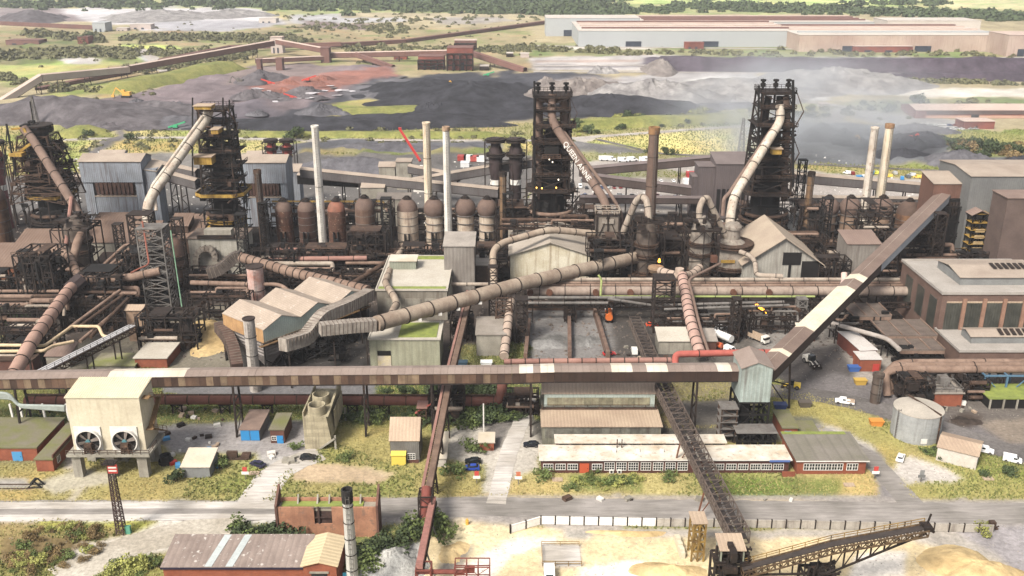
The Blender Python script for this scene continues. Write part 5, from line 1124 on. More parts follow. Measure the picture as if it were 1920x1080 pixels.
# yellow molten flame in the yard
c=W(1427,580,306); fl=MB()
for k in range(7): fl.lathe(c.x+(-1.9+k*.6),c.y+.2*(k%2),[(.16,c.z+1.5-k*.55),(.3,c.z+1.9-k*.55),(.02,c.z+2.6-k*.5)],6)
r_=thing('molten_metal','streak of molten orange flame at the runner in the right yard','flame',c); P('flame',fl,MATS['flame'],r_).__setitem__('kind','stuff'); m=MB(); m.beam((c.x-2.6,c.y,c.z+1.2),(c.x+2.4,c.y,c.z-2),1,.4); m.beam((c.x-1,c.y+1,0),(c.x-1,c.y+1,c.z),.5); P('runner',m,black,r_)
# slag pits
r_=thing('slag_pit_walls','rust stained dividing walls of the slag pits','retaining wall',(G(1070,630).x,G(1070,630).y,0))
wm_=M('rust_stained_concrete',(146,120,104),(104,80,70),.4,streak=.7,sc_col=(130,74,50))
for px0,py0,px1,py1 in ((992,610,985,678),(1067,606,1068,674),(1115,590,1140,674)):
    a=G(px0,py0); b=G(px1,py1); m=MB(); m.beam(a+Vector((0,0,1.4)),b+Vector((0,0,1.4)),1.2,2.8); P('dividing_wall',m,wm_,r_)
m=MB(); a=G(985,582); b=G(1150,582); m.box(a.x,b.x,a.y,a.y+1,0,3.4); P('back_wall',m,wm_,r_)
# left Y main
r_=thing('gas_main','long pinkish tan gas main with forked top at the left, coming down behind the gallery','gas main',(W(80,620,270).x,270,0))
J=W(150,524,318)
tube_part('trunk',r_,[W(18,716,240),W(60,640,260),W(128,545,308),J],2.0,M('tan_pink_main',(196,158,140),(166,130,114),.2),n=16,hoop=7)
tube_part('branch_left',r_,[J,W(130,480,336),W(110,468,342),W(92,468,344),W(60,476,344),W(56,490,344)],1.5,pipebrown,n=14,hoop=4,rad=4)
tube_part('branch_right',r_,[J,W(180,524,320),W(238,522,320),W(300,508,322)],1.55,pipebrown,n=14,hoop=9,rad=4)
m=MB(); c=W(142,533,313); m.tube([c-Vector((1.6,2,1.4)),c+Vector((1.6,2,1.4))],2.7,8); P('junction_box',m,M('dark_purple_vessel'),r_)
m=MB()
for q in ((60,640,260),(128,548,308),(95,592,284)): c=W(*q); m.beam((c.x-1.8,c.y,0),(c.x-1.8,c.y,c.z-2),.45); m.beam((c.x+1.8,c.y,0),(c.x+1.8,c.y,c.z-2),.45)
P('trestle',m,steel,r_)
pipe_run('down_pipe','short fat tan pipe dropping from the leftmost dust catcher',[W(152,440,352),W(146,452,348),W(136,490,340)],1.6,pipebrown,flange=False,n=14)
r_,x_,z_=scrubber('rusty dust catcher where the leftmost downcomer ends',155,505,405,4.6,356,vm,None)
r_,x_,z_=scrubber('tall slim washer vessel behind the middle left lattice tower',338,560,440,3.4,342,M('brown_washer_shell',(134,104,90),(104,80,70),.3,streak=.4),None,frame=False)
ltower('tall lattice stair tower with green and red pipes, left of centre',306,580,425,9,7,10,greysteel,.42)
ltower('dark upper lattice tower below the white downcomer',283,545,400,8,6,9,steel,.45)
m=MB()
r_=pipe_run('green_pipe','thin green pipe running down the tall lattice stair tower',[W(320,432,303),W(341,575,295)],.22,M('green_paint',(128,170,138),(100,136,108),.4),flange=False)
r_=pipe_run('red_pipe','thin red pipe running down the left of the dark upper lattice tower',[W(267,415,325),W(280,496,312),W(262,503,310),W(245,512,308)],.3,M('orange_red_paint',(168,96,76),(130,76,62),.4),flange=False,rad=2)
# gantry, small pipes at the left
r_=thing('conveyor','pale grey open belt conveyor slanting up to the right behind the gallery','conveyor',(G(150,690).x,G(150,690).y,0))
a=W(68,700,243); b=W(248,610,285); m=MB(); girder(m,a-Vector((0,0,2)),b-Vector((0,0,2)),3,1.8,22,.28); P('lattice',m,steel2,r_); m=MB(); m.beam(a,b,2.6,.35); P('belt',m,M('pale_grey_sheet',(206,204,206),(180,178,180),.3),r_); m=MB()
for k in (.2,.5,.8): q=a.lerp(b,k); m.beam((q.x-1,q.y,0),(q.x-1,q.y,q.z-2),.35); m.beam((q.x+1,q.y,0),(q.x+1,q.y,q.z-2),.35)
P('trestle',m,steel,r_); m=MB(); m.rail([a+Vector((1.3,-.8,.2)),b+Vector((1.3,-.8,.2))],1.1,.14,0,3); P('railing',m,greysteel,r_)
cp=M('cream_lagging',(226,200,160),(204,176,140),.3)
CG='cream lagged steam pipes at the left'
pipe_run('steam_pipe','cream lagged pipe with an upright offset beside the pale conveyor',[W(-20,647,262),W(84,648,262),W(135,612,280),W(185,612,280),W(193,630,276),W(205,632,275)],.5,cp,flange=False,rad=1,group=CG)
pipe_run('steam_pipe','second cream lagged pipe just below the first, ending early',[W(-20,659,257),W(82,658,257),W(100,648,262),W(138,640,266)],.5,cp,flange=False,rad=1,group=CG)
for i,(p,q) in enumerate((((130,615,280),(225,545,305)),((142,618,279),(232,553,303)),((150,640,274),(225,578,296)),((170,632,276),(240,560,300)))):
    pipe_run('sloping_pipe',['uppermost brown pipe of the sloping bundle left of centre','second brown pipe of the sloping bundle left of centre','lowest brown pipe of the sloping bundle left of centre','third brown pipe of the sloping bundle left of centre'][i],[W(*p),W(*q)],.6,[pipebrown,steel2,pipebrown,steel2][i],flange=False,group='sloping pipe bundle')
for i,(p,q,q2) in enumerate((((170,520,330),(235,459,350),(262,459,350)),((178,522,329),(243,466,348),(264,464,348)),((186,518,331),(250,474,346),(268,472,346)))):
    pipe_run('rising_pipe',['outermost of three brown pipes climbing to the right under the brown casting bay','middle of three brown pipes climbing to the right under the brown casting bay','innermost of three brown pipes climbing to the right under the brown casting bay'][i],[W(*p),W(*q),W(*q2)],.65,pipebrown,flange=False,rad=1.5,group='brown climbing pipes')
pipe_run('cross_pipe','straight brown pipe running right towards the stubby white stack',[W(358,530,325),W(465,533,322)],.9,pipebrown,step=14)
pipe_run('cross_pipe','straight brown pipe from the stubby white stack bending down right',[W(492,533,322),W(525,533,320),W(545,548,314)],.7,pipebrown,flange=False)
pipe_run('cross_pipe','long thin dusty pipe across the far left edge',[W(-30,546,318),W(60,546,316),W(112,546,314)],.6,pipebrown,step=14)
pipe_run('cross_pipe','long dusty pipe crossing the centre behind the flat-roofed block',[W(840,533,330),W(930,533,330)],.7,paint2,step=14)
pipe_run('cross_pipe','red and brown pipe running in front of the rusty stoves',[W(500,486,362),W(688,484,362)],1.0,pipepink,step=10)
pipe_run('cross_pipe','dusty pink pipe high in front of the rusty stoves',[W(515,468,375),W(682,468,375),W(682,478,370)],.8,pipepink,step=10,rad=2)
pipe_run('cross_pipe','fat pink-brown main in front of the cream stoves',[W(752,467,378),W(832,467,378)],1.3,pipebrown,step=4)
pipe_run('cross_pipe','dusty pipe below the fat main in front of the cream stoves',[W(757,470,370),W(832,470,370)],.6,pipepink,step=8)
pipe_run('elbow_pipe','tan pipe bending down across the moss edged roof to the gas main',[W(758,461,368),W(735,497,345),W(722,530,318),W(740,558,298),W(744,570,294),W(724,606,275)],1.2,pipetan,step=9,rad=4)
pipe_run('elbow_pipe','dark dusty pipe slanting down left from the same corner as the tan one',[W(757,462,366),W(720,495,348),W(660,532,335)],.95,steel2,step=12)
pipe_run('elbow_pipe','tan upright pipe with hoops at the left end of the slag pits',[W(960,548,312),W(952,610,290),W(945,668,274)],1.5,ym,step=4)
pipe_run('elbow_pipe','tan pipe leaving the right cast house and bending down to a flange',[W(1388,472,345),W(1408,480,340),W(1416,492,336),W(1418,516,328),W(1468,518,326)],.9,paint2,step=7,rad=2)
# rust-coloured steelwork masses: one thing per unit
def plant(label,px0,px1,yb_,yt,depth,seed,n=110,mats=None,levels=3,bays=4,grp='open steel process structures'):
    Y=YG(yb_); x0=W(px0,yb_,Y).x; x1=W(px1,yb_,Y).x; zt=ZZ(yt,Y); r=thing('process_structure',label,'steel structure',((x0+x1)/2,Y,0),grp)
    mats=mats or [steel,black]; zs=[zt*i/levels for i in range(levels+1)]
    m=MB(); frame_struct(m,x0,x1,Y,Y+depth,zs,bays,1,.42); P('steelwork',m,[mats[0],steel2],r)
    rr=random.Random(seed+100)
    for z in zs[1:]:
        m=MB(); a=rr.uniform(0,.5); b=rr.uniform(.5,1); m.box(x0+(x1-x0)*a,x0+(x1-x0)*b,Y+rr.uniform(0,depth*.4),Y+depth,z+.22,z+.36); m.rail([(x0,Y-.3,z+.3),(x0+(x1-x0)*b,Y-.3,z+.3)],1.1,.14,0,2.4); P('deck',m,rr.choice([steel,steel2,black]),r)
    m=MB(); clutter(m,x0,x1,Y-1,Y+depth*.8,0,zt*.95,n,(.25,.55),seed,.22,2); P('pipework',m,mats,r)
    rr=random.Random(seed)
    for k in range(3):
        z=rr.uniform(zt*.2,zt); y=Y+rr.uniform(-1,depth*.3); a=rr.uniform(0,.3); m=MB(); m.tube([(x0+(x1-x0)*a,y,z),(x0+(x1-x0)*rr.uniform(.6,1),y,z)],rr.uniform(.35,.7),8); P('pipe',m,rr.choice([pipebrown,steel2,paint2]),r)
    for k in range(3):
        xx=rr.uniform(x0+1,x1-1); m=MB(); m.lathe(xx,Y+depth*.3,[(1.3,.3),(1.5,zt*.4),(1.2,zt*.6),(.3,zt*.68)],12); P('tank',m,rr.choice([vm,steel2,vg]),r)
    return r
plant('dark pipe gantries under the left branch of the forked main',45,112,600,480,14,1,150)
plant('brown decks and pipes at the far left edge below the rust red shed',-40,50,590,520,10,2)
plant('dark process decks behind the sloping pipe bundle',150,235,600,520,14,3,130)
plant('sooty steelwork left of the tall lattice stair tower',232,300,575,478,14,31,110)
plant('low hopper and conveyor decks in front of the tall lattice stair tower',262,372,660,596,9,4,90,levels=2)
plant('dark steelwork between rusty stoves and hooped gas main, left part',470,560,520,470,10,5,120)
plant('dark steelwork between rusty stoves and hooped gas main, middle part',565,650,515,470,10,6,120)
plant('dark pipe tower right of the banded rusty stove',655,725,512,440,12,7,150,levels=4)
plant('dark steelwork in front of the cream stoves, left of the narrow grey box',745,830,520,468,10,8,110)
plant('dark steelwork right of the narrow grey box',892,952,530,468,10,9,100)
plant('sooty platforms left of the centre furnace with small lights',930,998,470,388,12,10,130,levels=4)
plant('sooty platforms right of the centre furnace',1078,1118,480,398,12,11,80,levels=4,bays=2)
plant('dark pipework between the two scrubber vessels',1228,1292,525,455,16,12,150)
plant('black steelwork left of the dark scrubber vessel below the dust catcher',1100,1180,540,450,10,13,120)
plant('sooty steelwork between the dust catcher cone and right furnace',1376,1420,455,392,14,14,80)
plant('black platforms right of the right furnace',1492,1540,470,388,12,15,110,levels=4,bays=2)
plant('dark steelwork below the tan stoves',1540,1680,510,462,12,16,160)
plant('black steelwork behind the lower end of the transfer house',1650,1760,520,440,14,17,200,levels=4)
plant('dark pipework between power station and grey clad building',1790,1895,520,478,8,18,120)
plant('pipe frames right of open gable cast house',1530,1590,545,490,8,19,70)
plant('rusty machinery decks behind the filter house',350,470,560,515,10,20,60,levels=1)
plant('pump platforms near the foot of the left forked main',0,70,690,645,8,23,70,levels=2)
plant('open girders between the slanting conveyor and the sage annex',845,885,640,600,8,24,50,levels=2)
r_=block('gantry_hut','pale rusty silo head standing on the low hopper decks',  'silo', 235,266,640,582,5,M('rust_tan_plate',(180,150,124),(140,110,90),.4,streak=.5),rooftan,'gx',1)
r_=plant('lattice cube frame in front of the tan stoves, beside the inclined gallery',1596,1660,500,388,14,25,30,levels=5,bays=2)
block('grey_box_building','small grey-blue shed with slanting roof beside the inclined gallery','shed',1590,1652,530,458,12,M('weathered_grey_box'),roofbrown,'mono',2)
# front of the left: low buildings
r_=block('brick_hut','orange brick hut with pale mossy flat roof left of the filter house','hut',252,312,690,672,13,brick,M('pale_gravel_roof'),'flat')
block('low_roof_building','low pale roof with moss patches left of the orange brick hut','building',170,252,694,686,9,concgrey,mossroof,'flat')
block('round_bunker','low timber clad bunker with rounded corners under the hopper decks','bunker',273,345,655,625,8,M('weathered_boards',(176,160,144),(140,124,110),.3,rib=1.2,streak=.5),steel,'flat')
block('brick_wall_building','long dark red brick wall with flat roof behind the gallery at far left','building',-60,60,700,676,6,brickdark,steel2,'flat')
# heap of lime
def heap(label,px,py,rx,ry,h,mat,cat='heap',name='heap',seed=1,power=1.3,group=None,lumps=.12,nx_=60,sharp=1.0,z0=-.3):
    c=G(px,py); f=[]; rr=nx_; rings=22; me=MB()
    t=(np.arange(1,rings+1)/rings)[:,None]; a=(np.arange(rr)*2*math.pi/rr)[None,:]
    wob=1+.22*np.sin(a*2+seed)+.12*np.sin(a*3+seed*2.1)+.08*np.sin(a*5+seed*3.3)
    x=c.x+rx*t*wob*np.cos(a); y=c.y+ry*t*wob*np.sin(a); R_=max(rx,ry)
    n1_=fbm(x,y,R_*.35,seed,3)-.5; n2_=np.abs(fbm(x*1.7,y,R_*.12,seed+9,2)-.5)
    z=h*np.clip(1-t**sharp,0,1)**power+(n1_*2+n2_*1.6)*h*lumps*np.minimum(1,(1-t)*4)+z0
    v=[(c.x,c.y,h+z0)]+np.stack([x,y,z],-1).reshape(-1,3).tolist()
    for j in range(rr): f.append((0,1+j,1+(j+1)%rr))
    for i in range(rings-1):
        for j in range(rr): f.append((1+i*rr+j,1+(i+1)*rr+j,1+(i+1)*rr+(j+1)%rr,1+i*rr+(j+1)%rr))
    me.add(v,f,0,True); return one(name,label,cat,me,mat,group)
limes=soil_mat('yellow_sand_heap_soil',None,(218,190,136),(196,166,112),.8,.6)
heap('pale yellow lime heap in front of the stubby white stack',396,632,11,17,6,limes,name='lime_heap',cat='lime heap',seed=3)
# ---------------------------------------------------------------- long gallery, transfer tower, inclined gallery
gside=[M('gallery_sheet_a',(128,98,78),(94,70,56),.3,streak=.5,rand=.22),M('gallery_sheet_b',(104,78,64),(76,56,46),.3,streak=.4,rand=.22),M('gallery_sheet_c',(160,136,108),(116,90,72),.3,streak=.5,rand=.2)]
gs2=[M('gallery_sheet_dark',(84,62,52),(64,48,42),.2,streak=.3,rand=.12)]
groof=M('mauve_brown_gallery_roof',(166,148,138),(146,126,114),.1,rand=.06)
LGY=230
def gpt(px,py): return W(px,py,LGY)+Vector((0,2.5,0))
GL=[(-150,731),(480,722),(960,718),(1040,715.5),(1398,714)]
LG='sections of the long covered conveyor across the foreground'
def seg(i,label,wh,mats,legs):
    a=gpt(*GL[i]); b=gpt(*GL[i+1]); return gallery('conveyor_gallery',label,a,b-(b-a).normalized()*.05,5,2.9,groof,None,group=LG,whites=wh,sidemats=mats,pw=1.9,legs=legs,rise=.5,floor=True)
seg(0,'left section of the long foreground conveyor, with wide cream roof patch behind the fan tower',[(.57,.80)],gside,[.28,.46,.93])
seg(1,'middle section of the long foreground conveyor, patched brown side sheets above the concrete cooler',[],gside,[.42,.685])
seg(2,'short kinked section of the long foreground conveyor with two white roof patches',[(.24,.45),(.75,1)],gside[:2],[.45])
seg(3,'right section of the long foreground conveyor, plain dark side and three white roof patches',[(.28,.42),(.50,.60),(.84,.92)],gs2,[.75])
m=MB(); girder(m,gpt(175,700)+Vector((0,-2,0)),gpt(202,700)+Vector((0,-2,0)),3,.2,3,.2)
# transfer tower
twm=M('pale_green_grey_sheet',(176,190,184),(150,158,150),.2,rib=1.1,ribdir='xy',streak=.6,sc_col=(110,90,80))
Y=227; x0=W(1392,690,Y).x; x1=W(1450,690,Y).x; zt=ZZ(690,Y); zb=ZZ(754,Y)
r_=thing('transfer_tower','green-grey clad transfer tower on open steel legs where both foreground galleries meet','transfer tower',((x0+x1)/2,Y+5,0))
m=MB(); m.box(x0,x1,Y,Y+10,zb,zt); xc=(x0+x1)/2; m.add([(x0,Y,zt),(x1,Y,zt),(xc,Y,zt+1.6),(x0,Y+10,zt),(x1,Y+10,zt),(xc,Y+10,zt+1.6)],[(0,1,2),(4,3,5)]); P('cladding',m,twm,r_)
q=MB(); q.slab((x0-.4,Y+10.4,zt),(x0-.4,Y-.4,zt),(xc,Y-.4,zt+1.8),(xc,Y+10.4,zt+1.8),.2); q.slab((x1+.4,Y-.4,zt),(x1+.4,Y+10.4,zt),(xc,Y+10.4,zt+1.8),(xc,Y-.4,zt+1.8),.2); P('roof',q,groof,r_)
m=MB(); frame_struct(m,x0,x1,Y+.3,Y+9.7,[0,zb/3,zb*2/3,zb-.3],2,2,.5); m.box(x0+1,x0+3.4,Y+2,Y+8,2,zb-.3); P('steelwork',m,black,r_)
m=MB(); frame_struct(m,x0-4.6,x0-.6,Y-1,Y+3,[0,2,4,6,8,10],1,1,.3,deck=[0,1,2,3,4]); P('stair_tower',m,[steel2,greysteel],r_)
m=MB(); frame_struct(m,x0-1,x1+1,Y-5,Y-.5,[0,2.6,5],3,1,.35,deck=[1]); 
for i in range(5): m.slab((x0-1+i*2,Y-5.2,.6),(x0+.6+i*2,Y-5.2,.6),(x0+.6+i*2,Y-3.6,2.4),(x0-1+i*2,Y-3.6,2.4),.2)
P('chute_deck',m,[black,greysteel],r_)
# inclined gallery
ia=W(1432,706,238)+Vector((0,0,-.6)); ib=W(1772,372,386)
roofm=M('incline_roof',(150,128,116),(130,108,98),.1,rand=.04)
r_=gallery('inclined_gallery','long inclined conveyor gallery with cream roof patches climbing to the right transfer house',ia,ib,5.4,3.2,roofm,None,sidemats=[M('incline_side_dark',(98,80,72),(80,64,58),.1,rand=.05)],whites=[(.05,.065),(.155,.355),(.385,.41)],whitem=M('cream_sheet',(232,220,196),(214,200,176),.2),pw=2.4,legs=[.07,.62,.9],rise=.8)
d=(ib-ia); n=Vector((d.x,d.y,0)).normalized().cross(Vector((0,0,1)))
m=MB(); m.beam(ia+d*.5+n*2.78+Vector((0,0,1.6)),ib+n*2.78+Vector((0,0,1.6)),.12,2.9); P('blue_grey_side',m,M('light_blue_grey_sheet',(186,192,200),(166,172,180),.2,rib=1.1,ribdir='xy'),r_)
m=MB(); m.beam(ia+d*.02+Vector((0,0,4.05)),ib+Vector((0,0,4.05)),.22,.12); P('ridge_cap',m,whiteroof,r_)
redp=M('faded_red_pipe',(206,106,92),(180,90,80),.3); pkp=M('pink_white_pipe',(226,196,184),(214,176,164),.15)
pipe_run('red_gas_pipe','faded pink to white pipe running up beside the inclined gallery',[W(1452,662,262),W(1466,656,264),W(1578,540,310),W(1583,528,316),W(1583,512,318)],1.1,pkp,flange=False,rad=2,n=14)
pipe_run('red_gas_pipe','bright red elbowed pipe lying behind the long gallery left of transfer tower',[W(1266,686,254),W(1266,664,256),W(1396,661,258),W(1450,661,260)],1.0,redp,step=20,rad=2,n=14)
pipe_run('pale_pipe','pinkish pipe lying just behind the gallery roof below the slag pits',[W(945,678,245),W(1258,675,245)],.8,pipepink,step=4)
# brown main under the gallery
pbm=M('rust_brown_main',(158,100,84),(124,76,66),.2,rand=0)
r_=pipe_run('gas_main','long rust brown main with hoops lying under the foreground gallery',[W(48,752,243),W(300,749,243),W(560,749,243),W(880,752,243),W(935,752,243),W(941,735,243),W(942,690,248)],1.45,pbm,step=6.2,n=16,rad=2.5,cat='gas main',hoopmat=steel2,legs=[(W(p,750,243).x,243,ZZ(750,243)) for p in (80,330,420,500,660,720,860)])
pipe_run('thin_pipe','thin dark pipe lying on top of the rust brown main',[W(48,740,243),W(985,741,243)],.3,steel2,step=9,flange=True)
m=MB(); a=G(640,803); Y=a.y; r_=thing('walkway','rusty stair and platform beside the brown main under the gallery','walkway',(W(790,790,240).x,240,0))
frame_struct(m,W(785,0+770,239).x,W(800,770,239).x,237,241,[0,2.4,4.6],1,1,.3,deck=[1]); P('steelwork',m,[steel2,pipepink],r_); m=MB(); m.beam(W(778,775,238),W(808,757,238),1,.2); P('stair',m,redp,r_)
plant('pipe gantry crossing point where the slanting conveyor passes over the brown main',806,870,790,740,7,41,60,levels=2,grp='pipe supports under the gallery')
plant('low rusty pipe frames under the gallery right of the brown main',945,1010,780,745,6,42,30,levels=1,grp='pipe supports under the gallery')
# fan cooled tower
Y=YG(889); z0=ZZ(843,Y); z1=ZZ(745,Y); xl=W(122,745,Y).x; xr=W(260,745,Y).x; dep=G(200,716,z1).y-Y
r_=thing('cooling_tower','cream concrete cooling tower with two large fans standing on legs','cooling tower',((xl+xr)/2,Y,0))
yb=Y+dep; m=MB(); m.box(xl,xr,Y,yb,z0,z1); P('wall',m,concrete,r_)
n=2; 
for i in range(2):
    a=xl-.2+(xr-xl+.4)*i/2; b=xl-.2+(xr-xl+.4)*(i+1)/2; q=MB(); q.slab((a+.03,Y-.3,z1+.1),(b-.03,Y-.3,z1+.1),(b-.03,yb+.3,z1+1.2),(a+.03,yb+.3,z1+1.2),.25)
    for k in range(16): xx=a+.3+(b-a-.6)*k/15; q.beam((xx,Y-.3,z1+.14),(xx,yb+.3,z1+1.24),.14,.16)
    P('roof_panel',q,M('cream_roof_panel',(242,230,200),(232,216,180),.2),r_)
m=MB(); m.add([(xl,yb-.3,z1),(xr,yb-.3,z1),(xr,yb,z1+1),(xl,yb,z1+1),(xl,yb,z1),(xr,yb,z1)],[(0,1,2,3),(0,3,4),(1,5,2)]); P('upstand',m,concrete,r_)
m=MB(); m.box(xl-1,xr+1.6,Y-2.6,yb,z0-.7,z0-.003); P('platform',m,concgrey,r_)
m=MB(); m.rail([(xl-1,Y-2.5,z0),(xr+1.6,Y-2.5,z0),(xr+1.6,Y+3,z0)],1.2,.12,0,2); P('railing',m,steel2,r_)
for px,wd in ((150,2.2),(213,2.0),(272,2.4)):
    for yy in (Y-1.6,yb-2.5): c=W(px,870,Y).x; m=MB(); m.box(c-wd/2,c+wd/2,yy,yy+2,0,z0-.71); P('leg',m,concgrey,r_)
for (a,b) in ((153,208),(218,268)):
    xa=W(a,860,Y).x; xb=W(b,860,Y).x; xm=(xa+xb)/2+2; m=MB(); m.add([(xa,Y+1,z0-.75),(xb,Y+1,z0-.75),(xb,yb-1,z0-.75),(xa,yb-1,z0-.75),(xm,Y+4,1.2),(xm+2,Y+4,1.2),(xm+2,Y+7,1.2),(xm,Y+7,1.2)],[(0,1,5,4),(1,2,6,5),(2,3,7,6),(3,0,4,7),(4,5,6,7)]); P('basin',m,concgrey,r_)
for px in (168,236):
    c=W(px,825,Y); R_=3.25; f=MB(); f.box(c.x-3.5,c.x+3.2,Y-.3,Y-.01,c.z-3,c.z+3.8); P('fan_plate',f,whitepaint,r_)
    f=MB(); k=28; vs=[]
    for rr,yy in ((R_,Y-.3),(R_,Y-1.1),(R_-.3,Y-1.1),(R_-.3,Y-.32)):
        for j in range(k): a=2*math.pi*j/k; vs.append((c.x+rr*math.cos(a),yy,c.z+rr*math.sin(a)))
    f.add(vs,[(i*k+j,i*k+(j+1)%k,(i+1)*k+(j+1)%k,(i+1)*k+j) for i in range(3) for j in range(k)],0,True); fr=P('fan_shroud',f,whitepaint,r_)
    f=MB(); f.tube([(c.x,Y-.34,c.z),(c.x,Y-.4,c.z)],R_-.35,24); P('fan_shade_disc',f,black,fr)  # black disc behind the blades stands for the shade inside the shroud
    for j in range(6):
        a=2*math.pi*j/6+.3; f=MB(); u=Vector((math.cos(a),0,math.sin(a))); v=Vector((-u.z,.35,u.x)); p=Vector((c.x,Y-.75,c.z)); f.slab(p+u*.5-v*.25,p+u*2.7-v*.5,p+u*2.7+v*.5,p+u*.5+v*.25,.08); P('fan_blade',f,M('grey_brown_blade',(150,138,128),(116,104,98),.5),fr)
    f=MB(); f.tube([(c.x,Y-1.2,c.z),(c.x,Y-.5,c.z)],.6,12); P('hub',f,gloss('teal_hub',(90,150,160)),fr)
    f=MB(); lattice(f,c.x+.4,Y-1.6,2,1.6,z0,c.z-.6,2,.25,d0=1.2); f.cbox((c.x+.4,Y-1.9,c.z-.9),1.8,1,1); P('motor_stand',f,steel2,fr)
m=MB(); zz=[z0,z0+5,z0+10,z1-1]; xs=xr+1.0
for i in range(3): s=1 if i%2 else -1; m.beam((xs,Y+6-s*4,zz[i]),(xs,Y+6+s*4,zz[i+1]),1.3,.25); m.box(xs-.9,xs+.9,Y+6+s*4-1,Y+6+s*4+1,zz[i+1],zz[i+1]+.15); m.rail([(xs+.8,Y+6-s*4,zz[i]),(xs+.8,Y+6+s*4,zz[i+1])],1.2,.12)
P('stair',m,M('rusty_ochre_steel'),r_)
# green-grey pipe bundle at left
for i in range(4):
    o=i*.9; pipe_run('cooling_pipe',['topmost','second','third','lowest'][i]+' of four pale green cooling pipes bending towards the fan tower',[W(-20,736+i*3,226),W(18+i*2,738+i*3,226),W(32+i*2,760+i*1,226),W(122,762+i*2.4,226)],.42,M('pale_green_grey_pipe',(176,186,180),(150,156,150),.3),flange=False,rad=2,group='pale green cooling pipes')
for i,px in enumerate((24,42,84,128)):
    b=G(px+6,806-0*i); m=MB(); m.beam((b.x,b.y,0),(b.x-.3,b.y,8),.5); one('pipe_post',['leftmost','second','third','rightmost'][i]+' slender white post under the green cooling pipes','post',m,whitepaint,'white pipe posts')
# concrete cooler
Y=YG(842); z1=ZZ(782,Y); xl=W(567,780,Y).x; xr=W(611,780,Y).x; dep=17
r_=thing('concrete_cooler','stained concrete cooler block with two round fan stacks, under the gallery','cooler',((xl+xr)/2,Y+8,0))
m=MB(); a=1.4; m.add([(xl,Y,0),(xr+1,Y,2.6),(xr,Y,z1),(xl,Y,z1),(xl,Y+dep,0),(xr+1,Y+dep,2.6),(xr,Y+dep,z1),(xl,Y+dep,z1),(xl+4,Y,0),(xl+4,Y+dep,0)],[(0,8,1,2,3),(4,7,6,5,9),(3,2,6,7),(0,3,7,4),(1,5,6,2),(8,9,5,1),(0,4,9,8)]); P('wall',m,M('stained_concrete',(196,184,152),(160,148,120),.25,streak=.6,sc_col=(110,98,80),rib=2.2,ribdir='z'),r_)
m=MB(); m.add([(xr-.1,Y+.2,z1),(xr+.5,Y+.2,z1),(xr+1.4,Y+dep+2,z1+3.4),(xr+.8,Y+dep+2,z1+3.4),(xr-.1,Y+dep+2,z1-2),(xr+.5,Y+dep+2,z1-2)],[(0,1,2,3),(1,5,2),(0,3,4),(3,2,5,4),(0,4,5,1)]); m.box(xl-.1,xl+.25,Y+.3,Y+dep,z1,z1+1.2); m.box(xr+1.02,xr+1.3,Y+5,Y+dep,3,z1-.5); P('side_screen',m,M('stained_concrete'),r_)
for cx,cy in ((594,768),(602,748)):
    c=G(cx,cy,z1+1); m=MB(); m.lathe(c.x,c.y,[(2.35,z1+.01),(2.3,z1+2.6),(2.0,z1+2.6),(2.0,z1+.5)],22); f=P('fan_stack',m,M('stained_concrete'),r_); m=MB(); m.lathe(c.x,c.y,[(1.98,z1+.8),(.1,z1+.85)],20); m.beam((c.x-1.9,c.y,z1+1.5),(c.x+1.9,c.y,z1+1.5),.4); P('fan',m,black,f)
m=MB(); m.beam((xr+2,Y,0),(xr+2,Y,4),.5); m.beam((xr+2,Y+dep-1,0),(xr+2,Y+dep-1,4),.5); m.beam((xl+4,Y-.4,.3),(xr+2,Y-.4,3.4),.4); P('prop',m,concgrey,r_).__setitem__('kind','stuff')
# small huts front-left
bluep=gloss('sky_blue_paint',(70,160,220),.6); bluep2=gloss('bright_blue_paint',(30,150,220),.5)
def hut(label,xl,xr,yb,yt,dep,wall,roof,style='flat',rise=1,doors=(),wins=(),name='hut',cat='hut',over=.3):
    r=block(name,label,cat,xl,xr,yb,yt,dep,wall,roof,style,rise,over=over); x0,x1,y0,y1,z1=D(r); W_=x1-x0
    for f,w_,h_,mt in doors: door(r,(x0+W_*f,y0-.01,0),w_,h_,mt)
    for f,w_,h_,z_,nc,nr in wins: window(r,(x0+W_*f,y0-.01,z_),w_,h_,nc,nr)
    return r
mossy=M('mossy_dark_roof',(140,132,112),(130,132,72),.25,amt=.6)
hut('orange brick substation with blue double door at the far left',-60,68,864,840,16,brick,mossy,doors=[(.70,2.6,2.7,bluep)],name='substation')
r_=hut('lower orange brick wing with dark parapet, next to the fan tower',66,98,884,862,20,brick,mossy,name='substation_wing'); x0,x1,y0,y1,z1=D(r_); window(r_,(x1+.01,y0+3,1.2),1.4,1.6,2,1,axis='y'); window(r_,(x1+.01,y0+14,2),1.4,1.2,2,1,axis='y'); m=MB(); m.box(x1+.02,x1+.3,y0,y1+3,z1+.36,z1+1.3); P('parapet',m,brickdark,r_)
hut('grey garden style shed with pale roof and rusty frame right of the fan tower',340,392,896,876,7,M('grey_shed_wall',(150,152,150),(130,130,130)),whiteroof,'mono',1.2,name='shed',cat='shed')
r_=hut('bright blue clad store with brown roof',450,486,826,806,11,M('grey_shed_wall'),M('grey_brown_roof2',(160,134,120),(130,110,100),.3),name='store',cat='store')
x0,x1,y0,y1,z1=D(r_)
for i in range(2): m=MB(); m.box(x0+.1+i*(x1-x0)/2,x0-.1+(i+1)*(x1-x0)/2,y0-.16,y0-.01,.1,z1-.1); P('blue_door',m,bluep2,r_)
r_=hut('small red brick hut with blue door and white window, left of the concrete cooler',506,532,831,806,9,brickdark,mossy,doors=[(.68,1.7,2.3,bluep2)],wins=[(.25,1.1,1.1,1,2,2)])
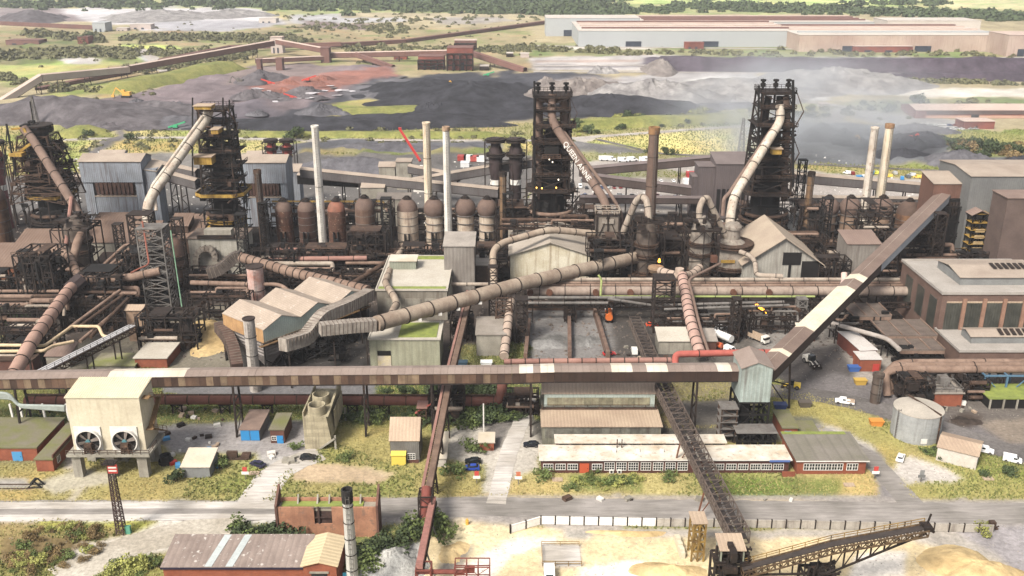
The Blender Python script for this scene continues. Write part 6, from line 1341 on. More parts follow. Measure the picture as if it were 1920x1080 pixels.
r_=hut('tall grey shingled shed with yellow door shelter and white window',731,785,868,826,9,M('grey_shingle_wall',(136,132,126),(104,98,94),.3,rib=.5,ribdir='xy'),rooftan,'gx',4.2,name='shed',cat='shed',wins=[(.72,1.9,1.5,1.2,3,3)])
x0,x1,y0,y1,z1=D(r_); m=MB(); m.box(x0+.3,x0+4,y0-1.2,y0-.05,0,3); m.slab((x0+.2,y0-1.5,3),(x0+4.1,y0-1.5,3),(x0+4.1,y0,3.6),(x0+.2,y0,3.6),.15); P('yellow_shelter',m,gloss('yellow_panel',(236,206,60),.7),r_); m=MB(); m.box(x0+4.6,x1-.2,y0-.15,y0-.02,0,1); P('plinth',m,brickdark,r_)
hut('narrow white roofed shed with red trim beside the slanting conveyor',815,836,876,860,9,M('white_shed_wall',(216,208,196),(190,180,168)),whiteroof,'mono',2.5,name='shed',cat='shed')
hut('small brick hut with flat white roof beside the big round bush',898,926,845,830,5,brick,whiteroof)
b=G(907,812); m=MB(); m.beam((b.x,b.y,0),(b.x,b.y,9),.35); one('post','thin white post behind the small white roofed brick hut','post',m,whitepaint)
# tan two-tier hall
Y=YG(833); r_=thing('workshop_hall','tan roofed two-tier workshop hall behind the long office','workshop',(W(1128,800,Y).x,Y+8,0))
x0=W(1017,798,Y).x; x1=W(1240,798,Y).x; za=ZZ(798,Y); zc=ZZ(757,Y+9); zd=ZZ(738,Y+9.5)
m=MB(); m.box(x0,x1,Y,Y+22,0,za); P('lower_wall',m,M('dirty_glazed_wall',(150,148,130),(116,112,100),.4,streak=.5,rib=1.4),r_)
zb=ZZ(767,Y+9); q=MB(); q.slab((x0-.4,Y-.5,za),(x1+.4,Y-.5,za),(x1+.4,Y+9,zb),(x0-.4,Y+9,zb),.25); P('lower_roof',q,rooftan,r_)
m=MB(); m.box(x0+.6,x1-.6,Y+9.5,Y+22,za,zd); P('upper_wall',m,M('pale_green_cladding'),r_)
m=MB(); m.box(x0,x1,Y+8.6,Y+9.4,zb,zb+.4); m.rail([(x0,Y+8.7,zb+.4),(x1,Y+8.7,zb+.4)],1,.12); P('walkway',m,steel2,r_)
for i in range(14):
    xx=x0+2.6+(x1-x0-5.5)*i/13; m=MB(); m.box(xx-1,xx+1,Y+9.3,Y+9.49,zb+.9,zd-1.2); P('window',m,M('dirty_yellow_pane',(166,160,130),(120,112,96),.6,streak=.5,rand=.3),r_)
for i in range(12):
    xx=x0+2+(x1-x0-4)*i/11; m=MB(); m.box(xx-1.3,xx+1.3,Y-.12,Y-.01,za*.35,za-.5); P('window',m,M('grey_dirty_pane',(140,138,126),(104,100,92),.6,streak=.5,rand=.3),r_)
q=MB(); ze=zd; k=6; pr=[(Y+9.2+(Y+22.3-Y-9.2)*t, ze+3.4*math.sin(math.pi*(.12+.76*t))-1.2) for t in [i/k for i in range(k+1)]]
for (ya,z_a),(yb_,z_b) in zip(pr[:-1],pr[1:]): q.slab((x0,ya,z_a),(x1,ya,z_a),(x1,yb_,z_b),(x0,yb_,z_b),.2)
for xx in (x0+.6,x1-.6): q.add([(xx,y_,z_) for y_,z_ in pr]+[(xx,Y+22,za),(xx,Y+9.5,za)],[tuple(range(k+3))])
P('curved_roof',q,M('brown_tan_roof',(190,168,148),(172,150,132),.1,rib=1),r_)
# long office
wn=whitepaint; wt=M('white_stained_flat_roof',(230,224,214),(200,176,142),.2,fine=.7,spots=(176,164,150))
Yo=YG(887); zo=ZZ(862,Yo); do_=G(1100,838,zo).y-Yo; r_=block('office_building','long brown brick office with white flat roof and orange door','office',1015,1480,887,862,do_,M('chocolate_brick',(118,72,62),(100,60,52),.3),wt,'flat',over=.6)
x0,x1,y0,y1,z1=D(r_); mp=(x1-x0)/(1480-1015.)
for i,px in enumerate((1028,1051,1074,1120,1143,1165.5,1188,1211.5,1234.5,1257.5,1280.5,1330,1349,1372,1394.5,1417.5,1438.5,1461)):
    tall=4<=i<=10; window(r_,(x0+(px-1015)*mp,y0-.01,.95 if tall else 1.1),2.35,2.1 if tall else 1.5,4,3 if tall else 2)
door(r_,(x0+(1096-1015)*mp,y0-.02,.1),2.4,2.7,gloss('orange_door',(214,90,40),.6))
m=MB(); m.box(x0-.6,x1+.6,y0-.66,y0-.61,z1+.02,z1+.33); P('fascia',m,whitepaint,r_)
m=MB(); m.box(x0+(1464-1015)*mp-3,x1,y0-.8,y0-.62,z1-.25,z1+.3); P('blue_fascia',m,gloss('blue_band',(90,120,190),.6),r_)
for px in (1147,1162): m=MB(); c=x0+(px-1015)*mp; m.box(c-.55,c+.55,y0-.5,y0-.03,.2,1.1); o=P('air_conditioner',m,whitepaint,r_); m=MB(); m.tube([(c,y0-.51,.65),(c,y0-.55,.65)],.33,12); P('fan_grille',m,black,o)
for px in (1154,1199,1245): m=MB(); c=x0+(px-1015)*mp; m.box(c-.45,c+.45,y0+3,y0+4.2,z1+.36,z1+.8); P('roof_box',m,whitepaint,r_)
for px in (1161,1170): m=MB(); c=x0+(px-1015)*mp; m.beam((c,y1-1,z1+.3),(c,y1-1,z1+2.8),.25); P('flue',m,steel2,r_)
m=MB(); xa=x0+(1045-1015)*mp; xb=x0+(1370-1015)*mp; yr_=G(1100,814,z1+1.3).y; m.box(xa,xb,y1+.5,yr_-.4,0,z1+1.0); P('raised_wall',m,M('chocolate_brick'),r_); q=MB(); q.box(xa-.4,xb+.4,y1,yr_,z1+1.001,z1+1.3); P('raised_roof',q,wt,r_)
for i in range(14): m=MB(); c=xa+2+(xb-xa-4)*i/13; m.box(c-1.2,c+1.2,y1+.3,y1+.49,z1+.42,z1+.9); P('clerestory',m,glassdark,r_)
r_=block('office_building','short red brick office with grey mossy roof, right of the long white roofed one','office',1496,1625,889,864,14,brick,M('grey_striped_roof',(150,142,132),(132,128,110),.15,rib=3),'flat',over=.6)
x0,x1,y0,y1,z1=D(r_); 
for i in range(7): window(r_,(x0+2.3+i*1.42,y0-.01,1.3),1.2,1.7,2,2)
for i in range(2): window(r_,(x0+13.2+i*1.42,y0-.01,1.3),1.2,1.7,2,2)
m=MB(); m.box(x0-.6,x1+.6,y0-.66,y0-.61,z1+.02,z1+.33); P('fascia',m,whitepaint,r_); m=MB(); m.box(x0-.5,x1-1,y1-.9,y1+.5,z1+.36,z1+.45); P('moss',m,moss,r_)
m=MB(); m.box(x0-4,x0-.7,y0-1.4,y0-1,0,1.4); one('low_wall','low brick porch wall between the two offices','wall',m,brick)
hut('small brick garage with blue door and mossy roof behind the offices',1468,1496,824,803,10,brick,mossy,doors=[(.35,1.9,2.6,bluep)])
hut('brick lean-to with white garage door behind the short office',1497,1534,822,811,6,brick,mossy,doors=[(.42,2.8,2,whitepaint)])
# ruined brick building
Y=YG(1007); z1=ZZ(952,Y); x0=W(520,960,Y).x; x1=W(705,960,Y).x; dep=G(600,934,z1).y-Y
r_=thing('ruined_building','roofless-looking old brick building with moss on its roof and a broken dark opening','ruin',((x0+x1)/2,Y+3,0))
ob=M('old_orange_brick',(198,142,108),(162,110,84),.3,streak=.4,sc_col=(120,84,68),spots=(150,118,100))
m=MB(); xa=x0+(x1-x0)*.37; xb=x0+(x1-x0)*.55; m.box(x0,xa,Y,Y+.5,0,z1); m.box(xb,x1,Y,Y+.5,0,z1); m.box(xa,xb,Y,Y+.5,0,3.4); m.box(x0,x1,Y+dep-.5,Y+dep,0,z1+.3); P('front_wall',m,ob,r_).__setitem__('kind','stuff')
m=MB(); m.box(xa,xb,Y+.6,Y+.9,3,z1-.5); m.beam((xa+1,Y+.3,3.4),(xa+1,Y+.3,z1),.4); m.beam((xa,Y+.3,5),(xb,Y+.3,5),.3); P('opening',m,M('dark_opening_fill',(96,72,64),(60,48,46),.8),r_)  # dark brown panel and bars fill the gap in the front wall
for xx,s in ((x0,1),(x1,-1)):
    m=MB(); m.add([(xx,Y-.3,0),(xx,Y+dep+.3,0),(xx,Y+dep+.3,z1+3.6),(xx,Y-.3,z1+.6),(xx-s*.5,Y-.3,0),(xx-s*.5,Y+dep+.3,0),(xx-s*.5,Y+dep+.3,z1+3.6),(xx-s*.5,Y-.3,z1+.6)],[(0,1,2,3),(7,6,5,4),(3,2,6,7),(0,3,7,4),(1,5,6,2)]); P('gable_wall',m,M('old_purple_brick',(136,96,80),(112,80,70),.3,streak=.4),r_)
m=MB(); m.box(x0+.05,x1-.05,Y+.55,Y+dep-.55,z1-1.2,z1-.6); P('roof_slab',m,M('gritty_roof',(178,168,150),(150,140,122),.3),r_)
m=MB(); m.box(x0+.6,x0+(x1-x0)*.86,Y+dep-2.6,Y+dep-.6,z1-.6,z1-.35); m.box(x0+.6,x0+3.5,Y+2,Y+dep-2.61,z1-.6,z1-.4); P('moss',m,moss,r_)
for f in (.18,.38,.5,.82): m=MB(); c=x0+(x1-x0)*f; m.add([(c,Y+dep-.5,z1-.6),(c,Y+dep-2,z1-.6),(c,Y+dep-.5,z1+1.4),(c+.35,Y+dep-.5,z1-.6),(c+.35,Y+dep-2,z1-.6),(c+.35,Y+dep-.5,z1+1.4)],[(0,1,2),(5,4,3),(0,3,4,1),(1,4,5,2)]); P('buttress',m,concgrey,r_)
# front brick store and annex
r_=block('brick_store','red brick store with stained grey roof and two pale roof lights at the bottom edge','store',305,572,1108,1063,9,brick,M('asbestos_roof',(168,150,140),(140,122,114),.2,spots=(216,208,200),rib=1.4),'mono',1.2)
x0,x1,y0,y1,z1=D(r_); k=1.2/9
for px in (386,425): m=MB(); c=x0+(px-308)/264*(x1-x0); m.slab((c,y0-.3,z1+.32),(c+1.5,y0-.3,z1+.32),(c+3.2,y1+.2,z1+1.52),(c+1.7,y1+.2,z1+1.52),.04); P('roof_light',m,M('pale_blue_rooflight',(196,204,204),(180,186,186)),r_)
m=MB(); m.box(x0-.4,x1,y0-.5,y0-.42,z1-.3,z1+.15); P('gutter',m,gloss('navy_gutter',(50,46,80)),r_); m=MB(); m.box(x0+37,x0+39.4,y0-.1,y0-.01,z1-2.8,z1-1.4); P('notice_board',m,gloss('teal_sign',(20,120,150)),r_)
r_=block('brick_annex','taller brick annex with cream pitched roof and roller door beside the grey chimney','annex',568,630,1112,1060,9.5,brick,M('cream_roof',(222,200,160),(206,184,146),.2,rib=1.1,ribdir='y'),'gy',.9,over=.5)
x0,x1,y0,y1,z1=D(r_); m=MB(); m.box(x0+1.6,x1-2,y0-.2,y0-.01,z1-3.4,z1-1.9); P('roller_door',m,rubber,r_); m=MB(); m.box(x0+1.2,x1-1.6,y0-.25,y0-.01,z1-1.88,z1-1.5); P('lintel',m,concgrey,r_)
chimney('pale grey segmented chimney with black tip in the foreground',650,917,161.5,1.25,1.0,M('pale_grey_paint',(200,198,192),(186,182,174),.2),M('black_tip',(64,60,60),(50,48,48)),group=None,bands=6,cap=3.0)
# fence
FP=[(957,1000),(1014,983),(1230,987),(1500,991),(1862,999)]
r_=thing('barrier_fence','long white panelled concrete barrier fence along the road edge','fence',G(1230,987))
fa=M('white_fence_panel',(248,244,238),(236,228,216),.3,rand=.05); fb=M('grey_fence_panel',(196,188,176),(170,160,148),.3,streak=.5,rand=.12)
for i,(p,q) in enumerate(zip(FP[:-1],FP[1:])):
    a=G(*p); b=G(*q); k=max(1,round((b-a).length/3.3)); ang=math.atan2(b.y-a.y,b.x-a.x); s=(b-a).length/k
    mm=MB(); mm.box(-s/2+.1,s/2-.1,-.1,.1,.1,2.0); mm.box(-s/2+.1,s/2-.1,-.16,.16,2.0,2.12); pm=mm.mesh('panel',fa if i<2 else fb)
    po=MB(); po.box(-.14,.14,-.2,.2,0,2.35); pp=po.mesh('post',steel)
    for j in range(k): c=a.lerp(b,(j+.5)/k); piece('panel',pm,r_,c,ang); piece('post',pp,r_,a.lerp(b,j/k),ang)
# truss conveyor B
beltm=M('dark_belt',(84,74,70),(66,58,56),.5); trm=M('grey_brown_truss',(124,108,98),(90,76,68),.5)
r_=thing('truss_conveyor','open lattice belt conveyor sloping from the little hut up past the offices','conveyor',(G(1330,960).x,G(1330,960).y,0))
a=W(1388,1004,170); b=W(1243,722,236); c=W(1190,598,300)
for k,(p,q,n_) in enumerate(((a,b,24),(b,c,18))):
    m=MB(); girder(m,p+Vector((0,0,-2)),q+Vector((0,0,-2)),4.2 if k==0 else 3.6,2.8,n_,.24); P('lattice',m,trm,r_)
    for o in (-.95,.95): m=MB(); m.beam(p+Vector((o,0,-.7)),q+Vector((o,0,-.7)),1.25,.3); P('belt',m,beltm,r_)
    m=MB(); m.beam(p+Vector((-1.9,0,-1)),q+Vector((-1.9,0,-1)),.5,.9); P('walkway',m,trm,r_)
for f in (.3,.62): p=a.lerp(b,f); m=MB(); m.beam((p.x-3,p.y,0),(p.x-1.6,p.y,p.z-2),.35); m.beam((p.x+3,p.y,0),(p.x+1.6,p.y,p.z-2),.35); m.beam((p.x-3,p.y,.2),(p.x+1.6,p.y,p.z-2),.2); P('trestle',m,M('rusty_disc_steel',(150,96,70),(110,74,58),.5),r_)
m=MB(); frame_struct(m,W(1299,985,175).x,W(1322,985,175).x,174,178,[0,2.5,5,7.5,9.5],2,1,.35,deck=[3]); P('stair_tower',m,[M('yellow_rust_steel',(176,140,60),(110,84,60),.6),rooftan],r_)
# small hut and stacker boom
Y=163.5; r_=thing('drive_hut','small tan roofed drive hut on dark legs at the lower end of the truss conveyor','hut',(W(1372,1040,Y).x,Y,0)); x0=W(1352,1031,Y).x; x1=W(1397,1031,Y).x; zr=ZZ(1031,Y)
m=MB(); m.box(x0,x0+.3,Y,Y+4.4,zr-3,zr); m.box(x0+.31,x1,Y+4.1,Y+4.4,zr-3,zr); m.box(x1-.3,x1,Y,Y+4.09,zr-3,zr); P('wall',m,M('sage_cladding'),r_); q=MB(); q.slab((x0-.3,Y-.3,zr),(x1+.3,Y-.3,zr),(x1+.3,Y+5,zr+.6),(x0-.3,Y+5,zr+.6),.2); P('roof',q,rooftan,r_)
m=MB(); frame_struct(m,x0-1,x1+1,Y,Y+4,[0,3,zr-3],2,1,.45); clutter(m,x0-1,x1+2,Y-1,Y+3,0,zr-1,70,(.25,.5),5,.3); P('steelwork',m,steel,r_)
r_=thing('stacker_boom','long rusty yellow stacker boom with belt reaching out over the sand heap','stacker',(W(1560,1050,162).x,162,0))
a=W(1392,1066,162.5); k_=W(1562,1020,162); b=W(1738,988,161.5); yr=M('yellow_rust_steel')
for p,q,n_ in ((a,k_,14),(k_,b,14)):
    m=MB(); girder(m,p-Vector((0,0,1.4)),q-Vector((0,0,1.4)),2.6,1.3,n_,.26); P('lattice',m,M('rusty_yellow_truss',(124,98,66),(70,56,48),.8),r_); m=MB(); m.beam(p,q,1.5,.2); P('belt',m,beltm,r_); m=MB(); m.rail([p+Vector((0,1.4,0)),q+Vector((0,1.4,0))],1.1,.13,0,2.5); P('railing',m,yr,r_)
m=MB(); c=k_-Vector((0,0,7)); e=b-Vector((0,0,1.6)); m.beam(c,e,.35); 
for i in range(7):
    f=i/7; p=c.lerp(e,f); q=k_.lerp(b,f)-Vector((0,0,1.4)); m.beam(p,q,.28); m.beam(c.lerp(e,f),k_.lerp(b,(i+1)/7)-Vector((0,0,1.4)),.18)
    m.beam(k_.lerp(a,f)-Vector((0,0,1.4)),c.lerp(Vector((a.x,c.y,c.z-.5)),f),.25)
m.beam(c,(a.x,c.y,c.z-.5),.35); P('lower_truss',m,steel,r_).__setitem__('kind','stuff')
m=MB(); c=W(1535,1060,162); frame_struct(m,c.x-3,c.x+3,160,164.5,[0,3,6],2,1,.5); clutter(m,c.x-4,c.x+4,160,164,0,7,40,(.25,.45),8,.2); P('steelwork',m,steel,r_)
m=MB(); m.cbox(b+Vector((0,0,-.4)),1.6,2.4,.9); m.beam(b+Vector((0,0,1)),b+Vector((.4,0,3)),.3); m.beam(b+Vector((-1.5,0,1)),b+Vector((1.6,0,-1.2)),.5); P('head_drum',m,steel,r_)
# pipe conveyor A and its drop
r_=thing('slanting_conveyor','narrow brown conveyor running down from the big gas main past the grey shed','conveyor',(G(820,860).x,G(820,860).y,0))
a=W(799,924,190); b=W(838,724,236); c=W(882,545,320)
for p,q,n_ in ((a,b,26),(b,c,30)):
    m=MB(); girder(m,p-Vector((0,0,1.6)),q-Vector((0,0,1.6)),2.2,1.6,n_,.22); P('lattice',m,steel2,r_); m=MB(); m.beam(p+Vector((.3,0,0)),q+Vector((.3,0,0)),1.5,.4); P('cover',m,M('brown_cover',(146,118,100),(112,88,74),.4),r_); m=MB(); m.beam(p-Vector((1.1,0,-.1)),q-Vector((1.1,0,-.1)),.7,.2); P('walkway',m,M('pinkish_pipe'),r_)
for f in (.25,.55,.85): p=a.lerp(b,f); m=MB(); lattice(m,p.x,p.y,2.4,1.4,0,p.z-1.6,3,.25,d0=1); P('trestle',m,steel,r_)
dr=M('dark_red_pipe',(160,84,72),(120,66,58),.4)
tube_part('drop_pipe',r_,[W(800,915,190),W(798,940,187),W(795,985,187)],1.15,dr,n=12,rad=2)
m=MB(); frame_struct(m,W(787,985,187).x,W(812,985,187).x,186,190,[0,3,6,8.5],1,1,.3); P('steelwork',m,steel,r_)
r_=thing('chute_conveyor','pale pink enclosed chute running down to the bottom edge left of the sand','conveyor',(W(800,1000,175).x,175,0))
a=W(812,935,190); b=W(786,1062,160); m=MB(); m.beam(W(800,920,190),a,.6); m.beam(a,b,1.4,1.2); P('casing',m,M('faded_pink_steel',(190,130,118),(150,104,94),.5),r_); m=MB(); girder(m,a-Vector((0,0,1.4)),b-Vector((0,0,1.4)),1.6,.7,14,.2); P('lattice',m,steel,r_)
m=MB(); 
for f in (.3,.7): p=a.lerp(b,f); m.beam((p.x+2,p.y,0),(p.x,p.y,p.z),.3); m.beam((p.x-2,p.y,0),(p.x,p.y,p.z),.3)
P('trestle',m,greysteel,r_)
Y=160; x0=W(780,1068,Y).x; x1=W(918,1068,Y).x; m=MB(); zz=ZZ(1072,Y); m.tube([(x0,Y,zz),(x1-5,Y,zz)],.5,8); frame_struct(m,x1-7,x1,Y-1,Y+2,[0,zz,zz+1.8],3,1,.2); m.cbox((x1-4,Y,zz),2,1,1.2); frame_struct(m,x0,x0+3,Y-1,Y+2,[0,zz+1],1,1,.3); one('tail_machinery','red-brown pipe and railed machinery at the bottom edge left of centre','machinery',m,dr)
# mast
b=G(228,1000); r_=thing('lattice_mast','slender dark lattice mast with red sign in front of the fan tower','mast',b)
m=MB(); lattice(m,b.x,b.y,1.7,1.0,0,ZZ(868,b.y),14,.16); P('lattice',m,M('dark_mast_steel',(96,70,66),(70,54,52)),r_); m=MB(); z=ZZ(876,b.y); m.box(b.x-.3,b.x+1.9,b.y-1.0,b.y-.9,z-1,z+1.2); o=P('sign',m,gloss('sign_red',(206,60,50),.6),r_)
for i,s in enumerate(('','')): m=MB(); m.box(b.x-.1,b.x+1.7,b.y-1.05,b.y-1.01,z-.5+i*.8,z-.15+i*.8); P('sign_line',m,whitepaint,o)
m=MB(); m.box(b.x-1.4,b.x+1.4,b.y-1.2,b.y+1.2,ZZ(868,b.y),ZZ(868,b.y)+.2); m.rail([(b.x-1.4,b.y-1.2,ZZ(868,b.y)+.2),(b.x+1.4,b.y-1.2,ZZ(868,b.y)+.2)],1.1,.12,0,1); P('platform',m,steel,r_)
m=MB(); m.cbox((b.x+1.6,b.y,0),1.2,.8,2); P('green_box',m,gloss('green_cabinet',(90,170,140),.6),r_)
# rails and buffer stop
r_=thing('rail_track','pair of old rails ending at a black buffer stop at the left edge','rail track',G(20,910))
for py in (909,917): a=G(-120,py); b=G(60,py); m=MB(); m.beam(a+Vector((0,0,.15)),b+Vector((0,0,.15)),.14,.24); P('rail',m,steel2,r_)
for i in range(40): a=G(58,909); b=G(58,917); x=a.x-i*.9; m=MB(); m.box(x-.13,x+.13,b.y-.4,a.y+.4,.004,.04); P('sleeper',m,concgrey,r_)
b=G(66,912); m=MB()
for o in (-.8,.8): m.beam((b.x-1.5,b.y+o,0),(b.x+.5,b.y+o,1.8),.3); m.beam((b.x+2,b.y+o,0),(b.x+.5,b.y+o,1.8),.3); m.beam((b.x-1.5,b.y+o,.1),(b.x+2,b.y+o,.1),.25)
m.beam((b.x-.2,b.y-1.3,1.5),(b.x-.2,b.y+1.3,1.5),.5); one('buffer_stop','black triangular buffer stop at the end of the old rails','buffer stop',m,rubber)
# tank, white shed, right side
c=G(1716,838); Y=c.y+7; R_=6.1*(ZZ(0,1)*0+1); cx=W(1717,800,Y).x; zt=ZZ(764,Y); R_=(W(1760,790,Y).x-W(1672,790,Y).x)/2
tm=M('weathered_blue_grey_tank',(182,184,182),(156,158,158),.2,streak=.4,sc_col=(120,116,110))
r_=thing('storage_tank','big round blue-grey storage tank with conical roof beside the service road','tank',(cx,Y,0))
m=MB(); m.lathe(cx,Y,[(R_,0),(R_,zt-.2)],40); P('shell',m,tm,r_); m=MB(); m.lathe(cx,Y,[(R_+.1,zt-.19),(R_+.1,zt),(.1,zt+1)],40); P('roof',m,M('dusty_tank_roof',(196,186,172),(176,168,156),.2),r_)
for i in range(4): m=MB(); z=zt*(i+1)/5; m.lathe(cx,Y,[(R_,z-.06),(R_+.06,z-.06),(R_+.06,z+.06),(R_,z+.06)],40); P('seam',m,tm,r_)
m=MB(); m.ladder((cx-R_*.94,Y-R_*.35,0),(cx-R_*.94,Y-R_*.35,zt+.6),.7,18,.13); P('ladder',m,greysteel,r_); m=MB(); m.beam((cx+R_*.6,Y-R_*.82,0),(cx+R_*.6,Y-R_*.82,zt),.4); m.beam((cx+R_*.6,Y-R_*.8,zt+.35),(cx-R_*.1,Y+R_*.9,zt+.9),.35); P('pipe',m,steel2,r_); m=MB(); m.box(cx-1,cx+.6,Y-R_-.1,Y-R_+.3,.6,2); P('notice',m,whitepaint,r_)
def obox(name,label,cat,px,py,w,dp,h,rz,wall,roof,rise=.8,extras=None):
    c=G(px,py); r=thing(name,label,cat,c); m=MB(); m.cbox((0,0,0),w,dp,h); ca,sa=math.cos(rz),math.sin(rz); T=Matrix.Translation(c)@Matrix.Rotation(rz,4,'Z')
    q=MB(); o=.3; q.slab((-w/2-o,-dp/2-o,h+.05),(w/2+o,-dp/2-o,h+.05),(w/2+o,0,h+rise),(-w/2-o,0,h+rise),.15); q.slab((w/2+o,dp/2+o,h+.05),(-w/2-o,dp/2+o,h+.05),(-w/2-o,0,h+rise),(w/2+o,0,h+rise),.15)
    m.add([(-w/2,-dp/2,h),(-w/2,dp/2,h),(-w/2,0,h+rise-.15),(w/2,-dp/2,h),(w/2,dp/2,h),(w/2,0,h+rise-.15)],[(0,2,1),(3,4,5)])
    for mb in (m,q): mb.v=[tuple(T@Vector(p)) for p in mb.v]
    P('wall',m,wall,r); P('roof',q,roof,r); return r
obox('white_shed','white walled shed with tan roof beside the round tank','shed',1796,858,9.5,9,4,-.55,M('white_shed_wall'),rooftan,1.4)
rc=M('rust_red_container',(150,80,62),(126,68,56),.4,rib=.6,ribdir='xy',rand=.1); wr=M('pale_container_roof',(214,208,204),(196,186,180),.3)
obox('container_store','long rust red container store with pale roof','container',1604,662,5.5,16,4.6,.12,rc,wr,.15)
r_=obox('brick_cabin','square red brick cabin with red door and mossy roof','cabin',1624,689,6.6,6,4.2,.0,brick,wr,.1); c=G(1624,689); m=MB(); m.box(c.x+.8,c.x+2.8,c.y-3.15,c.y-3.02,0,2.6); P('door',m,gloss('sign_red'),r_)
# three big pipes at the right
for i,(py,Yp) in enumerate(((680,262),(686,259),(693,256))):
    x_=1672-i*6; pipe_run('service_main',['rear','middle','front'][i]+' of three big dusty pipes at the right edge, bending down at the left end',[W(x_+4,742 if i else 720,Yp-3),W(x_,py+6,Yp),W(x_+20,py,Yp),W(1960,py-1,Yp)],1.15,pipebrown,step=22,rad=4,n=14,group='three big dusty pipes at the right',legs=[(W(q,py,Yp).x,Yp,ZZ(py,Yp)) for q in (1700,1790,1880)] if i==2 else None)
# power station
pb=M('plum_brown_brick',(138,110,98),(116,90,80),.2); r_=block('power_station','tall brown brick power station with green tinted windows at the right edge','power station',1768,1990,650,552,34,pb,M('pale_grey_flat_roof',(186,178,170),(166,158,150),.15),'flat',parapet=.9)
x0,x1,y0,y1,z1=D(r_); 
for i in range(8):
    c=x0+4.2+i*6.6; m=MB(); m.box(c-2.5,c+2.5,y0-.16,y0-.01,z1*.28,z1-3); o=P('window',m,M('green_glazing',(98,98,90),(68,70,66),.3,rough=.35,rib=.9,rand=.1),r_); m=MB(); m.box(c-2.5,c+2.5,y0-.2,y0-.01,z1-2.98,z1-2.4); P('lintel',m,rooftan,o)
    m=MB(); m.box(c+2.7,c+3.9,y0-.5,y0-.01,0,z1-1.5); P('pilaster',m,M('tan_brown_brick',(176,134,110),(150,112,94),.3),r_)
for i in range(3): c=y0+6+i*10; m=MB(); m.box(x0-.16,x0-.01,c-2.8,c+2.8,z1*.3,z1-3); P('window',m,M('green_glazing'),r_)
m=MB(); m.box(x0+9,x1,y0+8,y0+26,z1+.36,z1+3.2); o=P('monitor',m,M('grey_shed_wall'),r_); q=MB(); q.slab((x0+8.5,y0+7.5,z1+3.2),(x1,y0+7.5,z1+3.2),(x1,y0+17,z1+4.6),(x0+8.5,y0+17,z1+4.6),.2); q.slab((x1,y0+26.5,z1+3.2),(x0+8.5,y0+26.5,z1+3.2),(x0+8.5,y0+17,z1+4.6),(x1,y0+17,z1+4.6),.2); P('monitor_roof',q,galroof,o)
for i in range(7): m=MB(); c=x0+22+i*2; m.slab((c,y0+13,z1+4.6),(c+1.3,y0+13,z1+4.6),(c+1.3,y0+17,z1+5.2),(c,y0+17,z1+5.2),.1); P('vent',m,steel,o)
r_=block('power_station_wing','lower brown brick wing in front of the power station','power station wing',1800,1990,692,660,18,pb,M('pale_grey_flat_roof'),'flat',parapet=.8)
x0,x1,y0,y1,z1=D(r_); m=MB(); m.box(x0+6,x1,y0+6,y0+13,z1+.36,z1+2.8); o=P('monitor',m,M('grey_shed_wall'),r_); q=MB(); q.slab((x0+5.5,y0+5.6,z1+2.8),(x1,y0+5.6,z1+2.8),(x1,y0+9.5,z1+3.8),(x0+5.5,y0+9.5,z1+3.8),.2); q.slab((x1,y0+13.4,z1+2.8),(x0+5.5,y0+13.4,z1+2.8),(x0+5.5,y0+9.5,z1+3.8),(x1,y0+9.5,z1+3.8),.2); P('monitor_roof',q,galroof,o)
for i in range(5): m=MB(); c=x0+15+i*2; m.slab((c,y0+6,z1+3.4),(c+1.3,y0+6,z1+3.4),(c+1.3,y0+9,z1+4.3),(c,y0+9,z1+4.3),.1); P('vent',m,steel,o)
# finned coolers
for i,(xl,xr,yb,yt,dp) in enumerate(((1600,1672,640,592,12),(1658,1758,668,628,14),(1688,1772,690,655,9))):
    Yc=YG(yb); x0=W(xl,yt,Yc).x; x1=W(xr,yt,Yc).x; zt=ZZ(yt,Yc); r_=thing('finned_cooler',['upper left','large middle','lowest'][i]+' flat finned cooler bank raised on legs left of the power station','cooler',((x0+x1)/2,Yc,0),'finned cooler banks')
    m=MB(); n_=14
    for k in range(n_): yy=Yc+dp*k/n_; m.box(x0,x1,yy,yy+dp/n_*.6,zt-.5,zt)
    P('slats',m,M('brown_grey_fins',(140,124,114),(112,98,90),.4,rib=.5),r_)
    m=MB()
    for k in range(4): xx=x0+(x1-x0)*k/3; m.beam((xx,Yc,zt+.15),(xx,Yc+dp,zt+.15),.3)
    m.box(x0,x1,Yc,Yc+.3,zt-1.6,zt-.52); P('rails',m,pipebrown,r_); m=MB(); frame_struct(m,x0,x1,Yc+.5,Yc+dp,[0,zt*.5,zt-1.7],4,1,.35); clutter(m,x0,x1,Yc,Yc+dp*.5,0,zt-1,30,(.25,.5),i,.3); P('steelwork',m,black,r_)
pipe_run('silver_duct','pale silver pipe sloping down right past the rust red container',[W(1560,606,296),W(1664,635,280),W(1686,655,270)],.75,M('silver_pipe',(190,180,172),(160,148,140),.3),flange=False,rad=3)
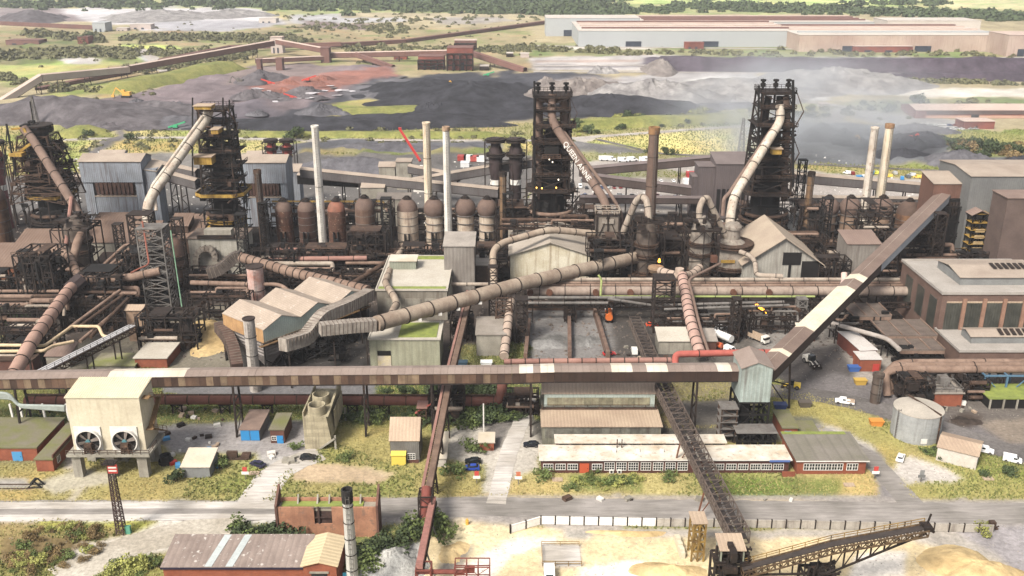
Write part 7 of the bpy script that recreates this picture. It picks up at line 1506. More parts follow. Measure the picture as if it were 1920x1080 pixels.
# pump house with pipes
r_=block('pump_house','red brick pump house with pipes and railings on its flat roof','pump house',1752,1806,762,738,11,brick,M('grey_gravel_roof'),'flat'); x0,x1,y0,y1,z1=D(r_)
m=MB()
for i in range(5): m.tube([(x0+1,y0+1.5+i*2,z1+1),(x1-2,y0+1.5+i*2,z1+1)],.22,6)
m.rail([(x0,y0,z1+.3),(x1,y0,z1+.3),(x1,y1,z1+.3),(x0,y1,z1+.3),(x0,y0,z1+.3)],1.3,.13,0,2); clutter(m,x0,x1,y0,y1,z1+.4,z1+1.6,14,(.2,.35),3,.5); P('pipework',m,[greysteel,yellow],r_)
r_=block('loading_bay','open fronted bays with bright moss green roof under the blue steel frame','loading bay',1856,1960,766,748,9,black,moss,'flat'); x0,x1,y0,y1,z1=D(r_)  # solid walls coloured near-black for the shade inside the bays
for i in range(5): m=MB(); c=x0+.2+i*(x1-x0-.4)/4; m.box(c-.2,c+.2,y0-.5,y0-.02,0,z1); P('pillar',m,concgrey,r_)
Yc=YG(757); x0=W(1842,720,Yc+5).x; z=ZZ(702,Yc+5); r_=thing('steel_canopy','open canopy frame of blue steel posts at the right edge','canopy',(x0,Yc+5,0)); m=MB(); frame_struct(m,x0,x0+26,Yc+4,Yc+14,[0,z],4,1,.5); P('steelwork',m,gloss('steel_blue',(90,130,160),.6),r_)
plant('dark pumps and pipes below the three big pipes',1690,1745,760,715,9,51,60,levels=2); plant('dark frames under the blue canopy',1800,1850,752,715,9,52,50,levels=2)
chimney('short dark round silo by the end of the three big pipes',1648,700,250,1.5,1.5,vm,cap=1,bands=2,group=None)
for k,(px,py,yt,lab) in enumerate(((983,815,700,'left'),(1320,800,715,'right'))): pass
# ---------------------------------------------------------------- pipe racks and small structures that fill the works
def rack(label,x0,x1,rows,seed,legs=6,zx=.0):
    r=random.Random(seed); Y0=min(q[1] for q in rows); a=W(x0,rows[0][0],rows[0][1]); b=W(x1,rows[0][0],rows[0][1]); o=thing('pipe_rack',label,'pipe rack',((a.x+b.x)/2,Y0,0),'pipe racks of the works')
    zt=0
    for py,Y,rad,mt in rows:
        p=W(x0,py,Y); q=W(x1,py,Y); e0=r.uniform(0,.12); e1=r.uniform(.88,1); s=p.lerp(q,e0); t=p.lerp(q,e1); zt=max(zt,p.z)
        pts=[s,t]
        if r.random()<.4: k=p.lerp(q,r.uniform(.4,.7)); pts=[s,k,k+Vector((0,0,1.6)),t+Vector((0,0,1.6))]
        if r.random()<.5: pts.append(pts[-1]+Vector((0,-1.5,-3)))
        m=MB(); m.tube(fillet(pts,1) if len(pts)>2 else pts,rad,9); P('pipe',m,mt,o)
    m=MB()
    for i in range(legs+1):
        x=a.x+(b.x-a.x)*i/legs; frame_struct(m,x-.7,x+.7,Y0-.5,Y0+5,[0,zt*.5,zt+.4],1,1,.36)
    for z in (zt*.5,zt): girder(m,(a.x,Y0-.6,z-1.4),(b.x,Y0-.6,z-1.4),.5,1.2,int(abs(b.x-a.x)/3),.22)
    m.rail([(a.x,Y0-1,zt+.3),(b.x,Y0-1,zt+.3)],1.1,.13,0,3); P('trestle',m,steel,o)
    m=MB(); clutter(m,a.x,b.x,Y0,Y0+5,0,zt,int(abs(b.x-a.x)*1.3),(.2,.45),seed,.25,2); P('pipework',m,[black,steel2],o)
pbn,pt2,s2=pipebrown,paint2,steel2
rack('low pipe rack at the feet of the rusty stoves, left half',500,640,[(478,372,.8,pbn),(486,366,.6,s2),(494,360,.9,pt2),(503,354,.5,pbn),(512,348,.6,s2)],1)
rack('low pipe rack at the feet of the rusty stoves, right half',640,760,[(476,372,.9,s2),(484,368,.6,pbn),(493,362,.7,pbn),(505,354,.5,pt2),(516,348,.8,pbn)],2)
rack('dark pipe rack in front of the tan stoves',1545,1640,[(452,380,.9,pbn),(462,375,.6,s2),(472,370,.7,pt2),(484,362,.5,pbn)],3)
rack('dark pipe rack beside the transfer house foot',1650,1800,[(466,368,.9,pbn),(478,362,.6,pbn),(492,354,.7,s2),(508,346,.5,pbn)],4)
rack('brown pipe rack crossing the far left, above the cream steam pipes',-20,130,[(556,312,.8,pbn),(563,308,.5,s2),(572,304,.9,pbn),(582,300,.5,pt2)],5)
rack('brown pipe rack behind the sloping pipe bundle',130,262,[(540,318,.8,pbn),(548,314,.6,s2),(558,310,.6,pbn),(572,304,.5,s2)],6)
rack('lower brown pipe rack beside the pale slanting conveyor',10,120,[(600,288,.7,pbn),(610,284,.5,pt2),(620,280,.6,s2)],7,4)
rack('pipe rack between the leftmost casting bays',120,258,[(505,342,.8,pbn),(514,338,.5,s2),(524,332,.7,pbn)],8,5)
rack('pipe rack in front of the sooty centre furnace base',930,1115,[(412,385,.8,s2),(420,382,.5,pbn),(428,378,.7,s2)],9,5)
rack('pipe rack running behind the two scrubber vessels',1180,1400,[(420,384,.7,pbn),(430,380,.5,s2),(440,376,.9,pt2)],10,6)
rack('pipe rack in front of the right furnace base',1400,1540,[(436,382,.8,s2),(446,378,.6,pbn),(455,374,.6,s2)],11,5)
rack('pipe rack under the pipe bridge over the middle yard',1250,1390,[(590,304,.5,greysteel),(597,301,.4,pbn),(604,298,.5,greysteel)],12,5)
rack('grey pipe rack between flame and inclined gallery',1400,1500,[(575,310,.5,greysteel),(583,306,.4,pbn),(592,302,.4,greysteel)],13,3)
rack('dark pipe rack left of the upper finned cooler',1540,1610,[(575,312,.7,pbn),(588,306,.5,greysteel),(600,300,.5,pbn),(615,294,.4,greysteel)],14,3)
rack('pipe rack at the top of the stove platforms behind the ball domes',735,940,[(392,415,.6,pbn),(400,413,.5,pt2),(410,411,.8,s2)],15,6)
rack('walkway and pipes along the rusty stove tops',500,735,[(378,414,.4,yellow),(390,413,.6,pbn),(402,412,.8,s2)],16,7)
rack('walkway and pipes among the tan stoves',1530,1730,[(382,414,.5,pbn),(392,413,.6,s2),(404,412,.8,pbn)],17,6)
rack('pipes crossing in front of the centre-left machinery decks',352,470,[(548,316,.5,pbn),(556,312,.5,s2)],18,3)
for i,(xl,xr,yb_,yt,d_,wa,ro,lb) in enumerate([(180,228,520,492,8,steel2,br,'small brown roofed hut under the left casting bays'),(234,262,512,490,6,steel,br,'narrow dark hut with brown roof beside the climbing pipes'),(60,104,540,515,8,steel,roofbrown,'low rusty shed between the left gantries'),(372,420,528,512,7,steel,roofbrown,'flat brown deck house right of the arched duct'),(1236,1308,664,640,8,concgrey,M('pale_gravel_roof'),'flat grey roofed store behind the bright red pipe'),(1310,1344,660,640,7,brickdark,M('weathered_pale_roof'),'pale roofed brick shed behind the bright red pipe'),(1560,1604,520,500,7,steel,roofbrown,'small dark shed right of open gable cast house'),(1180,1232,545,520,7,black,steel2,'black hut below the dark scrubber vessel'),(1000,1050,560,552,6,steel,greysteel,'grey valve house on the pipe bridge above the slag pits'),(505,552,535,520,7,black,roofbrown,'dark low shed behind the hooped gas main'),(600,650,420,404,7,steel,roofbrown,'brown roofed fan house behind the rusty stoves'),(1448,1490,462,444,7,black,concgrey,'grey roofed control cabin below the right furnace'),(955,1000,455,432,8,steel,concgrey,'grey roofed cabin left of the white cast house roof'),(1700,1738,560,538,7,black,roofbrown,'dark shed behind the pipe bridge end'),(1500,1530,640,625,5,brickdark,whiteroof,'small hut beside the track right of the flame'),(430,470,560,545,6,steel,roofbrown,'brown roofed shed left of the stubby white stack'),(85,128,690,668,7,concgrey,roofbrown,'grey walled shed under the pale slanting conveyor'),(1330,1368,600,588,5,black,greysteel,'grey cabin below the pipe bridge right of the Y pipe')]):
    block('works_hut',lb,'hut',xl,xr,yb_,yt,d_,wa,ro,'mono',1.4)
for px,yb_,yt,w_,lb in ((500,470,380,3,'dark lattice post left of the slim rust brown stove'),(728,470,372,4,'dark lattice post right of the banded stove'),(952,470,362,4,'lattice stair post left of the centre furnace'),(1085,480,380,3.5,'lattice post right of the centre furnace'),(1180,500,410,3.5,'lattice post left of the dark scrubber'),(1255,500,400,3,'lattice post between the scrubber vessels'),(1540,480,372,3.5,'lattice post right of the right furnace'),(1745,520,400,4,'tall black lattice post left of the transfer house'),(140,500,405,3.5,'lattice post right of the leftmost furnace'),(235,520,420,3,'slim lattice post among the left casting bays'),(345,520,410,3.5,'dark lattice post left of the yellow ringed furnace'),(462,520,402,3.5,'dark lattice post right of the yellow ringed furnace'),(1120,560,470,3,'lattice post beside the lime green riser'),(925,600,500,3,'slim lattice post under the arching blast pipe'),(60,560,470,3,'lattice post in the far left gantries'),(1010,440,300,3,'dark lift shaft at the left side of the centre furnace'),(1066,440,300,3,'dark lift shaft at the right side of the centre furnace'),(1490,450,300,3,'dark lift shaft at the right side of the right furnace')):
    ltower(lb,px,yb_,yt,w_,w_,7,steel if px%2 else black,.34)
# ---------------------------------------------------------------- roads and tracks
asph=soil_mat('grey_asphalt',None,(170,163,158),(146,140,134),.15,1.0,1); pale=soil_mat('pale_concrete_paving',None,(210,204,198),(186,178,168),.15,1.1,1); farroad=soil_mat('pale_track_soil',None,(196,188,182),(176,168,160),.1,.5); darkroad=soil_mat('wet_dark_asphalt',None,(136,130,128),(112,107,104),.15,1.0); trk=soil_mat('dusty_track_soil',None,(206,198,184),(184,174,158),.3,1.0)
def road(name, pts, hw, mat, z=.03, seed=0, rag=.25):
    P_=[G(*p) for p in pts]; out=[]
    for a,b in zip(P_[:-1],P_[1:]):
        k=max(2,int((b-a).length/2.5)); out+=[a.lerp(b,i/k) for i in range(k)]
    out.append(P_[-1])
    for _ in range(6): out=[out[0]]+[(out[i-1]+out[i]*2+out[i+1])/4 for i in range(1,len(out)-1)]+[out[-1]]
    m=MB(); r=random.Random(seed); L=[];n=len(out)
    for i,p in enumerate(out):
        d=(out[min(i+1,n-1)]-out[max(i-1,0)]).normalized(); s=Vector((-d.y,d.x,0)); f=i/(n-1); h=hw if not isinstance(hw,tuple) else hw[0]+(hw[1]-hw[0])*f
        e1=h*(1+r.uniform(-rag,rag)*.3); e2=h*(1+r.uniform(-rag,rag)*.3); L.append((p+s*e1+Vector((0,0,z)),p+s*h*.3+Vector((0,0,z+.02)),p-s*h*.3+Vector((0,0,z+.02)),p-s*e2+Vector((0,0,z))))
    vs=[v for q in L for v in q]; m.add(vs,[(i*4+j,i*4+j+1,i*4+j+5,i*4+j+4) for i in range(n-1) for j in range(3)],0,True)
    o=m.build(name,mat,None,kind='structure')
    if o.data.polygons[0].normal.z<0: o.data.flip_normals()
    return o
road('main_road',[(-300,957),(300,957),(560,957),(820,950),(1100,952),(1400,957),(2200,966)],4.2,asph,.04,1)
road('kerb_strip',[(-300,973),(420,968),(530,970)],1.5,pale,.05,2); road('pale_lane',[(-300,949),(300,947),(560,948)],1.5,pale,.075,22,.1)
road('side_road',[(1520,800),(1590,832),(1640,868),(1690,925),(1712,948)],3.0,asph,.055,3)
road('service_road',[(1440,732),(1560,744),(1680,775),(1790,812),(1960,870),(2050,905)],4.6,darkroad,.06,4)
road('yard_drive',[(478,948),(500,900),(540,868),(600,850)],(4.5,4),pale,.065,5)
road('concrete_drive',[(930,945),(945,880),(960,830),(985,775),(1000,740)],2.3,pale,.07,6)
road('dirt_track',[(110,1085),(230,1025),(330,1000),(450,975)],(5,4),trk,.05,7)
for i,(pts,hw,mt) in enumerate([([(90,261),(380,258),(600,263),(1000,264),(1110,257),(1430,234),(1560,222)],3.0,farroad),([(165,300),(178,275),(205,262),(245,254)],4,darkroad),([(262,92),(285,108),(312,134)],7,farroad),([(1545,240),(1575,215),(1600,202),(1500,190)],5,farroad),([(1000,124),(1400,121),(2000,121)],5,farroad),([(1480,306),(1700,318),(2000,332)],2.5,darkroad),([(1000,86),(1300,90),(2000,98)],6,farroad),([(1000,135),(1920,137)],4,farroad),([(620,166),(700,155),(762,143)],3,darkroad),([(1120,262),(1230,288),(1440,300)],2.2,darkroad)]):
    road('far_track',pts,hw,mt,.15+.02*i,10+i)
water=gloss('puddle_sky_pale',(214,208,212),.35)  # pale base colour stands in for the sky reflected in the water
pr_=random.Random(5)
for i in range(26):
    px,py=pr_.choice([(585,178),(570,170),(470,182),(500,172),(560,186),(600,165),(520,188),(640,178),(478,160)]); px+=pr_.uniform(-22,22); py+=pr_.uniform(-5,5); c=G(px,py); m=MB(); n=14; rx=pr_.uniform(2,8); ry=pr_.uniform(2,6)
    m.add([(c.x+rx*math.cos(2*math.pi*j/n)*pr_.uniform(.7,1.2),c.y+ry*math.sin(2*math.pi*j/n)*pr_.uniform(.7,1.2),gh(c.x,c.y)+.3) for j in range(n)],[tuple(range(n))]); m.build('puddle',water,None,kind='structure')
# ---------------------------------------------------------------- stockpiles
coal=soil_mat('coal_soil',None,(76,76,84),(58,58,64),.8,.3); greyp=soil_mat('grey_stone_soil',None,(120,118,124),(98,96,102),.8,.3); lightp=soil_mat('pale_slag_soil',None,(168,164,162),(140,136,136),.8,.3); brownp=soil_mat('brown_ore_soil',None,(156,146,140),(132,122,118),.8,.3); redp_=soil_mat('red_ore_soil',None,(166,108,92),(140,96,86),.8,.3); sandp=soil_mat('sand_soil',None,(228,200,146),(206,176,122),1.0,.35); purp=soil_mat('purple_ore_soil',None,(120,114,118),(98,92,96),.8,.25); grassm=soil_mat('grass_bank_soil',None,(158,156,84),(130,136,70),.8,.5); bankm=soil_mat('dark_bank_soil',None,(104,92,106),(86,76,88),.6,.3)
H=[('huge dark grey ore stockpile at the far left before the orange scrubland',120,222,105,52,15,purp),('grey ore stockpile slope in front of the yellow excavator',300,214,60,28,9,purp),('long low grey stockpile right of the left road',350,232,55,22,6,greyp),
 ('big black coal stockpile in the middle distance left of the centre furnace',880,190,90,70,16,coal),('black coal stockpile behind the twin coal ridge, right of the red ore',800,168,70,50,9,coal),('flat topped brown ore pile right behind the centre furnace top',1085,182,55,50,17,brownp),('pale grey slag mound between the centre and right furnaces',1225,188,62,50,19,lightp),
 ('grass topped coal bank below the flat brown ore pile',1140,208,88,30,13,coal),('long coal bank left of the centre furnace beyond the grass',560,236,110,22,7,coal),('coal ridge behind the second furnace',760,228,100,25,7,coal),
 ('small pointed grey heap under the left ore conveyor head',490,150,26,30,9,purp),('small red ore heap beside the red machine',530,172,14,10,4,redp_),('second small red ore heap on the red yard',600,160,16,12,4,redp_),('long grey coal pile behind the red crane jib',740,281,55,13,6,greyp),('black coal pile beside the sloping conveyor left of the cream house',660,318,40,14,8,greyp),
 ('twin peaked coal pile in the right coal yard, left peak',1545,262,24,22,11,coal),('twin peaked coal pile in the right coal yard, right peak',1582,268,20,18,9,coal),('coal pile behind the pair of cream chimneys',1715,272,34,22,9,coal),('low coal pile in the upper right of the coal yard',1715,246,30,20,6,greyp),('coal pile right of the chimneys by the railway',1690,296,28,14,6,coal),('dark coal pile on the strip beyond the grey clad building, left',1800,308,26,14,8,greyp),('dark coal pile at the far right edge beyond the grey clad building',1915,311,24,13,6,coal),
 ('pointed pinkish stone heap on the pale strip before the long sheds',1238,133,26,35,13,brownp),('left of two tiny sand heaps on the pale strip',1122,136,12,16,7,lightp),('right of two tiny sand heaps on the pale strip',1141,136,12,16,6,lightp),('hazy grey slag hill behind the smoke beside the right furnace',1570,162,75,60,17,lightp),('hazy low slag hill left of the right furnace top',1400,168,70,50,9,lightp),
 ('purple-brown spoil hill at the far upper left',60,38,75,70,16,purp),('white grey quarry pile in the far distance, left',300,34,130,80,14,lightp),('white grey quarry pile in the far distance, right',430,30,90,80,12,lightp),
 ('grey slag heap inside the left slag pit',1030,640,9,10,1.6,soil_mat('wet_slag_soil',None,(158,156,154),(118,116,114),.8,.8)),('dark wet slag heap inside the right slag pit',1100,640,6,9,1.4,MATS['wet_slag_soil']),('low brown clinker patch heaped by the tank road',1812,790,6,4,1,soil_mat('clinker_soil',None,(96,82,74),(78,68,62),.8,.8)),
 ('pale crushed stone heap with bushes behind it at the bottom left of centre',735,1052,10,6.5,2.6,soil_mat('crushed_stone_soil',None,(214,212,206),(180,178,172),1.2,1.2))]
for i,(lb,px,py,rx,ry,h,mt) in enumerate(H): heap(lb,px,py,rx,ry,h,mt,cat='heap',name='stockpile',seed=i+2,power=1.15 if h>6 else 1.5,sharp=1.25,lumps=.26)
hr=random.Random(8)
for i in range(46):
    px,py,mt=hr.choice([(900,190,coal),(780,215,coal),(560,225,greyp),(330,205,greyp),(180,230,purp),(620,150,redp_),(1090,170,brownp),(1300,165,lightp),(1420,180,lightp),(1620,270,coal),(500,175,purp),(740,165,greyp)]); px+=hr.uniform(-80,80); py+=hr.uniform(-14,14); wd_={coal.name:'black coal',greyp.name:'grey stone',purp.name:'purple-grey ore',redp_.name:'rust red ore',brownp.name:'brown ore',lightp.name:'pale slag'}[mt.name]; wh_='at the far left' if px<300 else 'left of the thin white chimney' if px<600 else 'left of the centre furnace' if px<1000 else 'between centre and right furnaces' if px<1430 else 'right of the right furnace'; s_=hr.uniform(.5,1.3)
    heap('small loose tipped '+wd_+' heap '+wh_+(', nearer row' if py>190 else ', farther row'),px,py,hr.uniform(9,24)*s_,hr.uniform(8,16)*s_,hr.uniform(3,7)*s_,mt,name='stockpile',seed=i+50,power=1.05,sharp=1.1,lumps=.3,group='small heaps among the far stockpiles',z0=.2)
# long banks
def bank(label,p,q,h,w,mat,name='embankment'):
    a=G(*p); b=G(*q); d=(b-a).normalized(); s=Vector((-d.y,d.x,0)); k=max(4,int((b-a).length/8)); m=MB(); vs=[]
    for i in range(k+1):
        c=a.lerp(b,i/k); hh=h*(.8+.4*float(fbm(np.array([c.x]),np.array([c.y]),30,9,2)[0])); e=min(1,i/2,(k-i)/2)
        for o,z in ((-w,-.3),(-w*.45,hh*e),(w*.35,hh*e),(w,-.3)): vs.append(c+s*o+Vector((0,0,z)))
    m.add(vs,[(i*4+j,i*4+4+j,i*4+5+j,i*4+1+j) for i in range(k) for j in range(3)],0,True); o=m.build(name,mat,None,kind='structure')
    if sum(p_.normal.z for p_ in o.data.polygons)<0: o.data.flip_normals()
bank('',(1210,131),(2000,135),13,16,bankm); bank('',(1590,150),(2000,151),7,8,bankm); bank('',(1120,214),(1440,199),4,8,greyp); bank('',(200,176),(440,126),8,22,grassm); bank('',(600,212),(820,204),3,16,grassm); bank('',(95,256),(215,250),6,14,grassm); bank('',(450,254),(960,256),3,8,grassm); bank('',(1060,240),(1420,222),5,14,grassm); bank('',(780,196),(900,205),3,5,grassm)
a=G(1268,1012); b=G(1280,1048); r_=thing('block_wall','low wall of pale concrete blocks standing in the sand left of the stair tower','wall',a)
for i in range(7): c=a.lerp(b,(i+.5)/7); m=MB(); m.cbox((c.x,c.y,0),1.1,(b-a).length/7-.06,1.5+.3*(i%2),math.atan2(b.y-a.y,b.x-a.x)-math.pi/2); P('block',m,concrete,r_)
a=G(1017,1062); b=G(1086,1024); m=MB(); m.box(a.x,b.x,a.y,b.y,.03,.12); m.build('paved_pad',pale,None,kind='structure')
m=MB(); m.rail([(a.x,a.y,.12),(b.x,a.y,.12)],1.2,.14,0,2.2); m.rail([(a.x,a.y,.12),(a.x,b.y,.12),(b.x,b.y,.12)],1.1,.1,0,3); one('railing','yellow and grey railing round the paved pad in the sand','railing',m,M('yellow_rust_steel'))
# foreground sand heaps
heap('large rippled yellow sand heap at the bottom right corner under the stacker boom',1830,1078,13,9,4.2,sandp,cat='sand heap',name='sand_heap',seed=4,sharp=1.5)
heap('yellow sand heap left of the drive hut at the bottom edge',1260,1076,9,5,2.6,sandp,cat='sand heap',name='sand_heap',seed=9)
heap('small brown patched sand heap near the pink chute',850,1035,5,5,1.3,sandp,cat='sand heap',name='sand_heap',seed=12)
heap('low curved sand ridge inside the fence',1180,1000,12,2.4,.9,sandp,cat='sand heap',name='sand_heap',seed=15)
# ---------------------------------------------------------------- far conveyors and buildings
fr_=M('far_pale_roof',(214,190,176),(196,172,160),.05); fs_=M('far_brown_side',(150,108,98),(128,92,84),.05,streak=.3); pk=M('pale_pink_side',(208,192,184),(190,172,164),.05)
FG='far ore yard conveyors'
gallery('conveyor_gallery','far conveyor gallery dropping to the left edge, pale side',W(-40,225,800),W(76,152,850),6,5.5,fr_,pk,group=FG,pw=8,legs=[.3,.6,.95])
gallery('conveyor_gallery','far conveyor gallery from the pale bend to the mid junction at the left',W(76,152,850),W(240,136,960),6,5.5,fr_,pk,group=FG,pw=9,legs=[.2,.5,.95])
gallery('conveyor_gallery','longest far conveyor gallery rising right to the distant white head house',W(242,134,962),W(512,85,1150),6,5.5,fr_,fs_,group=FG,pw=10,legs=[.15,.4,.6,.85])
gallery('conveyor_gallery','brown conveyor running behind and below the far galleries at the left',W(70,172,870),W(245,136,985),5,3.5,fs_,fs_,group=FG,pw=10,legs=[.1,.2,.3,.4,.5,.6,.7,.8,.9])
gallery('conveyor_gallery','rust red conveyor arching behind the longest far gallery',W(300,118,1080),W(430,92,1200),5,4,fs_,fs_,group=FG,pw=10,legs=[])
gallery('conveyor_gallery','rust red conveyor continuing flat to the white head house',W(430,92,1200),W(640,86,1220),5,4,fs_,fs_,group=FG,pw=10,legs=[.8])
gallery('conveyor_gallery','far conveyor dropping right from the white head house',W(520,82,1150),W(606,98,1110),6,5,fr_,fs_,group=FG,pw=10,legs=[])
gallery('conveyor_gallery','pale topped far conveyor running level to the brick screening plant',W(614,108,1090),W(838,103,1090),6,5,fr_,fs_,group=FG,pw=10,legs=[.3,.6,.85])
gallery('conveyor_gallery','lower far conveyor left of the small brown junction tower',W(480,118,1040),W(608,112,1080),5,4,fr_,fs_,group=FG,pw=10,legs=[])
gallery('conveyor_gallery','far brown conveyor sloping down right below the level one',W(668,106,1085),W(738,130,1040),5,4,fs_,fs_,group=FG,pw=10,legs=[.5])
gallery('conveyor_gallery','long red-brown conveyor climbing towards the big grey shed, lower part',W(620,88,1230),W(760,80,1300),5,4,fs_,fs_,group=FG,pw=12,legs=[.5])
gallery('conveyor_gallery','long red-brown conveyor climbing towards the big grey shed, upper part',W(760,80,1300),W(1022,44,1600),5,4,fs_,fs_,group=FG,pw=14,legs=[.3,.6])
gallery('conveyor_gallery','brown conveyor falling right from the brick screening plant to the track',W(884,104,1060),W(985,137,1000),6,5,fs_,fs_,group=FG,pw=10,legs=[.4])
fb_=M('far_brick',(172,96,78),(140,80,70),.06,amt=.8); fgrey=M('far_grey_shed',(186,190,192),(178,182,184),.02,amt=.4); fwhite=M('far_white_roof',(214,204,194),(200,188,178),.02); ftan=M('far_tan_wall',(206,184,168),(186,156,142),.03,streak=.3); fdark=M('far_dark_opening',(70,80,96),(60,66,80))
fsm='flat'
BL=[('pale head house on a tower at the peak of the longest far gallery','head house',506,528,100,70,14,pk,fr_),('small brown junction tower between the level far conveyors','junction tower',600,616,118,90,14,fs_,fs_),('brown post tower at the left end of the lower far conveyor','tower',480,488,140,112,8,fs_,fs_),('second slim brown tower under the lower far conveyor','tower',516,528,132,110,10,fs_,fs_),
('wide low brick hall left of the tall screening plant','hall',784,832,130,106,22,fb_,fs_),('tall brick screening plant with open frame and twin hoppers','screening plant',838,886,132,90,24,fb_,fs_),('brown box house on top behind the screening plant','house',852,893,96,76,20,fs_,fr_),('small brick hut left of the brick hall','hut',738,762,112,104,14,fb_,fs_),('tiny white roofed hut pair right of the screening plant','hut',900,916,131,124,12,pk,fwhite),
('grey box building beside the far wagon train','building',172,196,60,43,26,fgrey,fgrey),('long white roofed shed in front of the white quarry','shed',243,282,55,46,18,pk,fwhite),('small white roofed hut left of the quarry shed','hut',217,238,58,53,14,pk,fwhite),('white flat hut at the right of the quarry','hut',485,517,43,35,22,fwhite,fwhite),('brown farm barn among trees at the far left','barn',144,164,82,69,18,fb_,fs_),('grey roofed barn half hidden by trees at the left edge','barn',10,72,84,76,24,fs_,fs_),('pale hut beside the bushes right of the screening plant','hut',950,962,106,100,12,pk,fwhite),('blue white hut right of the pale one','hut',976,992,108,101,12,pk,fwhite),
('big grey sided shed at the left end of the long shed row','shed',1024,1200,68,34,60,fgrey,fwhite),('white roofed shed with red edge joining the big grey sided shed','shed',1203,1640,62,41,110,fgrey,fwhite),('longest pale shed with grey wall in the middle of the shed row','shed',1085,1500,88,58,150,fgrey,fwhite),('tan streaked shed on the right of the shed row','shed',1500,1890,97,66,150,ftan,fwhite),('upper white roof monitor on the shed row','shed',1665,1840,60,39,60,fwhite,fwhite),('tall tan end building cut by the right edge','building',1893,2000,106,66,50,ftan,fr_),
('low brick lean-to with dark doors against the grey shed','lean-to',1285,1320,92,80,10,fb_,fb_),('white canopy hut in front of the tan shed','hut',1567,1593,95,79,12,pk,fwhite),('low red lean-to in front of the tan shed','lean-to',1601,1712,98,87,14,fb_,pk),
('white and grey crusher hut on the slag mound','hut',1286,1298,190,172,8,pk,fwhite),('small red and white container in the smoke beside the right furnace','container',1537,1556,202,195,7,fwhite,pk)]
for lb,ct,xl,xr,yb_,yt,dp,wa,ro in BL:
    r_=block(ct.replace(' ','_').replace('-','_'),lb,ct,xl,xr,yb_,yt,dp,wa,ro,'flat'); x0,x1,y0,y1,z1=D(r_)
    if dp>90:
        for f in (.2,.45,.7,.88): m=MB(); m.box(x0+6,x1-6,y0+(y1-y0)*f,y0+(y1-y0)*f+5,z1+.36,z1+2.2); P('roof_light',m,rnd.choice([fr_,fs_,fgrey]),r_)
    if xr-xl>20:
        for f in (.25,.6): m=MB(); c=x0+(x1-x0)*f; ww=min(10,(x1-x0)*.06); m.box(c-ww,c+ww,y0-.4,y0-.02,0,z1*.35); P('door',m,fdark,r_)
    if 'screening' in lb: m=MB(); frame_struct(m,x0,x1,y0-6,y0-1,[0,z1*.25,z1*.5,z1*.75],4,1,.9); P('steelwork',m,steel,r_)
m=MB(); r_=None; a=W(1196,62,1560)
r_=block('brick_warehouse','long brick warehouse with pale roof at the right beyond the coal yard','warehouse',1718,1990,222,207,30,fb_,fr_,'gx',2.5); x0,x1,y0,y1,z1=D(r_); m=MB(); m.box(x0+8,x1,y0-.3,y0-.02,z1*.5,z1-.4); P('window_band',m,M('brown_glazing',(120,96,88),(96,80,76),.3),r_); m=MB(); m.box(x0+8,x1,y0-.25,y0-.02,.2,z1*.35); P('pale_band',m,M('salmon_band',(222,176,150),(200,156,134),.2),r_); m=MB(); c=x0+(x1-x0)*.41; m.box(c-3,c+3,y0-.4,y0-.31,0,z1*.5); P('door',m,black,r_)
r_=block('brick_office','small brick office block in front of the long brick warehouse','office',1808,1866,242,228,14,fb_,fr_,'flat'); x0,x1,y0,y1,z1=D(r_); m=MB(); m.box(x0+9,x0+10,y0-.3,y0-.02,0,2.4); P('door',m,black,r_)
# machinery in the ore yard
def digger(label,px,py,colr_,s=1.0,flip=1,long=False):
    c=G(px,py); c.z=gh(c.x,c.y); r=thing('excavator',label,'excavator' if not long else 'screening machine',c); m=MB(); x,y=c.x,c.y
    m.cbox((x,y-1.2*s,0),4*s,.8*s,1*s); m.cbox((x,y+1.2*s,0),4*s,.8*s,1*s); zc=c.z; m.v=[(a,b,e+zc) for a,b,e in m.v]; P('track',m,rubber,r).__setitem__('kind','stuff')
    m=MB(); m.cbox((x-.3*flip*s,y,1*s),3.6*s,2.6*s,1.7*s); m.cbox((x+1*flip*s,y-.6*s,2.7*s),1.4*s,1.2*s,1*s); m.v=[(a,b,e+zc) for a,b,e in m.v]; P('cab',m,colr_,r)
    m=MB(); 
    if long: m.beam((x-6*flip*s,y,1),(x+8*flip*s,y,5.5*s),1.6*s,1.2*s)
    else: m.beam((x+1.5*flip*s,y,2*s),(x+4.5*flip*s,y,4.6*s),.5*s); m.beam((x+4.5*flip*s,y,4.6*s),(x+6.5*flip*s,y,1*s),.4*s); m.cbox((x+6.3*flip*s,y,.3),1.2*s,1.2*s,1*s)
    m.v=[(a,b,e+zc) for a,b,e in m.v]; P('boom',m,colr_,r); return r
orr=gloss('machine_red',(226,60,40),.5); yel=gloss('machine_yellow',(240,180,50),.5); wht=gloss('machine_white',(230,230,230),.4)
digger('red screening machine at the left of the red ore yard',505,160,orr,.9,-1,True); digger('long red conveyor machine on the red ore yard pointing right',578,157,orr,1.0,1,True); digger('red screening machine lowest on the red ore yard',547,189,orr,.8,-1,True)
digger('yellow excavator at the foot of the grassy bank at the left',238,187,yel,1.8,-1); digger('small grey excavator on the purple yard',450,156,greysteel,1.5,-1); digger('small dark excavator on the grey stockpile slope',308,214,greysteel,1.3,1)
digger('green screening machine on the grey ore near the white downcomer top',330,241,gloss('machine_green',(40,180,120),.5),.9,1,True); digger('yellow loader on the right coal yard',1590,272,yel,1.3,1); digger('red and yellow loader behind the right cream chimney',1700,274,orr,1.4,1); digger('green machine on the coal beyond the centre furnace',915,141,gloss('machine_green'),.8,1,True); digger('yellow crawler among the coal, left of the centre furnace',830,168,yel,1.6,1)
m=MB(); c=G(25,52); 
r_=thing('wagon_train','long line of rust brown rail wagons in the far upper left','train',G(90,53))
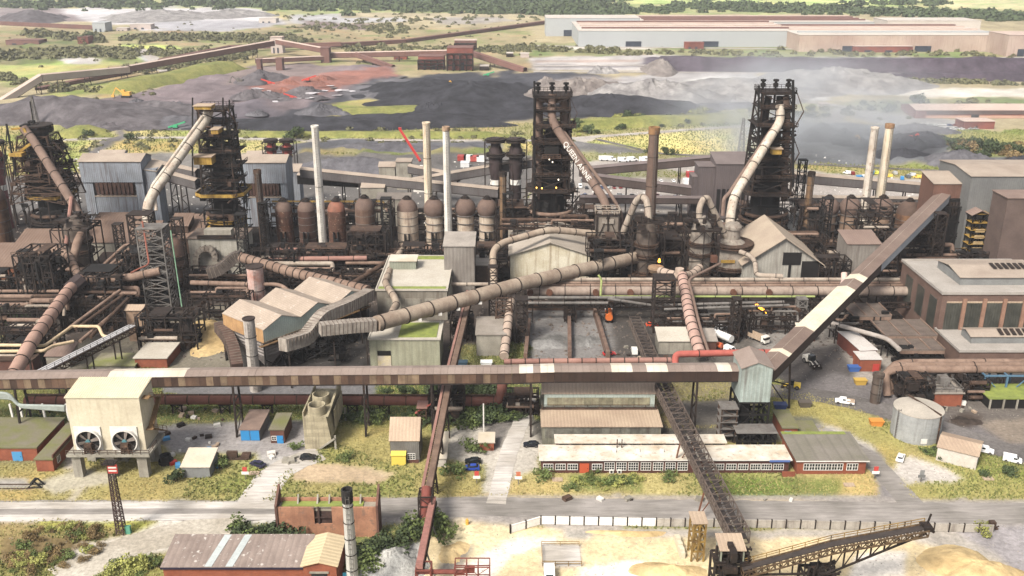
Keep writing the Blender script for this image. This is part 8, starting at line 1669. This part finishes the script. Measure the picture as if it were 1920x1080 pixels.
for i in range(24): c=G(2+i*7.2,47.5+i*.34); m=MB(); m.box(c.x-5,c.x+5,c.y,c.y+6,.3,6); P('wagon',m,fs_,r_)
for px,yb_,yt in ((1388,300,222),(68,236,180),(1497,660,600)):
    b=G(px,yb_); m=MB(); lattice(m,b.x,b.y,4 if yb_<400 else 1.5,1,0,ZZ(yt,b.y),8,.35 if yb_<400 else .2); one('lattice_pylon',{1388:'lattice pylon on the yellow grass left of the right furnace',68:'thin mast rising behind the leftmost furnace',1497:'slim lattice post near the dump truck'}[px],'pylon',m,greysteel)
# ---------------------------------------------------------------- vehicles
def objcol(name, rough=.35):
    m=bpy.data.materials.new(name); m.use_nodes=True; N=m.node_tree.nodes; o=N.new('ShaderNodeObjectInfo'); m.node_tree.links.new(o.outputs['Color'],N['Principled BSDF'].inputs['Base Color']); N['Principled BSDF'].inputs['Roughness'].default_value=rough; return m
paint=objcol('vehicle_paint'); lampw2=gloss('headlight_glass',(230,230,220),.2)
def wheel(r,x,y,rad=.33):
    m=MB(); m.tube([(x,y-.11,rad),(x,y+.11,rad)],rad,12); w_=P('wheel',m,rubber,r); m=MB(); m.tube([(x,y-.125,rad),(x,y+.125,rad)],rad*.55,8); P('rim',m,greysteel,w_)
def prof(m,pts,w,mi=0,inset=0):
    n=len(pts); vs=[(x,-w/2+(inset if z>.95 else 0),z) for x,z in pts]+[(x,w/2-(inset if z>.95 else 0),z) for x,z in pts]
    m.add(vs,[tuple(range(n)),tuple(range(2*n-1,n-1,-1))]+[(i,i+n,(i+1)%n+n,(i+1)%n) for i in range(n)],mi)
def vehicle(kind):
    r=thing(kind,'x',kind.replace('_',' '),(0,0,0))
    if kind=='car':
        m=MB(); prof(m,[(-2.05,.3),(2.1,.3),(2.15,.7),(1.1,.92),(-1.9,.98),(-2.1,.7)],1.76); P('body',m,paint,r)
        m=MB(); prof(m,[(-1.75,.96),(1.0,.93),(.35,1.4),(-1.3,1.42)],1.6,0,.18); P('window',m,glassdark,r)
        m=MB(); prof(m,[(-1.25,1.42),(.3,1.4),(.2,1.47),(-1.15,1.49)],1.5,0,.18); P('roof',m,paint,r)
        wl_=((-1.3,-.82),(1.3,-.82),(-1.3,.82),(1.3,.82)); hx=2.1; rd=.33
    elif kind=='van':
        m=MB(); prof(m,[(-2.2,.35),(2.2,.35),(2.25,.9),(1.5,1.15),(.9,1.85),(-2.2,1.9)],1.85); P('body',m,paint,r)
        m=MB(); m.box(.2,1.15,-.94,.94,1.15,1.65); m.slab((1.55,-.7,1.17),(1.55,.7,1.17),(.98,.65,1.82),(.98,-.65,1.82),.04); P('window',m,glassdark,r).__setitem__('kind','stuff')
        wl_=((-1.4,-.86),(1.4,-.86),(-1.4,.86),(1.4,.86)); hx=2.2; rd=.36
    elif kind=='pickup_truck':
        m=MB(); prof(m,[(-2.7,.45),(2.6,.45),(2.65,.95),(1.7,1.15),(-2.7,.95)],1.9); P('body',m,paint,r)
        m=MB(); prof(m,[(-.5,1.0),(1.75,1.1),(1.2,1.85),(-.4,1.9)],1.75,0,.15); P('cab',m,paint,r)
        m=MB(); m.box(-.2,.6,-.89,.89,1.3,1.7); P('window',m,glassdark,r); m=MB(); m.box(-2.7,-.6,-.95,-.88,.95,1.35); m.box(-2.7,-.6,.88,.95,.95,1.35); m.box(-2.77,-2.7,-.95,.95,.95,1.35); m.box(-2.6,-.6,-.87,.87,.96,1.0); P('load_bed',m,rooftan,r).__setitem__('kind','stuff')
        wl_=((-1.7,-.9),(1.8,-.9),(-1.7,.9),(1.8,.9)); hx=2.6; rd=.42
    elif kind=='tank_truck':
        m=MB(); m.box(2,4,-1.2,1.2,.6,2.9); P('cab',m,wht,r); m=MB(); m.box(3.2,4.05,-1.22,1.22,1.8,2.6); P('window',m,glassdark,r); m=MB(); m.tube([(-4,0,2.0),(1.7,0,2.0)],1.2,14); P('tank',m,paint,r); m=MB(); m.box(-4,2,-1.1,1.1,.6,.9); P('chassis',m,black,r)
        wl_=((-3,-1.1),(-1.8,-1.1),(3,-1.1),(-3,1.1),(-1.8,1.1),(3,1.1)); hx=4; rd=.5
    elif kind=='dump_truck':
        m=MB(); m.box(2,3.8,-1.2,1.2,.7,2.9); P('cab',m,paint,r); m=MB(); m.box(3,3.85,-1.22,1.22,1.8,2.6); P('window',m,glassdark,r); m=MB(); m.box(-4,1.8,-1.3,1.3,.9,1.1); m.box(-4,1.8,-1.3,-1.15,1.1,2.3); m.box(-4,1.8,1.15,1.3,1.1,2.3); m.box(1.65,1.8,-1.15,1.15,1.1,2.5); P('tipper_body',m,rooftan,r).__setitem__('kind','stuff')
        wl_=((-3,-1.1),(-1.8,-1.1),(2.9,-1.1),(-3,1.1),(-1.8,1.1),(2.9,1.1)); hx=3.8; rd=.55
    else:
        m=MB(); m.box(-3.2,-.6,-1.2,1.2,.9,2.4); P('engine_cover',m,paint,r); m=MB(); m.box(-.6,1,-.9,.9,1.6,3.4); P('cab',m,glassdark,r); m=MB(); m.beam((.6,-.8,1.6),(3.4,-.8,.8),.35); m.beam((.6,.8,1.6),(3.4,.8,.8),.35); P('arm',m,paint,r).__setitem__('kind','stuff'); m=MB(); m.add([(3.2,-1.5,.1),(4.4,-1.5,.1),(3.2,-1.5,1.4),(3.2,1.5,.1),(4.4,1.5,.1),(3.2,1.5,1.4)],[(0,1,2),(5,4,3),(0,3,4,1),(0,2,5,3)]); P('bucket',m,steel,r)
        wl_=((-1.9,-1.25),(1.5,-1.25),(-1.9,1.25),(1.5,1.25)); hx=None; rd=.85
    for x,y in wl_: wheel(r,x,y,rd)
    if hx:
        for y in (-.62,.62): m=MB(); m.box(hx-.02,hx+.06,y-.16,y+.16,.62,.78); P('headlight',m,lampw2,r)
    return r
VP={}
def put(kind,px,py,rz,c,label,group=None,s=1):
    loc=G(px,py); loc.z=.09
    if kind not in VP: VP[kind]=vehicle(kind); o=VP[kind]; o.location=loc; o.rotation_euler=(0,0,rz); o['label']=label
    else: o=copy_thing(VP[kind],loc,label,rz)
    if 'group' in o and not group: del o['group']
    if group: o['group']=group
    if s!=1: o.scale=(s,s,s)
    for ch in o.children_recursive: ch.color=S(c,1.1)
    return o
pi=math.pi
put('car',578,861,.05,(40,42,50),'black car parked at the left yard beside the pile of rubble'); put('car',484,874,2.6,(60,56,90),'dark purple car at the edge of the left yard'); put('car',996,837,pi,(30,36,50),'black car parked left of the long office')
put('car',887,868,pi+.05,(34,38,42),'black car parked just behind the blue one'); put('car',884,881,pi,(40,80,190),'bright blue car parked on the gravel by the big bush'); put('car',1688,862,1.05,(240,240,240),'white car parked on the pale concrete triangle below the tank')
put('van',1897,866,-.45,(240,240,240),'white van parked on the service road at the right edge'); put('pickup_truck',1583,757,2.85,(240,240,240),'white double cab pickup truck driving on the service road'); put('pickup_truck',1842,848,-.5,(235,235,235),'white flatbed truck half hidden behind the white shed')
put('tank_truck',1141,598,1.5,(240,120,30),'white cabbed truck with orange tank under the pipe bridge',s=1.1); put('tank_truck',1352,640,2.2,(226,224,220),'pale tanker truck among the vehicles right of the Y pipe'); put('tank_truck',1338,652,2.3,(230,100,40),'orange tanker just below the pale tanker',s=.8)
put('dump_truck',1422,640,-1.0,(226,220,210),'cream dump truck on the track near the flame'); put('van',1369,660,-.9,(235,235,235),'white van right of the orange tanker'); put('van',1367,630,-.3,(235,235,235),'white van above the others on the right yard track'); put('van',1189,662,1.55,(235,232,225),'white van standing alone in the middle yard'); put('car',1142,666,.2,(200,40,40),'red car beside the dark puddle near the slag pits'); put('car',1222,612,0,(230,80,30),'orange vehicle under the square lattice tower'); put('car',1353,617,.3,(230,230,230),'small white car between the trestles on the right yard')
put('van',1030,1088,-pi/2,(240,240,240),'white van nosing in at the bottom edge by the paved pad',s=1.2); put('wheel_loader',1520,684,-1.3,(206,200,190),'dusty grey wheel loader on the dark yard right of the transfer tower'); put('wheel_loader',1485,728,2.8,(246,206,40),'yellow wheel loader beside the legs of the inclined gallery',s=.75)
for px,py,c,lb in ((866,686,(60,90,110),'teal skip container beside the slanting conveyor'),(1600,695,(60,110,190),'blue drum and bins beside the square brick cabin'),(1612,720,(210,170,60),'yellow and green skip on the wet yard'),(1642,797,(240,150,40),'orange generator box on the grass left of the tank'),(912,686,(240,240,240),'white tank and pipes left of the pinkish pipe'),(1462,766,(60,80,140),'blue topped frame on the grass below the gallery'),(1508,762,(110,100,90),'dark skip on the grass right of the blue topped frame'),(80,0,0,0)):
    if not c: continue
    g=G(px,py); m=MB(); m.add([(g.x-1.4,g.y-.9,0),(g.x+1.4,g.y-.9,0),(g.x+1.4,g.y+.9,0),(g.x-1.4,g.y+.9,0),(g.x-1.9,g.y-1.1,1.7),(g.x+1.9,g.y-1.1,1.7),(g.x+1.9,g.y+1.1,1.7),(g.x-1.9,g.y+1.1,1.7)],[(0,3,2,1),(4,5,6,7),(0,1,5,4),(1,2,6,5),(2,3,7,6),(3,0,4,7)]); m.box(g.x-1.95,g.x+1.95,g.y-1.2,g.y-1.1,1.5,1.75); one('skip',lb,'skip',m,gloss('skip_%d%d'%(px,py),c,.6))
# car park behind the furnaces and others
rc_=random.Random(3); cols=[(238,238,238),(238,238,238),(200,204,210),(60,62,70),(150,40,40),(50,80,140),(190,190,190),(110,115,120)]
CG2='cars in the big car park behind the furnaces'
for row,(y_,xa_,xb_,st) in enumerate(((341,1092,1265,11),(353,1088,1210,11.5),(368,1095,1250,22),(372,1240,1420,24),(318,1120,1180,30),(352,1232,1290,26))):
    x=xa_
    while x<xb_:
        if rc_.random()<.82: put('car' if rc_.random()<.85 else 'van',x,y_+rc_.uniform(-1,1),rc_.choice((pi/2,pi/2,-pi/2)) if st<12 else rc_.choice((0,pi,.2)),rc_.choice(cols),'parked car in the rows of the big car park behind the furnaces',CG2)
        x+=st*rc_.uniform(.9,1.2)
for x in (1133,1145,1168,1185,1208,1215): put('van',x,303+rc_.uniform(-2,2),rc_.uniform(-.4,.4),(240,240,240),'white van or lorry along the far edge of the big car park','white vans at the far edge of the car park',1.5)
for row in range(2):
    for k in range(13): 
        if rc_.random()<.8: put('car',1712+k*8.6+row*14,236+row*7+rc_.uniform(-.6,.6),rc_.choice((.3,2.9,0)),rc_.choice(cols),'parked car in front of the long brick warehouse','cars parked by the brick warehouse')
for k in range(14): put('van',1590+k*11+rc_.uniform(-3,3),331+rc_.uniform(-5,6),rc_.uniform(0,3),rc_.choice(cols+[(240,200,60),(40,150,220),(226,226,60)]),'scattered vehicle or container beyond the pair of cream chimneys','scattered vehicles beyond the cream chimneys')
for k,(px,py,c) in enumerate(((866,300,(190,60,50)),(878,300,(226,226,226)),(890,301,(200,80,70)),(902,302,(230,230,230)),(872,312,(220,220,220)),(1290,345,(230,230,230)),(1308,352,(240,240,240)),(1296,332,(200,40,40)))):
    g=G(px,py); m=MB(); m.box(g.x-2.6,g.x+2.6,g.y-3,g.y+3,.05,2.7); m.box(g.x-2.7,g.x+2.7,g.y-3.1,g.y+3.1,2.7,2.85); o=one('container','site cabin or container behind the covered conveyors','container',m,gloss('cabin_%d'%k,c,.6),'site cabins behind the conveyors'); o['label']=('red cabin, leftmost in the row left of the scrubber vessels','white cabin, second in the row left of the scrubber vessels','dull red cabin between two white ones left of the scrubber vessels','white cabin at the right end of the row left of the scrubbers','pale cabin standing alone in front of the cabin row','white cabin left of the dark mauve bin building','bright white cabin nearest the dark mauve bin building','red cabin in the car park left of the mauve bin building')[k]
# signs, boards
def signpost(label,px,py,top,c1,c2):
    g=G(px,py); r=thing('sign',label,'sign',g); m=MB(); m.beam((g.x,g.y,0),(g.x,g.y,2),.2); P('post',m,greysteel,r); m=MB(); m.box(g.x-.9,g.x+.9,g.y-.12,g.y-.02,1.5,2.3); P('lower_board',m,gloss('sg'+label[:9],c2,.6),r); m=MB(); m.box(g.x-.55,g.x+.55,g.y-.12,g.y-.02,2.35,3.6); P('upper_board',m,gloss('sh'+label[:9],c1,.6),r)
signpost('red and white sign on the grass by the blue car',894,907,0,(220,70,60),(236,232,226)); signpost('white sign at the grass corner left of the office planting',972,908,0,(214,120,80),(240,236,230)); signpost('red and white sign at the corner of the side road',1640,898,0,(230,90,70),(240,236,230)); signpost('grey road sign seen from behind at the concrete triangle',1726,905,0,(150,150,150),(130,130,130)); signpost('red and white sign beside the pallet at the left yard',461,899,0,(210,60,60),(236,232,226))
for px,py,lb in ((1045,900,'yellow board lying on the dry grass in front of the office'),(477,888,'tan pallet lying by the left yard sign'),(1592,910,'pale slab on the dry grass right of the office'),(1852,898,'pale concrete slab among weeds at the right')): g=G(px,py); m=MB(); m.box(g.x-1.3,g.x+1.3,g.y-.8,g.y+.8,0,.3); one('board',lb,'board',m,rooftan)
g=G(876,983); m=MB(); m.lathe(g.x,g.y,[(.4,0),(.4,1.0),(.25,1.05),(.25,1.4),(.02,1.45)],10); one('bollard','yellow and black marker post standing on the sand by the roundabout','bollard',m,yel)
g=G(312,868); m=MB(); m.lathe(g.x,g.y,[(1.9,0),(1.9,1),(1.4,1),(1.4,2.4),(1.0,2.4),(1.0,1.6),(.02,1.6)],18); one('round_tank','round black stepped tank right of the fan tower','tank',m,rubber)
for px,py,rz,lb in ((430,860,-.05,'long rusty pipe bundle lying left of the yard sign'),(1830,1000-5,.9,'broken grey fence panel and junk at the right end of the barrier fence')):
    g=G(px,py); r=thing('scrap_pile',lb,'scrap',g); m=MB(); clutter(m,g.x-5,g.x+5,g.y-1,g.y+1,.1,.7,18,(.15,.3),px,.15); P('pipework',m,steel2,r)
def scat(label,px0,px1,py0,py1,n,seed,grp):
    r=random.Random(seed)
    for i in range(n):
        g=G(r.uniform(px0,px1),r.uniform(py0,py1)); m=MB(); s=r.uniform(.5,1.5); m.cbox((0,0,0),s*1.5,s,s*.7,r.uniform(0,3)); m.v=[(a+g.x+r.uniform(-.1,.1),b+g.y,c) for a,b,c in m.v]
        one('debris',label,'debris',m,r.choice([rooftan,steel2,whitepaint,concgrey,steel]+([bluep,orr] if seed==1 else [])),grp)
scat('loose debris and drums strewn right of the fan tower',310,420,815,880,34,1,'debris right of the fan tower'); scat('loose debris beside the tan steps near the concrete cooler',490,560,848,870,8,2,'rubble by the left yard'); scat('scrap and crates under the brown main',330,420,762,800,12,3,'scrap under the brown main'); scat('boxes and drums along the sage annex wall',700,830,684,694,8,4,'boxes along the annex')
scat('stone or block lying along the main road edge',1000,1500,937,939,7,5,'blocks along the road edge'); scat('scrap strewn near the pump house at the right',1700,1830,755,775,16,6,'scrap near the pump house'); scat('scrap lying on the rough ground right of the stock yard road',130,160,296,330,30,7,'scrap beyond the left bin building'); scat('dark debris in the middle yard',1150,1290,640,675,10,8,'debris in the middle yard')
# ---------------------------------------------------------------- vegetation
def leafm(name,c,c2): 
    m=M(name,c,c2,.35,rough=.9,rand=.25,bump=0); return m
lg=leafm('green_leaves',(126,142,74),(92,112,56)); ly=leafm('yellow_green_leaves',(182,182,92),(146,152,72)); ld=leafm('dark_green_leaves',(92,108,66),(68,86,52)); lb_=leafm('brown_bramble',(168,140,92),(132,112,72))
bark=M('bark',(110,92,76))
def crown_mesh(name,mat,seed,n,leaf,flat=.8,rough=.45):
    r=np.random.RandomState(seed); k=7; cs=r.normal(size=(k,3))*[.45,.45,.28]; cs[:,2]=np.abs(cs[:,2])*flat+.35
    rad=r.uniform(.35,.62,k); i=r.randint(0,k,n); d=r.normal(size=(n,3)); d/=np.linalg.norm(d,axis=1)[:,None]
    p=cs[i]+d*rad[i][:,None]*(1-rough*r.rand(n)[:,None]**2)*[1,1,flat]; p[:,2]=np.maximum(p[:,2],.03)
    u=r.normal(size=(n,3)); u/=np.linalg.norm(u,axis=1)[:,None]; v=np.cross(u,d+r.normal(size=(n,3))*.5); v/=np.linalg.norm(v,axis=1)[:,None]; s=leaf*(.6+.8*r.rand(n))[:,None]
    V=np.stack([p-u*s,p+v*s*.7,p+u*s,p-v*s*.7],1).reshape(-1,3); me=np_mesh(name,V,np.arange(4*n).reshape(-1,4),False); me.materials.append(mat); return me
def trunk_mesh(name,h,r0): m=MB(); m.tube([(0,0,0),(.02,.02,h*.5),(.05,0,h)],[r0,r0*.8,r0*.3],6); m.beam((0,0,h*.5),(.3,.1,h*.9),r0*.6); m.beam((0,0,h*.4),(-.3,-.1,h*.8),r0*.5); return m.mesh(name,bark)
CRN=[crown_mesh('crown',mt,i,n,lf) for i,(mt,n,lf) in enumerate(((lg,420,.11),(ly,420,.11),(ld,420,.11),(lg,420,.11),(lb_,380,.09),(ld,420,.12),(ly,380,.1)))]
TRK=trunk_mesh('trunk',.55,.05)
def plant_(kind,label,cat,px,py,sx,sz,i,group=None,dz=0):
    g=G(px,py); g.z+=dz; o=bpy.data.objects.new(kind,None); col.objects.link(o); o.location=g; o.scale=(sx,sx,sz); o.rotation_euler=(0,0,rnd.uniform(0,6)); tag(o,label,cat,group)
    for nm,me in (('crown',CRN[i]),('trunk',TRK)): c=bpy.data.objects.new(nm,me); col.objects.link(c); c.parent=o
    return o
for px,py,s,i,lb in ((880,842,3.4,0,'big round bush left of the small hut with a flat white roof'),(852,890,3.0,3,'dark round bush left of the parked blue car'),(655,862,2.2,0,'small round bush standing alone on the central grass'),(412,880,2.6,0,'bush at the right side of the grey shed'),(330,904,2.8,5,'dark bush at the left side of the grey shed'),(548,842,2.0,0,'small bush at the foot of the concrete cooler'),(1017,896,2.6,3,'green bush at the left of the office planting strip'),(1256,898,2.2,3,'green bush under the truss conveyor'),(1722,196,8,5,'big dark tree at the left end of the brick warehouse'),(1840,1000,2.2,1,'olive bush at the right end of the barrier fence'),(1895,890,2.2,5,'dark bush in the weeds at the right edge'),(1846,892,1.6,5,'small dark bush by the concrete slab at the right'),(500,262,0,0,''),(164,258,5,5,'dark bush on the grass bank left of the road'),(245,262,4.5,5,'round dark bush beside the road left of the second furnace'),(555,262,8,5,'dark tree right of the red and yellow vessels'),(168,80,13,2,'dark green tree beside the brown barn'),(1218,288,4,5,'bush on the yellow grass left of the brown chimney'),(1250,290,5,2,'dark bush on the yellow grass right of the brown chimney')):
    if s: plant_('bush' if s<7 else 'tree',lb,'bush' if s<7 else 'tree',px,py,s,s*.9,i)
def strip(kind,label,cat,group,pts,n,s,idx,jit=(6,2),seed=0):
    r=random.Random(seed); 
    for k in range(n):
        t=r.random()*(len(pts)-1); j=int(t); f=t-j; px=pts[j][0]*(1-f)+pts[j+1][0]*f+r.gauss(0,jit[0]); py=pts[j][1]*(1-f)+pts[j+1][1]*f+r.gauss(0,jit[1])
        q=s*r.uniform(.45,1.4); xs_=[p[0] for p in pts]; u_=(px-min(xs_))/(max(xs_)-min(xs_)+1); plant_(kind,label+(', left part',', middle part',', right part')[min(2,max(0,int(u_*3)))]+(', large' if q>s else ', small'),cat,px,py,q,q*r.uniform(.55,1.15),r.choice(idx),group)
strip('bush','bushes crowding around the ruined brick building and the grey chimney','bush','bushes by the ruined building',[(450,1005),(510,1010),(640,1045),(720,1035),(780,1000),(830,1000)],42,3.0,(0,2,5),(12,7),1)
strip('bush','bushes along the foot of the brown main under the gallery','bush','bushes under the gallery',[(640,790),(760,785),(880,790),(940,780)],40,2.8,(0,2,5),(14,5),2)
strip('bush','green bushes in the strip between the gallery and the brown main','bush','bushes behind the brown main',[(700,738),(790,738),(900,735),(960,738)],22,2.6,(2,5),(14,3),3)
strip('bush','weeds and shrubs along the planting strip in front of the long office','shrub','shrubs before the office',[(1070,905),(1195,905)],34,1.5,(0,1,3),(4,5),4)
strip('bush','brambles and shrubs on the rough bottom left corner','shrub','brambles at the bottom left',[(20,1010),(120,1000),(200,1010),(100,1050),(20,1050)],70,1.5,(4,1,4,4,0),(22,10),5)
strip('bush','brambles along the bottom edge left of the brick store','shrub','brambles by the brick store',[(220,1060),(290,1070)],12,2.0,(0,1),(12,6),6)
strip('bush','bushes at the left of the fan tower below the green pipes','bush','bushes left of the fan tower',[(60,800),(110,795)],12,2.6,(2,5),(14,6),7)
strip('bush','leafy bushes in the dark corner left of the forked main','bush','bushes left of the forked main',[(0,585),(40,600),(10,620)],16,3.2,(2,5),(10,8),8)
strip('bush','shrubs on the rough grass at the right above the grey clad building','shrub','shrubs right of the coal yard',[(1770,275),(1840,285),(1920,288)],34,5,(2,4,5),(14,6),9)
strip('bush','bushes along the white shed beside the tank','bush','bushes by the white shed',[(1745,850),(1790,868)],10,1.9,(0,5),(8,3),10)
strip('bush','shrubs dotting the olive grass bank between the middle and right furnaces','shrub','shrubs on the olive bank',[(1060,250),(1200,228),(1410,215)],26,5,(2,5,1),(14,6),11)
strip('bush','shrubs around the smoke-veiled track at the right','shrub','shrubs by the far right track',[(1500,215),(1640,205),(1800,205)],20,5,(2,5),(20,6),12)
# far woods and hedges: leaf clumps massed together
def woods(name,regions,seed,mat):
    r=np.random.RandomState(seed); Vs=[]
    for (pts,n,s,jx,jy) in regions:
        pts=np.array(pts,float); t=r.rand(n)*(len(pts)-1); j=t.astype(int); f=(t-j)[:,None]; q=pts[j]*(1-f)+pts[np.minimum(j+1,len(pts)-1)]*f
        q=q+np.stack([r.normal(size=n)*jx,r.normal(size=n)*jy],1); q[:,1]=np.maximum(q[:,1],-70)
        a=(q[:,0]-960)/F; v=(q[:,1]-540)/F; rz=-ST-v*CT; ry=CT-v*ST; T=-CAMH/rz; X=a*T; Yy=ry*T; Zz=ground_z(X,Yy)
        sz=s*(.6+.8*r.rand(n)); k=46
        d=r.normal(size=(n,k,3)); d/=np.linalg.norm(d,axis=2)[...,None]; d[...,2]=np.abs(d[...,2])
        p=np.stack([X,Yy,Zz],1)[:,None,:]+d*(sz[:,None,None]*np.array([1,1,.85]))*(.65+.4*r.rand(n,k,1)); u=r.normal(size=(n,k,3)); u/=np.linalg.norm(u,axis=2)[...,None]; w_=np.cross(u,d); w_/=np.linalg.norm(w_,axis=2)[...,None]; l=sz[:,None,None]*.26
        Vs.append(np.stack([p-u*l,p+w_*l,p+u*l,p-w_*l],2).reshape(-1,3))
    V=np.concatenate(Vs); me=np_mesh(name,V,np.arange(len(V)).reshape(-1,4),False); me.materials.append(mat); o=bpy.data.objects.new(name,me); col.objects.link(o); tag(o,kind='stuff')
woods('woodland',[([(480,8),(800,14),(1000,16),(1100,22)],900,11,40,5),([(-200,12),(200,10),(480,8)],300,10,30,4),([(1270,12),(1500,20),(1700,26),(1920,34),(2100,36)],620,10,18,3.5),([(-200,-2),(2100,-4)],420,13,40,2),([(640,4),(900,6),(1100,4)],300,12,40,3),([(1600,8),(1780,8)],50,10,18,2),([(1100,24),(1280,20)],120,8,16,3)],1,ld)
woods('scrub',[([(250,74),(400,72),(520,76),(560,78)],300,6,10,3),([(0,108),(150,100),(250,104)],260,6,10,4),([(50,68),(90,66),(190,76)],60,7,8,3),([(280,100),(420,108),(470,96)],160,5,12,5),([(640,95),(760,92),(880,100)],60,5,14,5),([(900,96),(1000,90),(1200,100),(1900,104)],300,4,16,3),([(550,55),(700,50),(760,62)],80,5,18,5),([(1540,150),(1900,158)],100,4,16,1.5),([(180,140),(300,128),(420,112)],70,4,10,3),([(0,140),(60,160),(160,172)],60,4,12,3),([(130,285),(60,255)],14,3,12,6),([(-150,120),(450,62),(1000,70)],260,2.2,120,22),([(1000,75),(1900,70)],60,4,60,3),([(1250,225),(1450,215),(1900,200)],120,3,60,9),([(0,280),(400,262),(900,258),(1000,270)],110,2.5,60,8),([(560,34),(1000,40)],90,4,80,6),([(150,200),(430,115)],60,2.5,20,6)],2,leafm('olive_scrub_leaves',(132,130,88),(104,104,72)))
# grass tufts and weeds on the near ground
def tufts(name,n,ymax,seed,mat,h=.55,cond=None,w=.28):
    r=np.random.RandomState(seed); ok=(gy<ymax)&(gy>160)&GRASS&(np.abs(gu)<.62)
    if cond is not None: ok&=cond
    idx=np.argwhere(ok); area=(gy[ok]**2); pr=area/area.sum(); s=idx[r.choice(len(idx),n,p=pr)]
    X=gx[s[:,0],s[:,1]]+r.uniform(-.8,.8,n); Yy=gy[s[:,0],s[:,1]]+r.uniform(-.8,.8,n); k=3
    ang=r.rand(n,k)*6.28; hh=h*(.5+r.rand(n,k)); c=np.stack([np.cos(ang),np.sin(ang),np.zeros_like(ang)],2)*w*(.6+.8*r.rand(n,k,1)); b=np.stack([X,Yy,np.zeros(n)],1)[:,None,:]; tip=np.stack([r.normal(size=(n,k))*.2,r.normal(size=(n,k))*.2,hh],2)
    V=np.stack([b-c,b+c,b+tip],2).reshape(-1,3); me=np_mesh(name,V,np.arange(len(V)).reshape(-1,3),False); me.materials.append(mat); o=bpy.data.objects.new(name,me); col.objects.link(o); tag(o,kind='stuff')
tufts('grass',60000,330,1,M('dry_grass_blades',(196,184,116),(170,162,94),.15,rough=.95,bump=0),.3,None,.12); tufts('weeds',16000,330,2,M('green_weed_blades',(152,156,86),(122,132,68),.15,rough=.95,bump=0),.5,n1>.52,.2)
tufts('rough_grass',22000,760,3,M('green_weed_blades'),.7,gy>400,.4)
# small stones on bare ground
def stones(name,n,y0,y1,seed,mat,s=.25):
    r=np.random.RandomState(seed); ok=(gy<y1)&(gy>y0)&(~GRASS)&(np.abs(gu)<.6); idx=np.argwhere(ok); q=idx[r.choice(len(idx),n)]; X=gx[q[:,0],q[:,1]]+r.uniform(-.6,.6,n); Yy=gy[q[:,0],q[:,1]]+r.uniform(-.6,.6,n); sz=s*(.4+1.2*r.rand(n)**2)
    base=np.array([(1,0,0),(0,1,0),(-1,0,0),(0,-1,0),(0,0,.8)]); V=(np.stack([X,Yy,np.zeros(n)],1)[:,None,:]+base[None]*sz[:,None,None]*(.7+.6*r.rand(n,5,1))).reshape(-1,3); o_=(np.arange(n)*5)[:,None,None]; Q=(np.array([(0,1,4),(1,2,4),(2,3,4),(3,0,4)])[None]+o_).reshape(-1,3)
    me=np_mesh(name,V,Q,False); me.materials.append(mat); o=bpy.data.objects.new(name,me); col.objects.link(o); tag(o,kind='stuff')
stones('gravel',9000,165,330,1,M('stone_grey',(176,166,154),(140,132,124),.5),.13); stones('rubble',9000,280,460,3,M('yard_rubble',(140,126,116),(80,70,64),.5),.5)
stones('white_scrap_stones',1200,420,620,7,whitepaint,.6)
# ---------------------------------------------------------------- smoke and haze
def vol(name,loc,scale,dens,c,noise=None,seed=0):
    m=bpy.data.materials.new(name); m.use_nodes=True; N=m.node_tree.nodes; L=m.node_tree.links.new; N.remove(N['Principled BSDF']); v=N.new('ShaderNodeVolumePrincipled'); v.inputs['Color'].default_value=c; v.inputs['Anisotropy'].default_value=.2; v.inputs['Density'].default_value=dens
    L(v.outputs[0],N['Material Output'].inputs['Volume']); me=MB()
    if noise:
        t=N.new('ShaderNodeTexCoord'); g=N.new('ShaderNodeTexGradient'); g.gradient_type='QUADRATIC_SPHERE'; mp=N.new('ShaderNodeMapping'); L(t.outputs['Object'],mp.inputs[0]); L(mp.outputs[0],g.inputs[0]); nn_=N.new('ShaderNodeTexNoise'); nn_.inputs['Scale'].default_value=noise; nn_.inputs['Detail'].default_value=3; L(t.outputs['Object'],nn_.inputs['Vector'])
        r=N.new('ShaderNodeMapRange'); r.inputs[1].default_value=.44; r.inputs[2].default_value=.62; L(nn_.outputs[0],r.inputs[0]); q=N.new('ShaderNodeMath'); q.operation='MULTIPLY'; L(g.outputs[1],q.inputs[0]); L(r.outputs[0],q.inputs[1]); q2=N.new('ShaderNodeMath'); q2.operation='MULTIPLY'; q2.inputs[1].default_value=dens; L(q.outputs[0],q2.inputs[0]); L(q2.outputs[0],v.inputs['Density'])
    me.box(-1,1,-1,1,-1,1); ms=me.mesh(name,m); o=bpy.data.objects.new(name,ms); col.objects.link(o); o.location=loc; o.scale=scale; tag(o,kind='stuff'); return o
vol('haze',(0,3700,66),(5200,3800,67.5),.00009,(.92,.94,1,1))
sc.cycles.volume_step_rate=4; sc.cycles.volume_max_steps=64
vol('drifting_smoke',W(1500,215,640)+Vector((0,0,0)),(120,160,56),.05,(.9,.94,1,1),1.6)
vol('wide_smoke',W(1480,170,800)+Vector((0,0,-10)),(300,230,56),.009,(.93,.95,1,1),1.3)
vol('thin_smoke',W(1385,250,520),(30,50,46),.05,(.92,.95,1,1),2.0)
vol('steam_wisp',W(1500,415,405),(18,14,16),.25,(.9,.9,.9,1),2.2)
